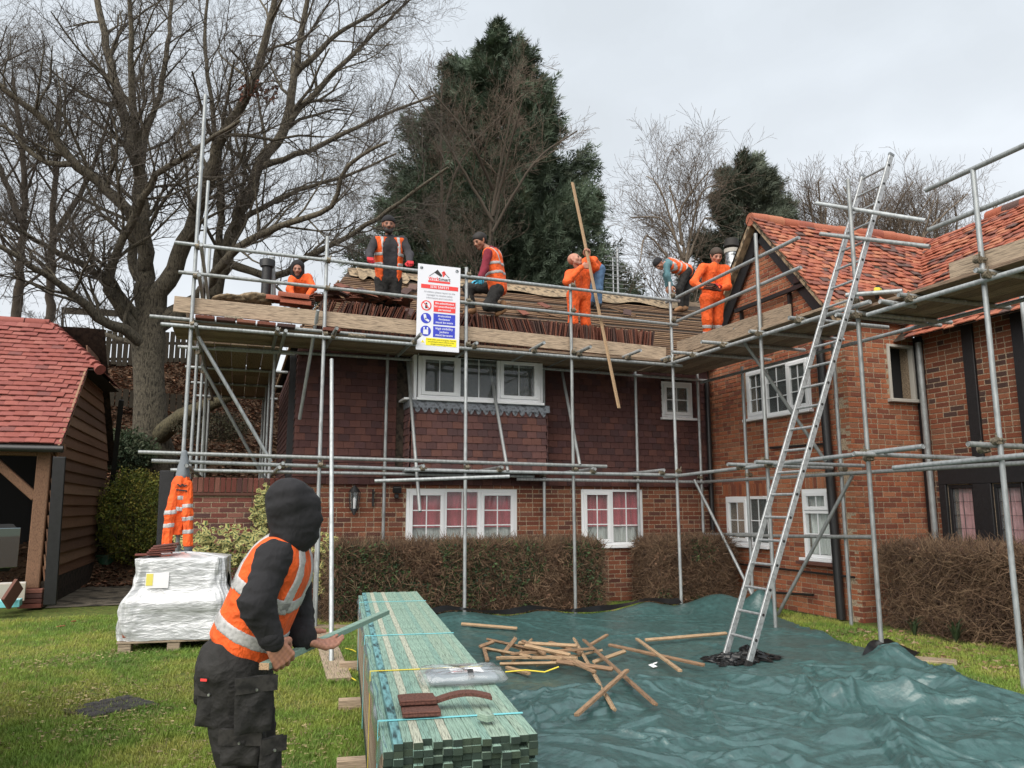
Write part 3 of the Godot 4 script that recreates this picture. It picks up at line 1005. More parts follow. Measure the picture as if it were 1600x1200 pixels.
func lantern(at: Vector3) -> void:
	var o := thing("wall_lantern", "black six-sided carriage lantern on the cottage brick wall", "lantern", at)
	var m := MB.new()
	m.box(Transform3D(Basis(), Vector3(0, 0.03, 0.01)), Vector3(0.07, 0.2, 0.02), 0.004)
	m.bar(Vector3(0, 0.08, 0.02), Vector3(0, 0.08, 0.12), 0.02, 0.02)
	obj("bracket", m.done(), M.black_metal, o)
	m = MB.new()
	m.tube([Vector3(0, 0.13, 0.12), Vector3(0, 0.15, 0.12), Vector3(0, 0.2, 0.12), Vector3(0, 0.23, 0.12)], [0.098, 0.09, 0.045, 0.012], 6)
	obj("cap", m.done(), M.black_metal, o)
	m = MB.new()
	for i in 6:
		var a := TAU * i / 6
		m.bar(Vector3(cos(a) * 0.062, -0.13, 0.12 + sin(a) * 0.062), Vector3(cos(a) * 0.086, 0.13, 0.12 + sin(a) * 0.086), 0.012, 0.012)
	m.tube([Vector3(0, -0.22, 0.12), Vector3(0, -0.17, 0.12), Vector3(0, -0.13, 0.12), Vector3(0, -0.12, 0.12)], [0.012, 0.04, 0.07, 0.07], 6)
	obj("frame", m.done(), M.black_metal, o)
	m = MB.new()
	m.tube([Vector3(0, -0.12, 0.12), Vector3(0, 0.125, 0.12)], [0.058, 0.08], 6, false)
	obj("glass", m.done(), M.glass, o)
	m = MB.new()
	m.tube([Vector3(0, -0.12, 0.12), Vector3(0, 0.02, 0.12), Vector3(0, 0.05, 0.12)], [0.02, 0.025, 0.012], 8)
	obj("bulb", m.done(), M.paper, o)


func wing() -> void:
	var o := thing("brick_wing", "orange brick wing with black-bargeboarded gable and wavy red tile roof", "house")
	var X := 8.2
	var u := Vector3(0, 0, 1)
	var n := Vector3.LEFT
	var o1 := Vector3(X, 0, -12.15)
	# openings along the gabled wall, measured from its inner corner
	var uw := Rect2(1.12, 3.06, 1.58, 0.84)
	var lw := Rect2(0.38, 0.95, 1.18, 0.81)
	var nw := Rect2(2.36, 0.83, 0.6, 1.02)
	var holes := [uw, lw, nw]
	var heads := [Rect2(0.3, 1.765, 1.34, 0.215), Rect2(2.28, 1.855, 0.76, 0.215)]
	var apex := Vector2(1.75, 6.28)
	var lim := func(y: float): return [0.0, 3.45] if y < 4.1 else [maxf(0.35, 1.75 - (6.3 - y) / 1.2), minf(3.2, 1.75 + (6.3 - y) / 1.2)]
	var w := wall("wall", o, M.mortar, o1, u, n, 3.42, 4.6, holes, 0.24, 0.008, [Vector2(0.3, 4.6), apex, Vector2(3.2, 4.6)])
	brickwork(w, "wing", o1, u, n, 3.45, 6.2, holes, 190, lim, heads)
	var white := [M.upvc, M.upvc, 0.008]
	window(o, o1 + u * 1.12 + UP * 3.06 - n * 0.03, u, n, 1.58, 0.84, [[0.0, 0.5, 0.0, 0.84, 2, 3, true], [0.5, 1.05, 0.0, 0.84, 2, 3, false], [1.05, 1.58, 0.0, 0.84, 2, 3, true]], white)
	window(o, o1 + u * 0.38 + UP * 0.95 - n * 0.03, u, n, 1.18, 0.81, [[0.0, 0.62, 0.0, 0.81, 2, 2, true], [0.62, 1.18, 0.0, 0.81, 2, 2, false]], white)
	window(o, o1 + u * 2.36 + UP * 0.83 - n * 0.03, u, n, 0.6, 1.02, [[0.0, 0.6, 0.0, 0.68, 2, 2, false], [0.0, 0.6, 0.68, 1.02, 2, 1, true]], white, "curtain_net", [0.05, 1.0])
	var s := MB.new()
	s.box(Transform3D(Basis(u, UP, n), o1 + u * 2.66 + UP * 0.755 + n * 0.05), Vector3(0.78, 0.05, 0.14), 0.006)
	obj("tile_sill", s.done(), M.clay, o)
	# the return wall with the dark open window
	var o2 := Vector3(X, 0, -8.7)
	var dw := Rect2(0.78, 3.16, 0.5, 0.82)
	var w2 := wall("return_wall", o, M.mortar, o2, Vector3.RIGHT, Vector3.BACK, 1.32, 4.6, [dw], 0.24)
	brickwork(w2, "wing", o2, Vector3.RIGHT, Vector3.BACK, 1.3, 4.5, [dw], 70, null, [], 1.0)
	var m := MB.new()
	m.box(Transform3D(Basis(), o2 + Vector3(1.03, 3.13, 0.02)), Vector3(0.6, 0.05, 0.12), 0.006)
	m.box(Transform3D(Basis(), o2 + Vector3(0.8, 3.57, -0.02)), Vector3(0.045, 0.82, 0.08), 0.004)
	m.box(Transform3D(Basis(), o2 + Vector3(1.26, 3.57, -0.02)), Vector3(0.045, 0.82, 0.08), 0.004)
	m.box(Transform3D(Basis(), o2 + Vector3(1.03, 3.96, -0.02)), Vector3(0.42, 0.04, 0.08), 0.004)
	var fr := obj("window", m.done(), M.plaster, o)
	m = MB.new()
	m.box(Transform3D(Basis(UP, -1.15), o2 + Vector3(1.2, 3.57, 0.19)), Vector3(0.44, 0.78, 0.04), 0.004)
	m = MB.new()
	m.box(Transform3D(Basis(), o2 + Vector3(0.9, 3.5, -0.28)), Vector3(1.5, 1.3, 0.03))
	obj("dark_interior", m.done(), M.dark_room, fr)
	# timber-framed range towards the camera
	var XC := 9.52
	var o3 := Vector3(XC, 0, -8.69)
	var W := 5.4
	var win := [Rect2(0.36, 1.06, 0.42, 0.83), Rect2(1.06, 1.06, 0.42, 0.83), Rect2(1.5, 1.06, 0.4, 0.83)]
	var frame_zone := Rect2(0.24, 1.0, 1.8, 1.2)
	var w3 := wall("timbered_wall", o, M.mortar, o3, u, n, W, 4.3, win, 0.24)
	brickwork(w3, "old", o3, u, n, W, 4.2, [frame_zone], 36, null, [], 1.9)
	for t in [[0.0, 0.14, 0.3, 4.1], [0.82, 0.99, 2.2, 4.1], [1.56, 1.74, 2.2, 4.1], [2.4, 2.58, 0.3, 4.1], [0.24, 2.04, 1.9, 2.2], [0.24, 0.355, 1.0, 1.9], [0.785, 1.055, 1.0, 1.9], [1.485, 1.5, 1.0, 1.9], [1.9, 2.04, 1.0, 1.9]]:
		m = MB.new()
		m.box(Transform3D(Basis(u, UP, n), o3 + u * (t[0] + t[1]) / 2 + UP * (t[2] + t[3]) / 2 + n * 0.01), Vector3(t[1] - t[0], t[3] - t[2], 0.06), 0.006)
		obj("timber", m.done(), M.black_paint, o)
	for r in win:
		window(o, o3 + u * r.position.x + UP * r.position.y - n * 0.04, u, n, r.size.x, r.size.y, [[0.0, r.size.x, 0.0, r.size.y, 2, 4, false]], [M.black_paint, M.leading, 0.003], "curtain_pink", [0.0, 0.98], false)
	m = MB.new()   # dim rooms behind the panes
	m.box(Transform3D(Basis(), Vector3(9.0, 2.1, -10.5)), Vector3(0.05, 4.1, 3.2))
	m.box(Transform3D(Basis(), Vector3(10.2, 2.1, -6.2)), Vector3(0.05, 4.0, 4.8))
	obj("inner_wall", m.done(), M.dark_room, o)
	# gable roof: ridge along +x, then the range's slope meeting it in a valley
	var pitch := 0.876
	var rz := -10.42
	var ry := 6.46
	var ridge := Vector3(X - 0.22, ry, rz)
	var vA := Vector3(0, sin(pitch), -cos(pitch))
	var nA := Vector3(0, cos(pitch), sin(pitch))
	var LA := 2.85
	var oA := ridge - vA * LA
	var eC := Vector3(XC - 0.42, 4.02, -3.2)
	var pc := 0.72
	var vC := Vector3(cos(pc), sin(pc), 0)
	var nC := Vector3(-sin(pc), cos(pc), 0)
	var LC := 3.75
	var inA := func(p: Vector3): return (p - eC).dot(nC) > -0.03
	var inC := func(p: Vector3): return (p - oA).dot(nA) > -0.03
	var base := MB.new()
	var vtop := Vector3(eC.x + cos(pc) * LC, eC.y + sin(pc) * LC, 0)
	base.outward([oA, oA + Vector3(1.3, 0, 0), Vector3(vtop.x - 0.1, ry, rz), ridge], Vector3(9, 3, -11))
	base.outward([Vector3(X - 0.22, 4.0, rz - 2.1), Vector3(12.4, 4.0, rz - 2.1), Vector3(12.4, ry, rz), ridge], Vector3(9, 3, -10))
	var rA := obj("gable_roof", base.done(), M.under_dark, o, Transform3D(Basis(), -nA * 0.012))
	tiling(rA, "roof", oA + Vector3(0.0, 0, 0), Vector3.RIGHT, vA, nA, 4.4, LA, [], 120, 0.115, 0.05, null, inA, 0.163, 0.013, 0.145)
	base = MB.new()
	var c0 := Vector3(eC.x, eC.y, -8.75)
	base.outward([c0, eC, eC + vC * LC, c0 + vC * LC + Vector3(0, 0, -1.9)], Vector3(12, 2, -6))
	base.outward([eC + vC * LC, eC + vC * LC + Vector3(3, -2.4, 0), c0 + vC * LC + Vector3(3, -2.4, -1.9), c0 + vC * LC + Vector3(0, 0, -1.9)], Vector3(12, 2, -6))
	var rC := obj("range_roof", base.done(), M.under_dark, o, Transform3D(Basis(), -nC * 0.012))
	tiling(rC, "roof", eC - Vector3(0, 0, 7.6), Vector3(0, 0, 1), vC, nC, 7.6, LC, [], 150, 0.115, 0.045, null, inC, 0.163, 0.013, 0.14)
	# ridge and verge
	for i in 14:
		m = MB.new()
		m.tube([Vector3(-0.16, 0, 0), Vector3(0.16, 0, 0)], [0.115, 0.12], 12)
		var y := ry - 0.03 - 0.03 * sin(i * 0.5) + rnd(-0.01, 0.01)
		obj("ridge_tile", m.done(), M["roof%d" % [2, 4, 0, 1, 2][i % 5]], rA, Transform3D(Basis(Vector3.BACK, rnd(-0.03, 0.03)), Vector3(X - 0.05 + i * 0.31, y, rz)))
	for i in 20:
		m = MB.new()
		m.tube([Vector3(0, 0, -0.16), Vector3(0, 0, 0.16)], [0.115, 0.12], 12)
		obj("ridge_tile", m.done(), M["roof%d" % [5, 1, 5, 0][i % 4]], rC, Transform3D(Basis(Vector3.RIGHT, rnd(-0.03, 0.03)), eC + vC * LC + Vector3(0, 0.0, 0.1 - i * 0.31 + 0.0)))
	m = MB.new()
	m.bar(ridge + Vector3(0.1, -0.06, 0), oA + Vector3(0.1, -0.06, 0), 0.16, 0.07, 0.0, nA)
	var lz := Vector3(X - 0.12, 4.35, rz - (ry - 4.35) * cos(pitch) / sin(pitch))
	m.bar(ridge + Vector3(0.1, -0.06, 0), lz + Vector3(0, -0.06, 0), 0.16, 0.07, 0.0, Vector3(0, cos(pitch), -sin(pitch)))
	obj("verge", m.done(), M.felt, o)
	for q in [oA, lz]:
		m = MB.new()
		var nn := nA if q == oA else Vector3(0, cos(pitch), -sin(pitch))
		m.bar(Vector3(X - 0.06, ry - 0.24, rz), Vector3(X - 0.06, q.y - 0.06, q.z) - nn * 0.16, 0.03, 0.24, 0.004, nn)
		obj("bargeboard", m.done(), M.black_paint, o)
	m = MB.new()   # iron beam and tie bars across the gable
	m.bar(Vector3(X - 0.1, 4.98, -11.1), Vector3(X - 0.1, 4.98, -9.35), 0.05, 0.07, 0.004)
	m.bar(Vector3(X - 0.05, 4.98, -9.75), Vector3(X - 0.05, 4.35, -9.75), 0.05, 0.05)
	m.bar(Vector3(X - 0.05, 4.98, -11.0), Vector3(X - 0.05, 4.6, -11.0), 0.05, 0.05)
	m.box(Transform3D(Basis(), Vector3(X - 0.08, 5.1, -9.45)), Vector3(0.1, 0.14, 0.24), 0.02)
	obj("iron_beam", m.done(), M.black_metal, o)
	for q in [[Vector3(X - 0.08, 0.02, -9.03), Vector3(X - 0.08, 4.2, -9.12), 0.062, "downpipe"], [Vector3(9.47, 0.3, -8.56), Vector3(9.45, 4.0, -8.56), 0.045, "downpipe"], [Vector3(X - 0.06, 0.62, -11.6), Vector3(X - 0.06, 0.62, -8.75), 0.016, "service_pipe"], [Vector3(X - 0.06, 2.53, -10.4), Vector3(X - 0.06, 2.5, -9.1), 0.02, "service_pipe"], [Vector3(X - 0.1, 0.22, -10.8), Vector3(X - 0.1, 0.3, -9.55), 0.02, "service_pipe"]]:
		m = MB.new()
		m.pipe(q[0], q[1], q[2])
		obj(q[3], m.done(), M.galv1 if q[0].x > 9 else M.black_metal, o)
	m = MB.new()
	m.tube([Vector3(9.6, 6.54, -13.22), Vector3(9.6, 7.01, -13.19)], [0.19, 0.19], 20)
	var fl := thing("metal_flue", "shiny round metal flue with dark cap beside the brick gable", "chimney flue", Vector3.ZERO)
	m = MB.new()
	m.tube([Vector3(9.17, 5.59, -12.6), Vector3(9.17, 6.69, -12.6)], [0.13, 0.13], 20)
	obj("pipe", m.done(), M.steel, fl)
	m = MB.new()
	m.tube([Vector3(9.17, 6.64, -12.6), Vector3(9.17, 6.72, -12.6)], [0.15, 0.15], 20)
	obj("collar", m.done(), M.plaster, fl)
	m = MB.new()
	m.tube([Vector3(9.17, 6.77, -12.6), Vector3(9.18, 6.93, -12.6)], [0.15, 0.13], 20)
	obj("cap", m.done(), M.boot, fl)


func garden_wall() -> void:
	var o := thing("garden_wall", "red brick garden wall with soldier-course coping, running left from the cottage", "wall")
	var o1 := Vector3(-0.62, 0, -12.15)
	var w := wall("masonry", o, M.mortar, o1, Vector3.RIGHT, Vector3.BACK, 1.44, 1.98, [], 0.22)
	brickwork(w, "garden", o1, Vector3.RIGHT, Vector3.BACK, 1.44, 1.74, [], 150, null, [], 0.85)
	var list := []
	for i in 19:
		list.append([Transform3D(Basis(Vector3.RIGHT * 0.066, UP * 0.215, Vector3.BACK * 0.24), Vector3(-0.58 + i * 0.0765, 1.9, -12.25)), float(i)])
	lay(w, "coping_brick", "coping_bricks", unit_box(), "garden", list, 40)
	var m := MB.new()
	m.box(Transform3D(Basis(), Vector3(0.1, 1.765, -12.24)), Vector3(1.46, 0.04, 0.27), 0.006)
	obj("tile_creasing", m.done(), M.clay, o)
	m = MB.new()
	m.box(Transform3D(Basis(Vector3.BACK, 0.02), Vector3(-0.93, 1.05, -12.15)), Vector3(0.2, 2.1, 0.2), 0.01)
	tag(obj("gate_post", m.done(), M.black_paint), "thick black timber post at the free end of garden wall", "post")
	var b := MB.new()
	b.box(Transform3D(Basis(), Vector3(-0.7, 1.0, -12.35)), Vector3(0.14, 1.9, 0.05), 0.004)
	tag(obj("gate_board", b.done(), M.grey_cloth), "grey upright board between black post and garden wall", "board")


func outbuilding() -> void:
	# local axes: x away from the gable wall to the right, z towards the camera, origin at the front corner of the gable wall
	var c0 := Vector3(-2.81, 0.08, -14.14)
	var c1 := Vector3(-2.83, 0.14, -19.83)
	var b := (c1 - c0) * Vector3(1, 0, 1)
	var L := 5.4
	b = b.normalized()
	var o := thing("garage", "open-fronted timber garage clad in brown weatherboard with red tiled half-hipped roof", "garage", Vector3(c0.x, 0.03, c0.z))
	o.basis = Basis(UP.cross(-b), UP, -b)
	var H := 2.62
	var RY := 5.05
	var half := L / 2
	var hipy := 4.0
	# weatherboards, lapped
	var y := 0.42
	var i := 0
	while y < 4.35:
		var zf := 0.0
		var zb := -L
		if y > H:
			var k := (y - H) / (RY - H)
			zf = -half * k - 0.02
			zb = -L + half * k + 0.02
		var m := MB.new()
		m.box(Transform3D(Basis(Vector3.BACK, 0.16), Vector3(0, 0, 0)), Vector3(0.026, 0.235, zf - zb), 0.003)
		obj("weatherboard", m.done(), M["clad%d" % ((i * 7 + i / 3) % 4)], o, Transform3D(Basis(Vector3.RIGHT, rnd(-0.004, 0.004)), Vector3(0.02, y + 0.1, (zf + zb) / 2)))
		y += 0.196 + rnd(-0.012, 0.012)
		i += 1
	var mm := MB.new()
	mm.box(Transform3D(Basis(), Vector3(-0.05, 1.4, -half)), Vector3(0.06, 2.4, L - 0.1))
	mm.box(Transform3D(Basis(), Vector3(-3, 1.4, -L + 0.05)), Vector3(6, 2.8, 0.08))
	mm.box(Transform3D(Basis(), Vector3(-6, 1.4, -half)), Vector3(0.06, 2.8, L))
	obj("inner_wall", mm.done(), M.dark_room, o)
	mm = MB.new()
	mm.box(Transform3D(Basis(), Vector3(0.0, 0.2, -half)), Vector3(0.1, 0.4, L - 0.05))
	obj("plinth", mm.done(), M.under_dark, o)
	# posts, brace, tie beam
	for q in [[Vector3(-0.12, 0.3, -0.05), Vector3(-0.12, 2.5, -0.05), 0.2], [Vector3(-3.2, 0.3, -0.05), Vector3(-3.2, 2.5, -0.05), 0.2], [Vector3(-6, 2.45, -0.05), Vector3(0.0, 2.45, -0.05), 0.18], [Vector3(-0.2, 1.7, -0.05), Vector3(-0.95, 2.4, -0.05), 0.13]]:
		mm = MB.new()
		mm.bar(q[0], q[1], q[2], q[2], 0.012)
		obj("brace" if q[2] < 0.15 else ("beam" if q[0].y > 2 else "post"), mm.done(), M.oak_post, o)
	mm = MB.new()
	mm.box(Transform3D(Basis(), Vector3(0.07, 1.55, 0.0)), Vector3(0.03, 2.3, 0.12), 0.004)
	mm.box(Transform3D(Basis(), Vector3(0.1, 2.5, 0.05)), Vector3(0.14, 0.1, 0.12), 0.004)
	obj("corner_board", mm.done(), M.clad1, o)
	for k in 4:
		mm = MB.new()
		mm.box(Transform3D(Basis(), Vector3(-0.12, 0.04 + k * 0.075, -0.05)), Vector3(0.32, 0.065, 0.3), 0.005)
		obj("brick", mm.done(), M["garden%d" % (k + 1)], o)
	# roof: front slope tiled, half hip at the gable
	var e := Vector3(-6.4, H - 0.12, 0.32)
	var v := Vector3(0, RY - H, -half).normalized()
	var n := Vector3(0, half, RY - H).normalized()
	var sl := (RY - H + 0.12) / v.y
	var deck := MB.new()
	var rend := -0.8
	var hip_t := (hipy - e.y) / v.y
	var p0 := e
	var p1 := Vector3(0.16, e.y, e.z)
	var ph := e + v * hip_t
	var p2 := Vector3(0.16, ph.y, ph.z)
	var p2b := Vector3(0.34, ph.y, ph.z)
	var pr := Vector3(rend, RY, -half)
	deck.outward([p0, p1, p2, Vector3(-6.4, ph.y, ph.z)], Vector3(-3, 0, -half))
	deck.outward([Vector3(-6.4, ph.y, ph.z), p2b, pr, Vector3(-6.4, RY, -half)], Vector3(-3, 0, -half))
	var bz := -L - ph.z
	deck.outward([p2b, Vector3(0.34, ph.y, bz), pr], Vector3(-3, 0, -half))
	deck.outward([Vector3(-6.4, H - 0.12, -L - 0.32), Vector3(0.16, H - 0.12, -L - 0.32), Vector3(0.16, RY, -half), Vector3(-6.4, RY, -half)], Vector3(-3, 0, -half))
	var roof := obj("roof", deck.done(), M.under_dark, o)
	var world := o.transform
	var list_lim := func(t: float):
		if t < hip_t:
			return [0.0, 6.56]
		var k := (t - hip_t) / (sl - hip_t)
		return [0.0, lerpf(6.74, 6.4 + rend, k)]
	# the eye, in the garage's own axes, decides which tiles are nearest; distance order holds after the turn
	tiling(roof, "barn", e, Vector3.RIGHT, v, n, 6.95, sl, [], 230, 0.142, 0.03, list_lim, null, 0.2, 0.013, 0.16)
	var hn := Vector3(RY - hipy, 0.34 - rend, 0).normalized()
	tiling(roof, "barn", Vector3(0.34, hipy, ph.z), Vector3(0, 0, -1), Vector3(rend - 0.34, RY - hipy, 0).normalized(), hn, absf(bz - ph.z), 1.7, [], 40, 0.142, 0.01, func(t): return [t / 1.7 * absf(bz - ph.z) * 0.5, absf(bz - ph.z) * (1.0 - 0.5 * t / 1.7)])
	for k in 11:   # bonnet tiles down the hip
		mm = MB.new()
		var a := p2b.lerp(pr, (k + 0.3) / 11.0)
		mm.tube([Vector3(0, 0, -0.1), Vector3(0, 0, 0.1)], [0.05, 0.1], 10)
		obj("bonnet_tile", mm.done(), M["barn%d" % (k % 5)], roof, Transform3D(Basis.looking_at(pr - p2b), a + UP * 0.03))
	for k in 12:
		mm = MB.new()
		mm.tube([Vector3(-0.2, 0, 0), Vector3(0.2, 0, 0)], [0.12, 0.12], 12)
		obj("ridge_tile", mm.done(), M["barn%d" % (k % 5)], roof, Transform3D(Basis(), Vector3(rend - 0.2 - k * 0.42, RY - 0.0, -half)))
	mm = MB.new()
	mm.bar(p1 + Vector3(-0.03, -0.04, 0), p2 + Vector3(-0.03, -0.04, 0), 0.03, 0.14, 0.0, n)
	obj("verge_board", mm.done(), M.clad3, o)
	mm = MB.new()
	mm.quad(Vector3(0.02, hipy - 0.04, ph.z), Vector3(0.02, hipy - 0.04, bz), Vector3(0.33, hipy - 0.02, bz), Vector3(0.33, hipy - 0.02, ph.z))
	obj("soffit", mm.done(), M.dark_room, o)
	mm = MB.new()
	mm.pipe(Vector3(-6.4, e.y - 0.05, e.z + 0.05), Vector3(0.2, e.y - 0.05, e.z + 0.05), 0.055)
	obj("gutter", mm.done(), M.black_metal, o)
	mm = MB.new()
	mm.bar(Vector3(0.4, hipy - 0.2, bz + 0.1), Vector3(0.12, 0.3, -L + 0.05), 0.1, 0.05, 0.004)
	obj("rear_board", mm.done(), M.black_paint, o)
	# beside it
	var pb := MB.new()
	pb.bar(Vector3(-2.57, 0.13, -13.62), Vector3(-2.58, 2.34, -13.41), 0.17, 0.06, 0.006, Vector3.BACK)
	tag(obj("leaning_board", pb.done(), M.black_paint), "black board leaning upright against the garage weatherboards", "board")
	var tub := thing("plant_tub", "dark green plastic tub on the ground behind the garage", "tub", Vector3(-2.57, 0.3, -18.85))
	pb = MB.new()
	pb.tube([Vector3(0, 0, 0), Vector3(0, 0.24, 0)], [0.16, 0.2], 20)
	obj("body", pb.done(), M.green_plastic, tub)
	pb = MB.new()
	pb.tube([Vector3(0, 0.22, 0), Vector3(0, 0.26, 0)], [0.215, 0.215], 20)
	obj("rim", pb.done(), M.green_plastic, tub)


# ---------- scaffolding ----------
func coupler_mesh() -> ArrayMesh:
	if not M.has("coupler_mesh"):
		var m := MB.new()
		m.tube([Vector3(0, -0.028, 0), Vector3(0, 0.028, 0)], [0.036, 0.036], 10)
		m.tube([Vector3(-0.028, 0, 0.055), Vector3(0.028, 0, 0.055)], [0.036, 0.036], 10)
		m.box(Transform3D(Basis(), Vector3(0, 0, 0.03)), Vector3(0.05, 0.05, 0.06), 0.008)
		m.tube([Vector3(0.03, 0, 0.01), Vector3(0.075, 0, 0.02)], [0.009, 0.009], 6)
		m.tube([Vector3(0.02, 0.03, 0.06), Vector3(0.025, 0.075, 0.065)], [0.009, 0.009], 6)
		m.box(Transform3D(Basis(), Vector3(0.06, 0, 0.018)), Vector3(0.02, 0.026, 0.026), 0.004)
		M["coupler_mesh"] = m.done()
	return M.coupler_mesh


func scaffold() -> void:
	var s := thing("scaffolding", "grey tube scaffolding with timber boards wrapped round the cottage and wing", "scaffolding")
	var t := func(called: String, a: Vector3, b: Vector3, r := 0.0255):
		var m := MB.new()
		m.pipe(a, b, r)
		obj(called, m.done(), M["galv%d" % (R.randi() % 3)], s)
	var join := func(p: Vector3, turn := 0.0):
		obj("coupler", coupler_mesh(), M.coupler, s, Transform3D(Basis(UP, turn) * Basis(Vector3.BACK, rnd(-0.3, 0.3)), p))
	var F := -10.8
	var S := 6.63
	# standards on the front line, some tall
	for q in [[-0.67, 7.25], [1.05, 5.4], [3.115, 5.16], [4.825, 5.06], [S, 5.28]]:
		t.call("standard", Vector3(q[0], 0, F), Vector3(q[0] - 0.004 * q[1], q[1], F))
		for y in [2.1, 3.92, 4.58, 4.99]:
			join.call(Vector3(q[0], y + 0.05, F))
	for q in [[-8.55, 5.35], [-6.8, 5.42], [-5.2, 4.85], [-3.6, 5.0]]:
		t.call("standard", Vector3(S, 0, q[0]), Vector3(S, q[1], q[0]))
		for y in [2.14, 3.88]:
			join.call(Vector3(S, y + 0.05, q[0]), -PI / 2)
	for x in [2.14, 4.8, 6.55, 7.83]:
		t.call("standard", Vector3(x, 0, -11.95), Vector3(x, 4.0, -11.95))
		join.call(Vector3(x, 2.1, -11.95), PI)
	for z in [-10.65, -8.55, -5.92]:
		t.call("standard", Vector3(7.85 if z < -6 else 8.1, 0, z), Vector3(7.85 if z < -6 else 8.1, 3.9, z))
		join.call(Vector3(7.85 if z < -6 else 8.1, 2.1, z), PI / 2)
	# left return, running back along the gable end
	for q in [[-12.4, 6.65], [-14.2, 6.2], [-16.0, 5.6], [-17.9, 5.0]]:
		t.call("standard", Vector3(-0.67, 0, q[0]), Vector3(-0.68, q[1], q[0]))
		t.call("standard", Vector3(0.45, 0.2, q[0]), Vector3(0.45, 4.0, q[0]))
		for y in [2.1, 3.9]:
			join.call(Vector3(-0.67, y, q[0]), 0.6)
		t.call("transom", Vector3(-0.95, 3.96, q[0] + 0.06), Vector3(0.75, 3.96, q[0] + 0.06))
	for q in [[2.1, -0.67], [3.92, -0.67], [4.58, -0.67], [4.99, -0.67], [3.92, 0.45], [2.1, 0.45]]:
		t.call("ledger", Vector3(q[1] + 0.055, q[0], -18.2), Vector3(q[1] + 0.055, q[0], F + 0.3))
	t.call("brace", Vector3(-0.6, 3.85, -10.95), Vector3(0.42, 2.2, -11.1))
	t.call("brace", Vector3(-0.6, 3.7, -12.3), Vector3(0.42, 2.0, -13.0))
	t.call("brace", Vector3(-0.6, 3.8, -14.2), Vector3(-0.6, 0.3, -16.0))
	# ledgers and rails along the front
	for q in [[-0.95, 6.75, 5.06, 4.95], [-0.88, 6.7, 4.66, 4.54]]:
		t.call("guard_rail", Vector3(q[0], q[2], F + 0.055), Vector3(q[1], q[3], F + 0.055))
	t.call("ledger", Vector3(-1.2, 2.27, F + 0.06), Vector3(5.35, 2.2, F + 0.06))
	t.call("ledger", Vector3(-1.05, 2.17, F - 0.06), Vector3(3.3, 2.1, F - 0.06))
	t.call("ledger", Vector3(2.2, 2.1, F + 0.055), Vector3(6.7, 2.08, F + 0.055))
	t.call("ledger", Vector3(-0.9, 2.1, -11.9), Vector3(4.6, 2.08, -11.9))
	t.call("ledger", Vector3(4.3, 2.03, -11.9), Vector3(8.0, 2.02, -11.9))
	t.call("ledger", Vector3(-1.2, 4.06, F - 0.06), Vector3(2.8, 4.0, F - 0.06))
	t.call("ledger", Vector3(-1.05, 3.94, F + 0.055), Vector3(3.0, 3.9, F + 0.055))
	t.call("ledger", Vector3(2.9, 3.9, F + 0.056), Vector3(6.75, 3.86, F + 0.056))
	t.call("ledger", Vector3(-0.4, 3.9, -11.9), Vector3(4.2, 3.9, -11.9))
	t.call("ledger", Vector3(4.25, 3.9, -11.9), Vector3(8.0, 3.86, -11.9))
	for x in [0.4, 1.15, 2.3, 3.2, 4.15, 4.9, 5.75, 6.45]:
		t.call("transom", Vector3(x, 3.965 + rnd(-0.01, 0.01), F + (0.5 if int(x * 10) % 2 else 0.22)), Vector3(x, 3.96, -12.05))
		join.call(Vector3(x, 3.93, F + 0.05))
	for x in [0.55, 2.45, 3.6, 5.1, 6.3]:
		t.call("transom", Vector3(x, 2.155, F + rnd(0.15, 0.35)), Vector3(x, 2.14, -12.0))
		join.call(Vector3(x, 2.12, F + 0.05))
	# hanging and raking tubes
	t.call("raker", Vector3(1, 0.02, -8.35), Vector3(1.14, 3.6, -10.7))
	t.call("brace", Vector3(0.93, 4.29, -10.72), Vector3(0.83, 2.89, -11.9))
	t.call("brace", Vector3(2.47, 3.94, -12), Vector3(2.42, 1.52, -10.68))
	t.call("brace", Vector3(3.85, 3.92, -12), Vector3(3.73, 2.1, -10.72))
	t.call("brace", Vector3(5.16, 3.89, -12), Vector3(4.89, 2.21, -10.72))
	t.call("brace", Vector3(7.59, 2.05, -11.8), Vector3(7.83, 0.15, -10.6))
	t.call("stub_tube", Vector3(1.06, 1.59, -10.75), Vector3(1.06, 0.01, -10.75))
	t.call("brace", Vector3(6.68, 4.16, -9.2), Vector3(8, 2.24, -9.01))
	t.call("brace", Vector3(7.85, 2.01, -8.35), Vector3(7.61, 0.02, -9.75))
	t.call("stub_tube", Vector3(1.79, 1.94, -10.75), Vector3(3.61, 2.01, -10.3))
	# side lift along the wing
	for q in [[-11.05, -7.75, 5.0], [-11.0, -7.75, 4.6]]:
		t.call("guard_rail", Vector3(S + 0.055, q[2], q[0]), Vector3(S + 0.055, q[2] + 0.03, q[1]))
	t.call("guard_rail", Vector3(S + 0.0, 4.86, -5.75), Vector3(S + 0.0, 4.86, -3.0))
	t.call("guard_rail", Vector3(S + 0.05, 4.45, -5.8), Vector3(S + 0.05, 4.45, -3.0))
	t.call("guard_rail", Vector3(6.57, 5.3, -7.28), Vector3(6.9, 4.66, -6.02))
	t.call("guard_rail", Vector3(6.57, 4.89, -7.24), Vector3(6.9, 4.36, -6))
	t.call("ledger", Vector3(S - 0.055, 3.9, -11.0), Vector3(S - 0.055, 3.86, -6.55))
	t.call("ledger", Vector3(S - 0.055, 3.72, -6.6), Vector3(S - 0.055, 3.7, -3.0))
	t.call("ledger", Vector3(S - 0.055, 2.06, -11.1), Vector3(S - 0.055, 2.2, -6.0))
	t.call("ledger", Vector3(S - 0.055, 2.0, -6.4), Vector3(S - 0.055, 2.1, -3.0))
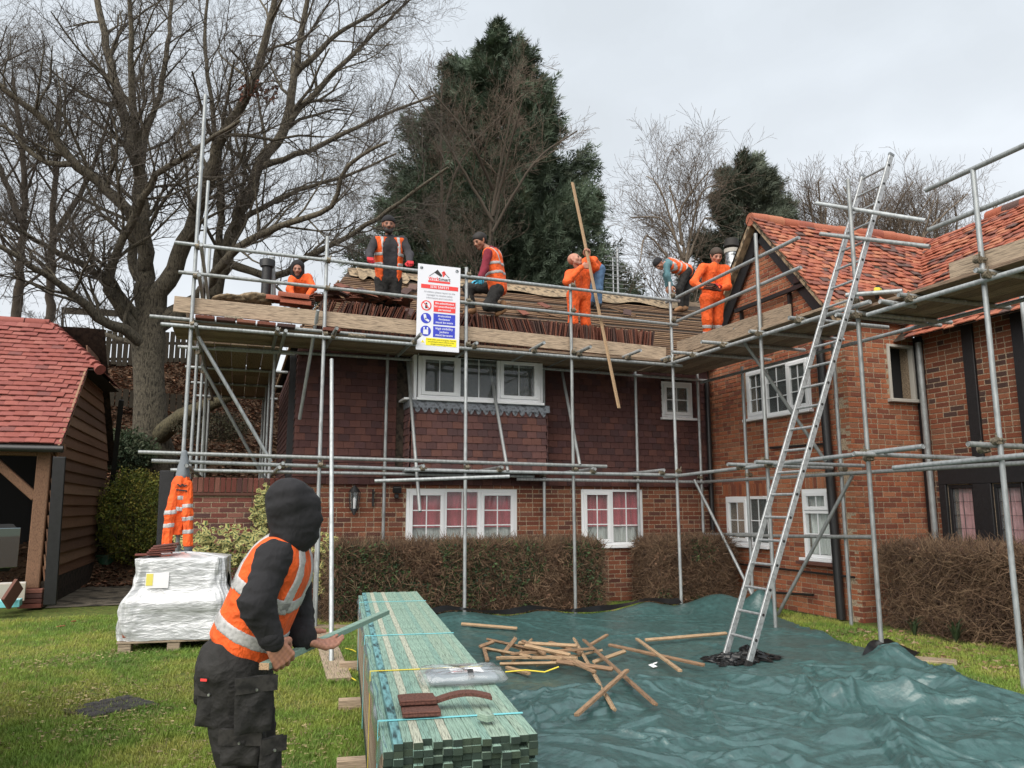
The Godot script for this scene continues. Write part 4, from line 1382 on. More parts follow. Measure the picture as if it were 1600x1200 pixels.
	t.call("ledger", Vector3(S + 0.055, 2.14, -8.9), Vector3(S + 0.055, 2.2, -6.2))
	t.call("ledger", Vector3(7.8, 2.02, -11.8), Vector3(7.8, 2.05, -5.0))
	t.call("ledger", Vector3(7.8, 3.8, -11.8), Vector3(7.8, 3.76, -3.0))
	t.call("ledger", Vector3(7.82, 1.1, -11.9), Vector3(7.82, 1.16, -10.3))
	t.call("ledger", Vector3(7.78, 1.12, -10.9), Vector3(7.78, 1.2, -8.0))
	for z in [-10.1, -9.3, -8.5, -7.7, -6.9, -6.75, -6.0, -5.1, -4.2]:
		t.call("transom", Vector3(S - (0.45 if z < -9 else 0.22), 3.93 if z < -7.2 else 3.78, z), Vector3(8.0, 3.93 if z < -7.2 else 3.78, z))
		join.call(Vector3(S - 0.06, 3.9 if z < -7.2 else 3.74, z + 0.02), -PI / 2)
	for z in [-9.0, -8.4, -6.7, -5.3]:
		t.call("transom", Vector3(S - 0.35, 2.16, z + 0.06), Vector3(8.05, 2.14, z + 0.06))
		join.call(Vector3(S - 0.06, 2.12, z), -PI / 2)
	t.call("transom", Vector3(6.9, 3.76, -6.25), Vector3(6.4, 3.77, -6.24))
	t.call("transom", Vector3(6.5, 4, -6.82), Vector3(6.8, 3.94, -6.31))
	# boards
	var board := func(called: String, a: Vector3, b: Vector3, w: float, h: float, k: int):
		var m := MB.new()
		m.bar(Vector3.ZERO - Vector3((b - a).length() / 2, 0, 0), Vector3((b - a).length() / 2, 0, 0), w, h, 0.004)
		var x := (b - a).normalized()
		var z := x.cross(UP).normalized()
		obj(called, m.done(), M["board%d" % k], s, Transform3D(Basis(x, z.cross(x), z), (a + b) / 2))
	board.call("toe_board", Vector3(-0.92, 4.25, F - 0.06), Vector3(3.0, 4.165, F - 0.06), 0.038, 0.215, 0)
	board.call("toe_board", Vector3(2.98, 4.165, F - 0.1), Vector3(6.55, 4.075, F - 0.1), 0.038, 0.215, 0)
	board.call("toe_board", Vector3(S + 0.06, 4.15, -10.75), Vector3(S + 0.06, 4.1, -8.0), 0.038, 0.215, 2)
	board.call("toe_board", Vector3(S + 0.06, 3.92, -5.6), Vector3(S + 0.06, 3.9, -3.0), 0.038, 0.215, 1)
	for i in 5:
		var z := F - 0.18 - i * 0.235
		var x := -0.95
		var k := 0
		for e in [2.95 + 0.3 * (i % 2), 6.5]:
			board.call("platform_board", Vector3(x, 4.03 - k * 0.05 + (0.002 if i % 2 else 0.0), z), Vector3(e, 3.99 - k * 0.04, z), 0.225, 0.038, 2 + (i + k) % 2)
			x = e + 0.02
			k += 1
	for i in 5:
		var x := S + 0.1 + i * 0.235
		board.call("platform_board", Vector3(x, 3.985 + 0.002 * (i % 2), -12.0), Vector3(x, 3.98, -7.9 if i else -7.3), 0.225, 0.038, 2 + i % 2)
		board.call("platform_board", Vector3(x, 3.83 + 0.002 * (i % 2), -7.1), Vector3(x, 3.82, -3.0), 0.225, 0.038, 2 + (i + 1) % 2)
	for i in 5:
		var x := -0.55 + i * 0.235
		board.call("platform_board", Vector3(x, 4.012, -12.1), Vector3(x, 4.01, -14.95), 0.225, 0.038, 2 + i % 2)
		board.call("platform_board", Vector3(x, 4.014, -14.9), Vector3(x, 4.012, -18.1), 0.225, 0.038, 3 - i % 2)
	board.call("toe_board", Vector3(-0.75, 4.15, -11.0), Vector3(-0.75, 4.15, -14.9), 0.038, 0.215, 1)
	board.call("toe_board", Vector3(-0.75, 4.15, -14.95), Vector3(-0.75, 4.15, -18.0), 0.038, 0.215, 2)
	board.call("sole_board", Vector3(1.11, 0.02, -10.22), Vector3(0.98, 0.02, -7.52), 0.225, 0.038, 1)
	board.call("sole_board", Vector3(0.7, 0.02, -10.95), Vector3(1.5, 0.02, -10.6), 0.225, 0.038, 2)
	board.call("sole_board", Vector3(6.35, 0.02, -6.9), Vector3(7.0, 0.02, -6.2), 0.225, 0.038, 1)
	# spare tube sleeves with pale labels on the ledgers
	for q in [[Vector3(-0.16, 4.09, -10.74), 0], [Vector3(1.48, 3.97, -10.74), 0]]:
		var m := MB.new()
		m.tube([q[0] - Vector3(0.12, 0.0, 0), q[0] + Vector3(0.12, -0.004, 0)], [0.031, 0.031], 12)
		obj("joint_sleeve", m.done(), M.coupler, s)
	ladder()
	site_sign()
	hung_jacket()


func ladder() -> void:
	var o := thing("ladder", "long aluminium ladder leaning from the tarpaulin up past the scaffold", "ladder")
	var a := [Vector3(4.92, 0.02, -7.21), Vector3(4.9, 0.02, -6.77)]
	var dir := (Vector3(7.33, 5.92, -6.97) - Vector3(4.985, 0.02, -7.09)).normalized()
	var L := 6.05
	var side: Vector3 = (a[1] - a[0])
	var mid: Vector3 = (a[0] + a[1]) / 2
	side = Vector3(0, 0, 1)
	a = [mid - side * 0.2, mid + side * 0.2]
	for i in 2:
		var m := MB.new()
		m.bar(a[i], a[i] + dir * (L + 0.12 * i), 0.028, 0.068, 0.005, side.cross(dir))
		obj("stile", m.done(), M.alu, o)
		m = MB.new()
		m.bar(a[i] - dir * 0.02, a[i] + dir * 0.05, 0.036, 0.076, 0.006, side.cross(dir))
		obj("rubber_foot", m.done(), M.rubber, o)
		m = MB.new()
		m.bar(a[i] + dir * (L + 0.12 * i - 0.01), a[i] + dir * (L + 0.12 * i + 0.03), 0.036, 0.076, 0.006, side.cross(dir))
		obj("end_cap", m.done(), M.grey_cloth, o)
	for k in 23:
		var d: float = 0.26 + k * 0.262
		var m := MB.new()
		m.tube([a[0] + dir * d, a[1] + dir * d], [0.015, 0.015], 8)
		obj("rung", m.done(), M.alu, o)
		if k % 1 == 0:
			m = MB.new()
			m.tube([a[1] + dir * d + side * 0.012, a[1] + dir * d + side * 0.018], [0.017, 0.015], 8)
			obj("plug", m.done(), M.rubber, o)


func letters(o: Node3D, text: String, x: float, y: float, size: float, mat: Material, z: float, bold := true, fit := 0.0) -> void:
	var f := SystemFont.new()
	f.font_names = PackedStringArray(["Droid Sans"])
	f.font_weight = 700 if bold else 400
	var t := TextMesh.new()
	t.text = text
	t.font = f
	t.font_size = 32
	t.pixel_size = size / 32.0
	t.depth = 0.002
	t.curve_step = 3.0
	var w := t.get_aabb().size.x
	var k := fit / w if fit > 0.0 and w > fit else 1.0
	obj("lettering", t, mat, o, Transform3D(Basis.from_scale(Vector3(k, 1, 1)), Vector3(x, y, z)))


func site_sign() -> void:
	var o := thing("safety_sign", "white site safety sign with red, blue and yellow panels tied to scaffold rails", "sign", Vector3(2.65, 4.47, -10.715))
	o.rotation.z = -0.008
	var m := MB.new()
	m.box(Transform3D(), Vector3(0.645, 1.29, 0.006), 0.001)
	obj("panel", m.done(), M.sign_white, o)
	var z := 0.0045
	var rect := func(called: String, x: float, y: float, w: float, h: float, mat: Material):
		var b := MB.new()
		b.box(Transform3D(Basis(), Vector3(x, y, z)), Vector3(w, h, 0.002))
		obj(called, b.done(), mat, o)
	# roofline emblem
	m = MB.new()
	m.bar(Vector3(-0.15, 0.47, z), Vector3(-0.04, 0.56, z), 0.002, 0.008)
	m.bar(Vector3(0.15, 0.47, z), Vector3(0.06, 0.55, z), 0.002, 0.008)
	obj("emblem", m.done(), M.print_black, o)
	m = MB.new()
	m.quad(Vector3(-0.08, 0.53, z), Vector3(0.03, 0.47, z), Vector3(0.045, 0.5, z), Vector3(-0.03, 0.58, z))
	obj("emblem", m.done(), M.print_black, o)
	m = MB.new()
	m.quad(Vector3(0.035, 0.545, z), Vector3(0.05, 0.5, z), Vector3(0.09, 0.55, z), Vector3(0.07, 0.57, z))
	m.quad(Vector3(0.045, 0.49, z), Vector3(0.06, 0.47, z), Vector3(0.1, 0.53, z), Vector3(0.085, 0.545, z))
	obj("emblem", m.done(), M.print_red, o)
	letters(o, "Work", -0.083, 0.435, 0.062, M.print_red, z)
	letters(o, "Smart", 0.082, 0.435, 0.062, M.print_black, z)
	rect.call("strip", 0.0, 0.392, 0.33, 0.03, M.print_red)
	rect.call("banner", 0.01, 0.31, 0.56, 0.062, M.print_red)
	letters(o, "SITE SAFETY", 0.01, 0.311, 0.05, M.sign_white, z + 0.0015)
	var k := 0
	for s in ["All visitors please report to site", "manager to receive safety", "information and induction"]:
		letters(o, s, 0.01, 0.23 - k * 0.045, 0.034, M.print_grey, z, false, 0.54)
		k += 1
	var rows_ := [[0.02, M.print_red, ["No admittance", "for unauthorised", "personnel"]], [-0.17, M.print_blue, ["Protective", "footwear", "must be worn"]], [-0.36, M.print_blue, ["High visibility", "jackets", "must be worn"]]]
	for r in rows_:
		rect.call("notice", 0.09, r[0], 0.33, 0.165, r[1])
		for i in 3:
			letters(o, r[2][i], 0.09, r[0] + 0.048 - i * 0.048, 0.04, M.sign_white, z + 0.0015, true, 0.31)
		m = MB.new()
		m.tube([Vector3(-0.185, r[0], z - 0.001), Vector3(-0.185, r[0], z + 0.001)], [0.078, 0.078], 28)
		obj("symbol", m.done(), r[1], o)
	m = MB.new()
	m.tube([Vector3(-0.185, 0.02, z + 0.001), Vector3(-0.185, 0.02, z + 0.002)], [0.06, 0.06], 28)
	obj("symbol", m.done(), M.sign_white, o)
	m = MB.new()   # figure, struck out
	m.tube([Vector3(-0.185, 0.05, z + 0.002), Vector3(-0.185, 0.05, z + 0.003)], [0.014, 0.014], 12)
	m.box(Transform3D(Basis(), Vector3(-0.185, 0.005, z + 0.0025)), Vector3(0.034, 0.055, 0.001))
	obj("pictogram", m.done(), M.print_black, o)
	m = MB.new()
	m.box(Transform3D(Basis(Vector3.BACK, -0.785), Vector3(-0.185, 0.02, z + 0.0035)), Vector3(0.13, 0.015, 0.001))
	obj("pictogram", m.done(), M.print_red, o)
	m = MB.new()   # boot
	m.box(Transform3D(Basis(Vector3.BACK, 0.2), Vector3(-0.2, -0.15, z + 0.002)), Vector3(0.036, 0.075, 0.001))
	m.box(Transform3D(Basis(Vector3.BACK, -0.5), Vector3(-0.17, -0.195, z + 0.002)), Vector3(0.07, 0.03, 0.001))
	obj("pictogram", m.done(), M.sign_white, o)
	m = MB.new()   # vest
	m.box(Transform3D(Basis(), Vector3(-0.185, -0.375, z + 0.002)), Vector3(0.075, 0.07, 0.001))
	m.box(Transform3D(Basis(), Vector3(-0.21, -0.325, z + 0.002)), Vector3(0.02, 0.04, 0.001))
	m.box(Transform3D(Basis(), Vector3(-0.16, -0.325, z + 0.002)), Vector3(0.02, 0.04, 0.001))
	obj("pictogram", m.done(), M.sign_white, o)
	rect.call("notice", 0.05, -0.515, 0.46, 0.11, M.print_yellow)
	k = 0
	for s in ["Construction work in progress. Parents", "are advised to warn children of the", "dangers of entering this site"]:
		letters(o, s, 0.05, -0.482 - k * 0.033, 0.025, M.print_black, z + 0.0015, false, 0.44)
		k += 1
	m = MB.new()
	m.tri(Vector3(-0.25, -0.535, z), Vector3(-0.2, -0.535, z), Vector3(-0.225, -0.495, z))
	obj("symbol", m.done(), M.print_yellow, o)
	for x in [-0.27, 0.27]:
		m = MB.new()
		m.tube([Vector3(x, 0.585, 0.003), Vector3(x, 0.585, 0.007)], [0.026, 0.022], 14)
		m.tube([Vector3(x, 0.585, 0.007), Vector3(x, 0.585, 0.008)], [0.012, 0.012], 10)
		obj("eyelet", m.done(), M.steel, o)


func hung_jacket() -> void:
	var o := thing("hi_vis_jacket", "orange hi-vis jacket with grey hood hanging on the scaffold upright", "jacket")
	var z := -10.72
	var x := -0.66
	var f: Field
	var m: MB
	# [name, joints with radii, heights of its bands]: the body and its two limp sleeves
	var pieces := [
		["body", [[Vector3(x, 2.06, z), 0.045], [Vector3(x - 0.01, 1.88, z + 0.02), 0.1], [Vector3(x - 0.03, 1.55, z + 0.01), 0.105], [Vector3(x - 0.03, 1.27, z), 0.095]], [1.7, 1.56]],
		["sleeve", [[Vector3(x - 0.06, 1.88, z + 0.06), 0.058], [Vector3(x - 0.11, 1.5, z + 0.1), 0.058], [Vector3(x - 0.13, 1.14, z + 0.1), 0.055]], [1.52, 1.36]],
		["sleeve", [[Vector3(x + 0.07, 1.87, z + 0.07), 0.05], [Vector3(x + 0.09, 1.5, z + 0.12), 0.055], [Vector3(x + 0.12, 1.12, z + 0.13), 0.054]], [1.6, 1.44, 1.28]]]
	var hung := []
	for q in pieces:
		f = Field.new()
		f.k = 0.03
		f.fold(4, 3.4, 0.02, Vector3(3, 0.5, 3))
		for i in q[1].size() - 1:
			f.cap(q[1][i][0], q[1][i + 1][0], q[1][i][1], q[1][i + 1][1])
		f.cuts = [[UP, 1.98], [-UP, -1.1 if q[0] == "sleeve" else -1.24]]
		m = MB.new()
		f.into(m, 0.012)
		var piece := obj(q[0], m.done(), M.orange, o)
		hung.append(piece)
		for i in f.ra.size():
			f.ra[i] += 0.005
			f.rb[i] += 0.005
		var n := Vector3(0.12 if q[0] == "body" else -0.1, 1, 0).normalized()
		for y in q[2]:
			var c: float = n.dot(Vector3(q[1][1][0].x, y, z))
			f.cuts = [[n, c + 0.028], [-n, -c + 0.028]]
			m = MB.new()
			f.into(m, 0.011)
			obj("reflective_strip", m.done(), M.reflective, piece)
	f = Field.new()
	f.k = 0.04
	f.fold(9, 3.0, 0.01)
	f.cap(Vector3(x, 2.27, z), Vector3(x, 1.98, z + 0.01), 0.035, 0.085)
	m = MB.new()
	f.into(m, 0.014)
	obj("hood", m.done(), M.grey_cloth, o)
	for q in [[x - 0.13, 1.09], [x + 0.12, 1.07]]:
		f = Field.new()
		f.cap(Vector3(q[0], q[1] + 0.03, z + 0.1), Vector3(q[0], q[1] - 0.02, z + 0.06), 0.052)
		m = MB.new()
		f.into(m, 0.014)
		obj("cuff", m.done(), M.grey_cloth, o)
	m = MB.new()
	for q in [[Vector3(-0.05, 1.87, 0), Vector3(-0.01, 1.84, 0)], [Vector3(-0.01, 1.84, 0), Vector3(0.01, 1.87, 0)], [Vector3(0.01, 1.87, 0), Vector3(0.03, 1.84, 0)], [Vector3(0.03, 1.84, 0), Vector3(0.06, 1.86, 0)], [Vector3(-0.06, 1.8, 0), Vector3(0.07, 1.785, 0)]]:
		m.bar(q[0] + Vector3(x, 0, z + 0.145), q[1] + Vector3(x, 0, z + 0.145), 0.008, 0.018, 0.002)
	obj("logo", m.done(), M.print_black, o)


# ---------- trees ----------
func sprout(wood: MB, fine: MB, p: Vector3, d: Vector3, L: float, r: float, lev: int, o: Dictionary) -> void:
	var n := 4 if lev >= 2 else (3 if lev == 1 else 2)
	var pts := PackedVector3Array([p])
	var rad := PackedFloat32Array([r])
	for i in n:
		d = (d + rv() * o.get("wild", 0.28) + UP * o.get("rise", 0.08)).normalized()
		p += d * L / n
		pts.append(p)
		rad.append(maxf(lerpf(r, r * 0.4, (i + 1.0) / n), o.get("thin", 0.0026)))
	(wood if r > 0.022 else fine).tube(pts, rad, 6 if r > 0.06 else (5 if r > 0.03 else 3), false)
	if lev <= 0:
		return
	var cnt: int = o.kids[lev]
	for j in cnt:
		var t := (j + R.randf()) / cnt
		t = lerpf(0.18, 1.0, t)
		var s := t * n
		var i := mini(int(s), n - 1)
		var q := pts[i].lerp(pts[i + 1], s - i)
		var rr := lerpf(rad[i], rad[i + 1], s - i)
		var dd := (pts[i + 1] - pts[i]).normalized()
		var ax := dd.cross(rv()).normalized()
		var cd := dd.rotated(ax, deg_to_rad(rnd(25, 62)) * o.get("spread", 1.0))
		sprout(wood, fine, q, cd, L * rnd(0.42, 0.72) * (1.15 - 0.4 * t) * o.get("short", 1.0), minf(rr * 0.62, r * 0.5), lev - 1, o)


# A limb along given points: roughened, tapered, with branches of every order.
func limb(wood: MB, fine: MB, path: Array, r0: float, r1: float, kids: int, lev: int, o: Dictionary, klen: float, from := 0.25) -> void:
	var c := Curve3D.new()
	for i in path.size():
		var tan: Vector3 = (path[mini(i + 1, path.size() - 1)] - path[maxi(i - 1, 0)]) / 6.0
		c.add_point(path[i], -tan, tan)
	var L := c.get_baked_length()
	var n := maxi(8, int(L / 0.35))
	var pts := PackedVector3Array()
	var rad := PackedFloat32Array()
	for i in n + 1:
		var t := float(i) / n
		var p := c.sample_baked(t * L)
		if i > 0:
			p += rv() * lerpf(r0, r1, t) * 0.35
		pts.append(p)
		rad.append(lerpf(r0, r1, pow(t, 0.8)) * (1.0 + rnd(-0.06, 0.06)))
	wood.tube(pts, rad, 10 if r0 > 0.12 else 7)
	for j in kids:
		var t := lerpf(from, 1.0, (j + R.randf()) / kids)
		var i := mini(int(t * n), n - 1)
		var dd := (pts[i + 1] - pts[i]).normalized()
		var cd := dd.rotated(dd.cross(rv()).normalized(), deg_to_rad(rnd(25, 70)))
		sprout(wood, fine, pts[i], (cd + UP * 0.15).normalized(), klen * rnd(0.6, 1.15) * (1.2 - 0.5 * t), minf(rad[i] * 0.42, 0.055), lev, o)


func trees() -> void:
	oak()
	# slim bare trees at the left, behind the garage
	var k := 0
	for q in [[Vector3(-7.1, 7.15, -28.43), Vector3(-7.02, 11.67, -27.65), Vector3(-7.42, 15.1, -26.67), 0.2, "two-stemmed bare tree behind the garage roof at the far left"], [Vector3(-6.54, 7.6, -30.31), Vector3(-6.58, 11.81, -29.61), Vector3(-6.62, 15.81, -28.96), 0.2, "straight bare tree behind the garage ridge, beside the oak's low boughs"], [Vector3(-7.62, 5.76, -25.63), Vector3(-7.53, 10.46, -24.81), Vector3(-7.24, 14.2, -23), 0.28, "bare tree half cut off by the picture's left edge"]]:
		var t := thing("bare_tree", q[4], "tree")
		var w := MB.new()
		var f := MB.new()
		var o := {"kids": [0, 5, 6, 6], "rise": 0.1}
		limb(w, f, [q[0] - UP * 1.5, q[0], q[1], q[2]], q[3], 0.05, 14, 3, o, 3.6, 0.3)
		limb(w, f, [q[1] - UP * 1.0, q[1] + Vector3(-1.1 + 2.2 * (k % 2), 1.5, 0.3), q[2] + Vector3(-2.0 + 4.0 * (k % 2), 0.5, 1)], q[3] * 0.6, 0.03, 9, 2, o, 3.0)
		obj("trunk", w.done(), M.bark_fine, t)
		obj("twigs", f.done(), M.twig, t).set_meta("kind", "stuff")
		k += 1
	# the big cypress behind the roof, with a brown bare tree in front of it
	conifer("cypress", "huge dark green cypress rising behind the middle of the stripped roof", Vector3(10.0, -1, -31), 23.4, 8.6, 135, 1.15, Color(0.06, 0.088, 0.055))
	for q in [[Vector3(6.44, 7.39, -20.38), Vector3(6.48, 9.92, -19.94), Vector3(7, 13.07, -19.76), 0.17, Vector3.ZERO], [Vector3(5.65, 7.65, -21.69), Vector3(5.33, 10.3, -21.35), Vector3(5.24, 14.35, -21.24), 0.14, Vector3.ZERO]]:
		var t := thing("bare_tree", "brown twiggy bare tree with upright stems in front of the %s" % ("cypress's dark centre" if q[3] > 0.15 else "cypress's thin left flank"), "tree")
		var w := MB.new()
		var f := MB.new()
		var o := {"kids": [0, 5, 6, 6], "rise": 0.12, "wild": 0.3, "thin": 0.004}
		limb(w, f, [q[0] - UP * 2.5, q[0], q[1], q[2]], q[3] * 0.5, 0.025, 12, 3, o, 2.2 if q[3] > 0.15 else 1.4, 0.2)
		for j in (4 if q[3] > 0.15 else 1):
			var a := j * 1.05 + 0.4
			var e: Vector3 = q[1] + Vector3(cos(a) * 2.6, rnd(1.5, 4.5), sin(a) * 1.6)
			limb(w, f, [q[1] - UP * rnd(-1.0, 1.6), q[1].lerp(e, 0.5) + rv() * 0.5, e], q[3] * 0.3, 0.02, 6, 2, o, 1.8)
		obj("trunk", w.done(), M.bark_fine, t)
		obj("twigs", f.done(), M.twig_brown, t).set_meta("kind", "stuff")
	conifer("evergreen_bush", "dense dark green evergreen behind the television aerial", Vector3(14.0, 0, -27), 10.3, 2.6, 26, 0.9, Color(0.035, 0.07, 0.03))
	conifer("evergreen_bush", "low dark evergreen behind the roof, left of the bending man", Vector3(16.4, 0, -26), 7.9, 2.2, 20, 0.9, Color(0.045, 0.085, 0.03))
	conifer("evergreen_bush", "dark evergreen between the cypress and the television aerial", Vector3(11.2, 0, -25.6), 9.0, 2.1, 20, 0.9, Color(0.04, 0.065, 0.035))
	# far right
	var t2 := thing("bare_tree", "tall pale bare tree with a rounded crown behind the bending man", "tree")
	var w2 := MB.new()
	var f2 := MB.new()
	var o2 := {"kids": [0, 5, 6, 6], "rise": 0.1, "thin": 0.005}
	var p0 := Vector3(16.19, 9.5, -25.16)
	var p1 := Vector3(15.73, 12.46, -24.83)
	limb(w2, f2, [p0 - UP * 6, p0, p1, Vector3(15.25, 13.93, -24.75)], 0.15, 0.03, 20, 3, o2, 3.2, 0.35)
	for e in [Vector3(13.9, 12.7, -25.43), Vector3(14.89, 14.73, -25.82), Vector3(16.19, 14.12, -23.31), Vector3(17.95, 14.35, -24.8), Vector3(13.87, 10.66, -24.71), Vector3(17.09, 12.46, -24.34)]:
		limb(w2, f2, [p0.lerp(p1, rnd(0.0, 0.9)), p1.lerp(e, 0.45) + rv() * 0.4, e], 0.07, 0.02, 10, 2, o2, 2.4)
	obj("trunk", w2.done(), M.bark_pale, t2)
	obj("twigs", f2.done(), M.twig_brown, t2).set_meta("kind", "stuff")
	conifer("cedar", "ragged grey-green conifer standing behind the gable's apex", Vector3(19.25, 1.86, -25.36) * Vector3(1, 0, 1), 15.6, 4.6, 70, 1.0, Color(0.085, 0.105, 0.075))
	for q in [[Vector3(21.9, 10.78, -24), Vector3(21.72, 14.35, -23.46), "bare bushy tree behind the ridge, nearest the gable apex"], [Vector3(24.74, 11.37, -25.04), Vector3(24.67, 15.11, -24.44), "bare bushy tree behind the ridge, left of the ladder top"], [Vector3(25.39, 10.81, -23.83), Vector3(25.55, 14.76, -23.11), "bare bushy tree behind the ridge, just right of the ladder top"], [Vector3(27.73, 11.1, -24.03), Vector3(27.8, 14.76, -23.39), "bare bushy tree behind the valley where the two tiled roofs meet"]]:
		var t := thing("bare_tree", q[2], "tree", Vector3.ZERO)
		var w := MB.new()
		var f := MB.new()
		var o := {"kids": [0, 5, 6, 6], "rise": 0.14, "thin": 0.005}
		limb(w, f, [q[0] - UP * 6, q[0], q[0].lerp(q[1], 0.75)], 0.14, 0.04, 16, 2, o, 2.9, 0.3)
		for j in 7:
			var e: Vector3 = q[0].lerp(q[1], rnd(0.6, 1.0)) + Vector3(rnd(-2.2, 2.2), 0, rnd(-1.5, 1.5))
			limb(w, f, [q[0] - UP * rnd(0, 2), q[0].lerp(e, 0.5) + rv() * 0.4, e], 0.08, 0.025, 9, 2, o, 1.9)
		obj("trunk", w.done(), M.bark_pale, t)
		obj("twigs", f.done(), M.twig_brown, t).set_meta("kind", "stuff")
	fences()


func conifer(called: String, label: String, at: Vector3, h: float, r: float, plumes: int, size: float, c: Color, gaps := 0.0) -> void:
	var o := thing(called, label, "tree", at)
	var w := MB.new()
	var spray := MB.new()
	for i in 14:
		var y := rnd(-0.05, 0.05)
		var x := rnd(0.0, 0.42)
		var side := -1.0 if i % 2 else 1.0
		var a := Vector3(x, y, 0.02 * side)
		var e := a + Vector3(rnd(0.1, 0.24), rnd(-0.08, 0.06), side * rnd(0.06, 0.2))
		var wd := (e - a).cross(UP + rv() * 0.5).normalized() * rnd(0.014, 0.026)
		spray.tri(a - wd, a + wd, e)
	var at_ := []
	var cols := []
	w.tube([Vector3(0, 0, 0), Vector3(0.2, h * 0.5, 0), Vector3(0, h * 0.95, 0)], [r * 0.07, r * 0.05, 0.04], 8)
	for i in plumes:
		var u := (i + 0.5) / plumes
		var y := h * (0.12 + 0.85 * u)
		var prof := (r * pow(1.0 - u, 0.72) * rnd(0.84, 1.06) if gaps == 0.0 else r * pow(1.0 - pow(u, 2.0), 0.62) * rnd(0.72, 1.08)) + 0.25
		var a := i * 2.4 + rnd(-0.4, 0.4)
		var out := Vector3(cos(a), 0, sin(a))
		var root := Vector3(0, y - prof * 0.45, 0)
		var tip := Vector3(0, y + rnd(0.0, 0.12 if gaps > 0.0 else 0.05) * h * (0.4 + u), 0) + out * prof
		var pl := (tip - root).length()
		w.tube([root, root.lerp(tip, 0.6) - UP * 0.1, tip], [0.07, 0.04, 0.012], 4, false)
		var n := int((240.0 + 380.0 * (prof / r)) * (1.0 - gaps * 0.35))
		var tone := c * rnd(0.75, 1.3)
		for j in n:
			var s := pow(R.randf(), 0.6)
			var girth := 0.62 * prof * (1.0 - s * 0.8) * 0.6 + 0.28
			var p := root.lerp(tip, 0.18 + 0.84 * s) + rv() * girth * Vector3(0.75, 1.0, 0.75)
			var dir := (out + UP * rnd(-0.2, 1.1) + rv() * 0.6).normalized()
			var z := dir.cross(rv()).normalized()
			var k := size * rnd(0.6, 1.25) * (0.62 + 0.016 * h)
			at_.append(Transform3D(Basis(dir * k, z.cross(dir) * k, z * k), p))
			cols.append(tone.lerp(Color(0.09, 0.075, 0.04), 0.35 if R.randf() < 0.12 else 0.0) * rnd(0.7, 1.35))
	obj("trunk", w.done(), M.bark_fine, o)
	many("crown", spray.done(), M.leafy, at_, cols, o)


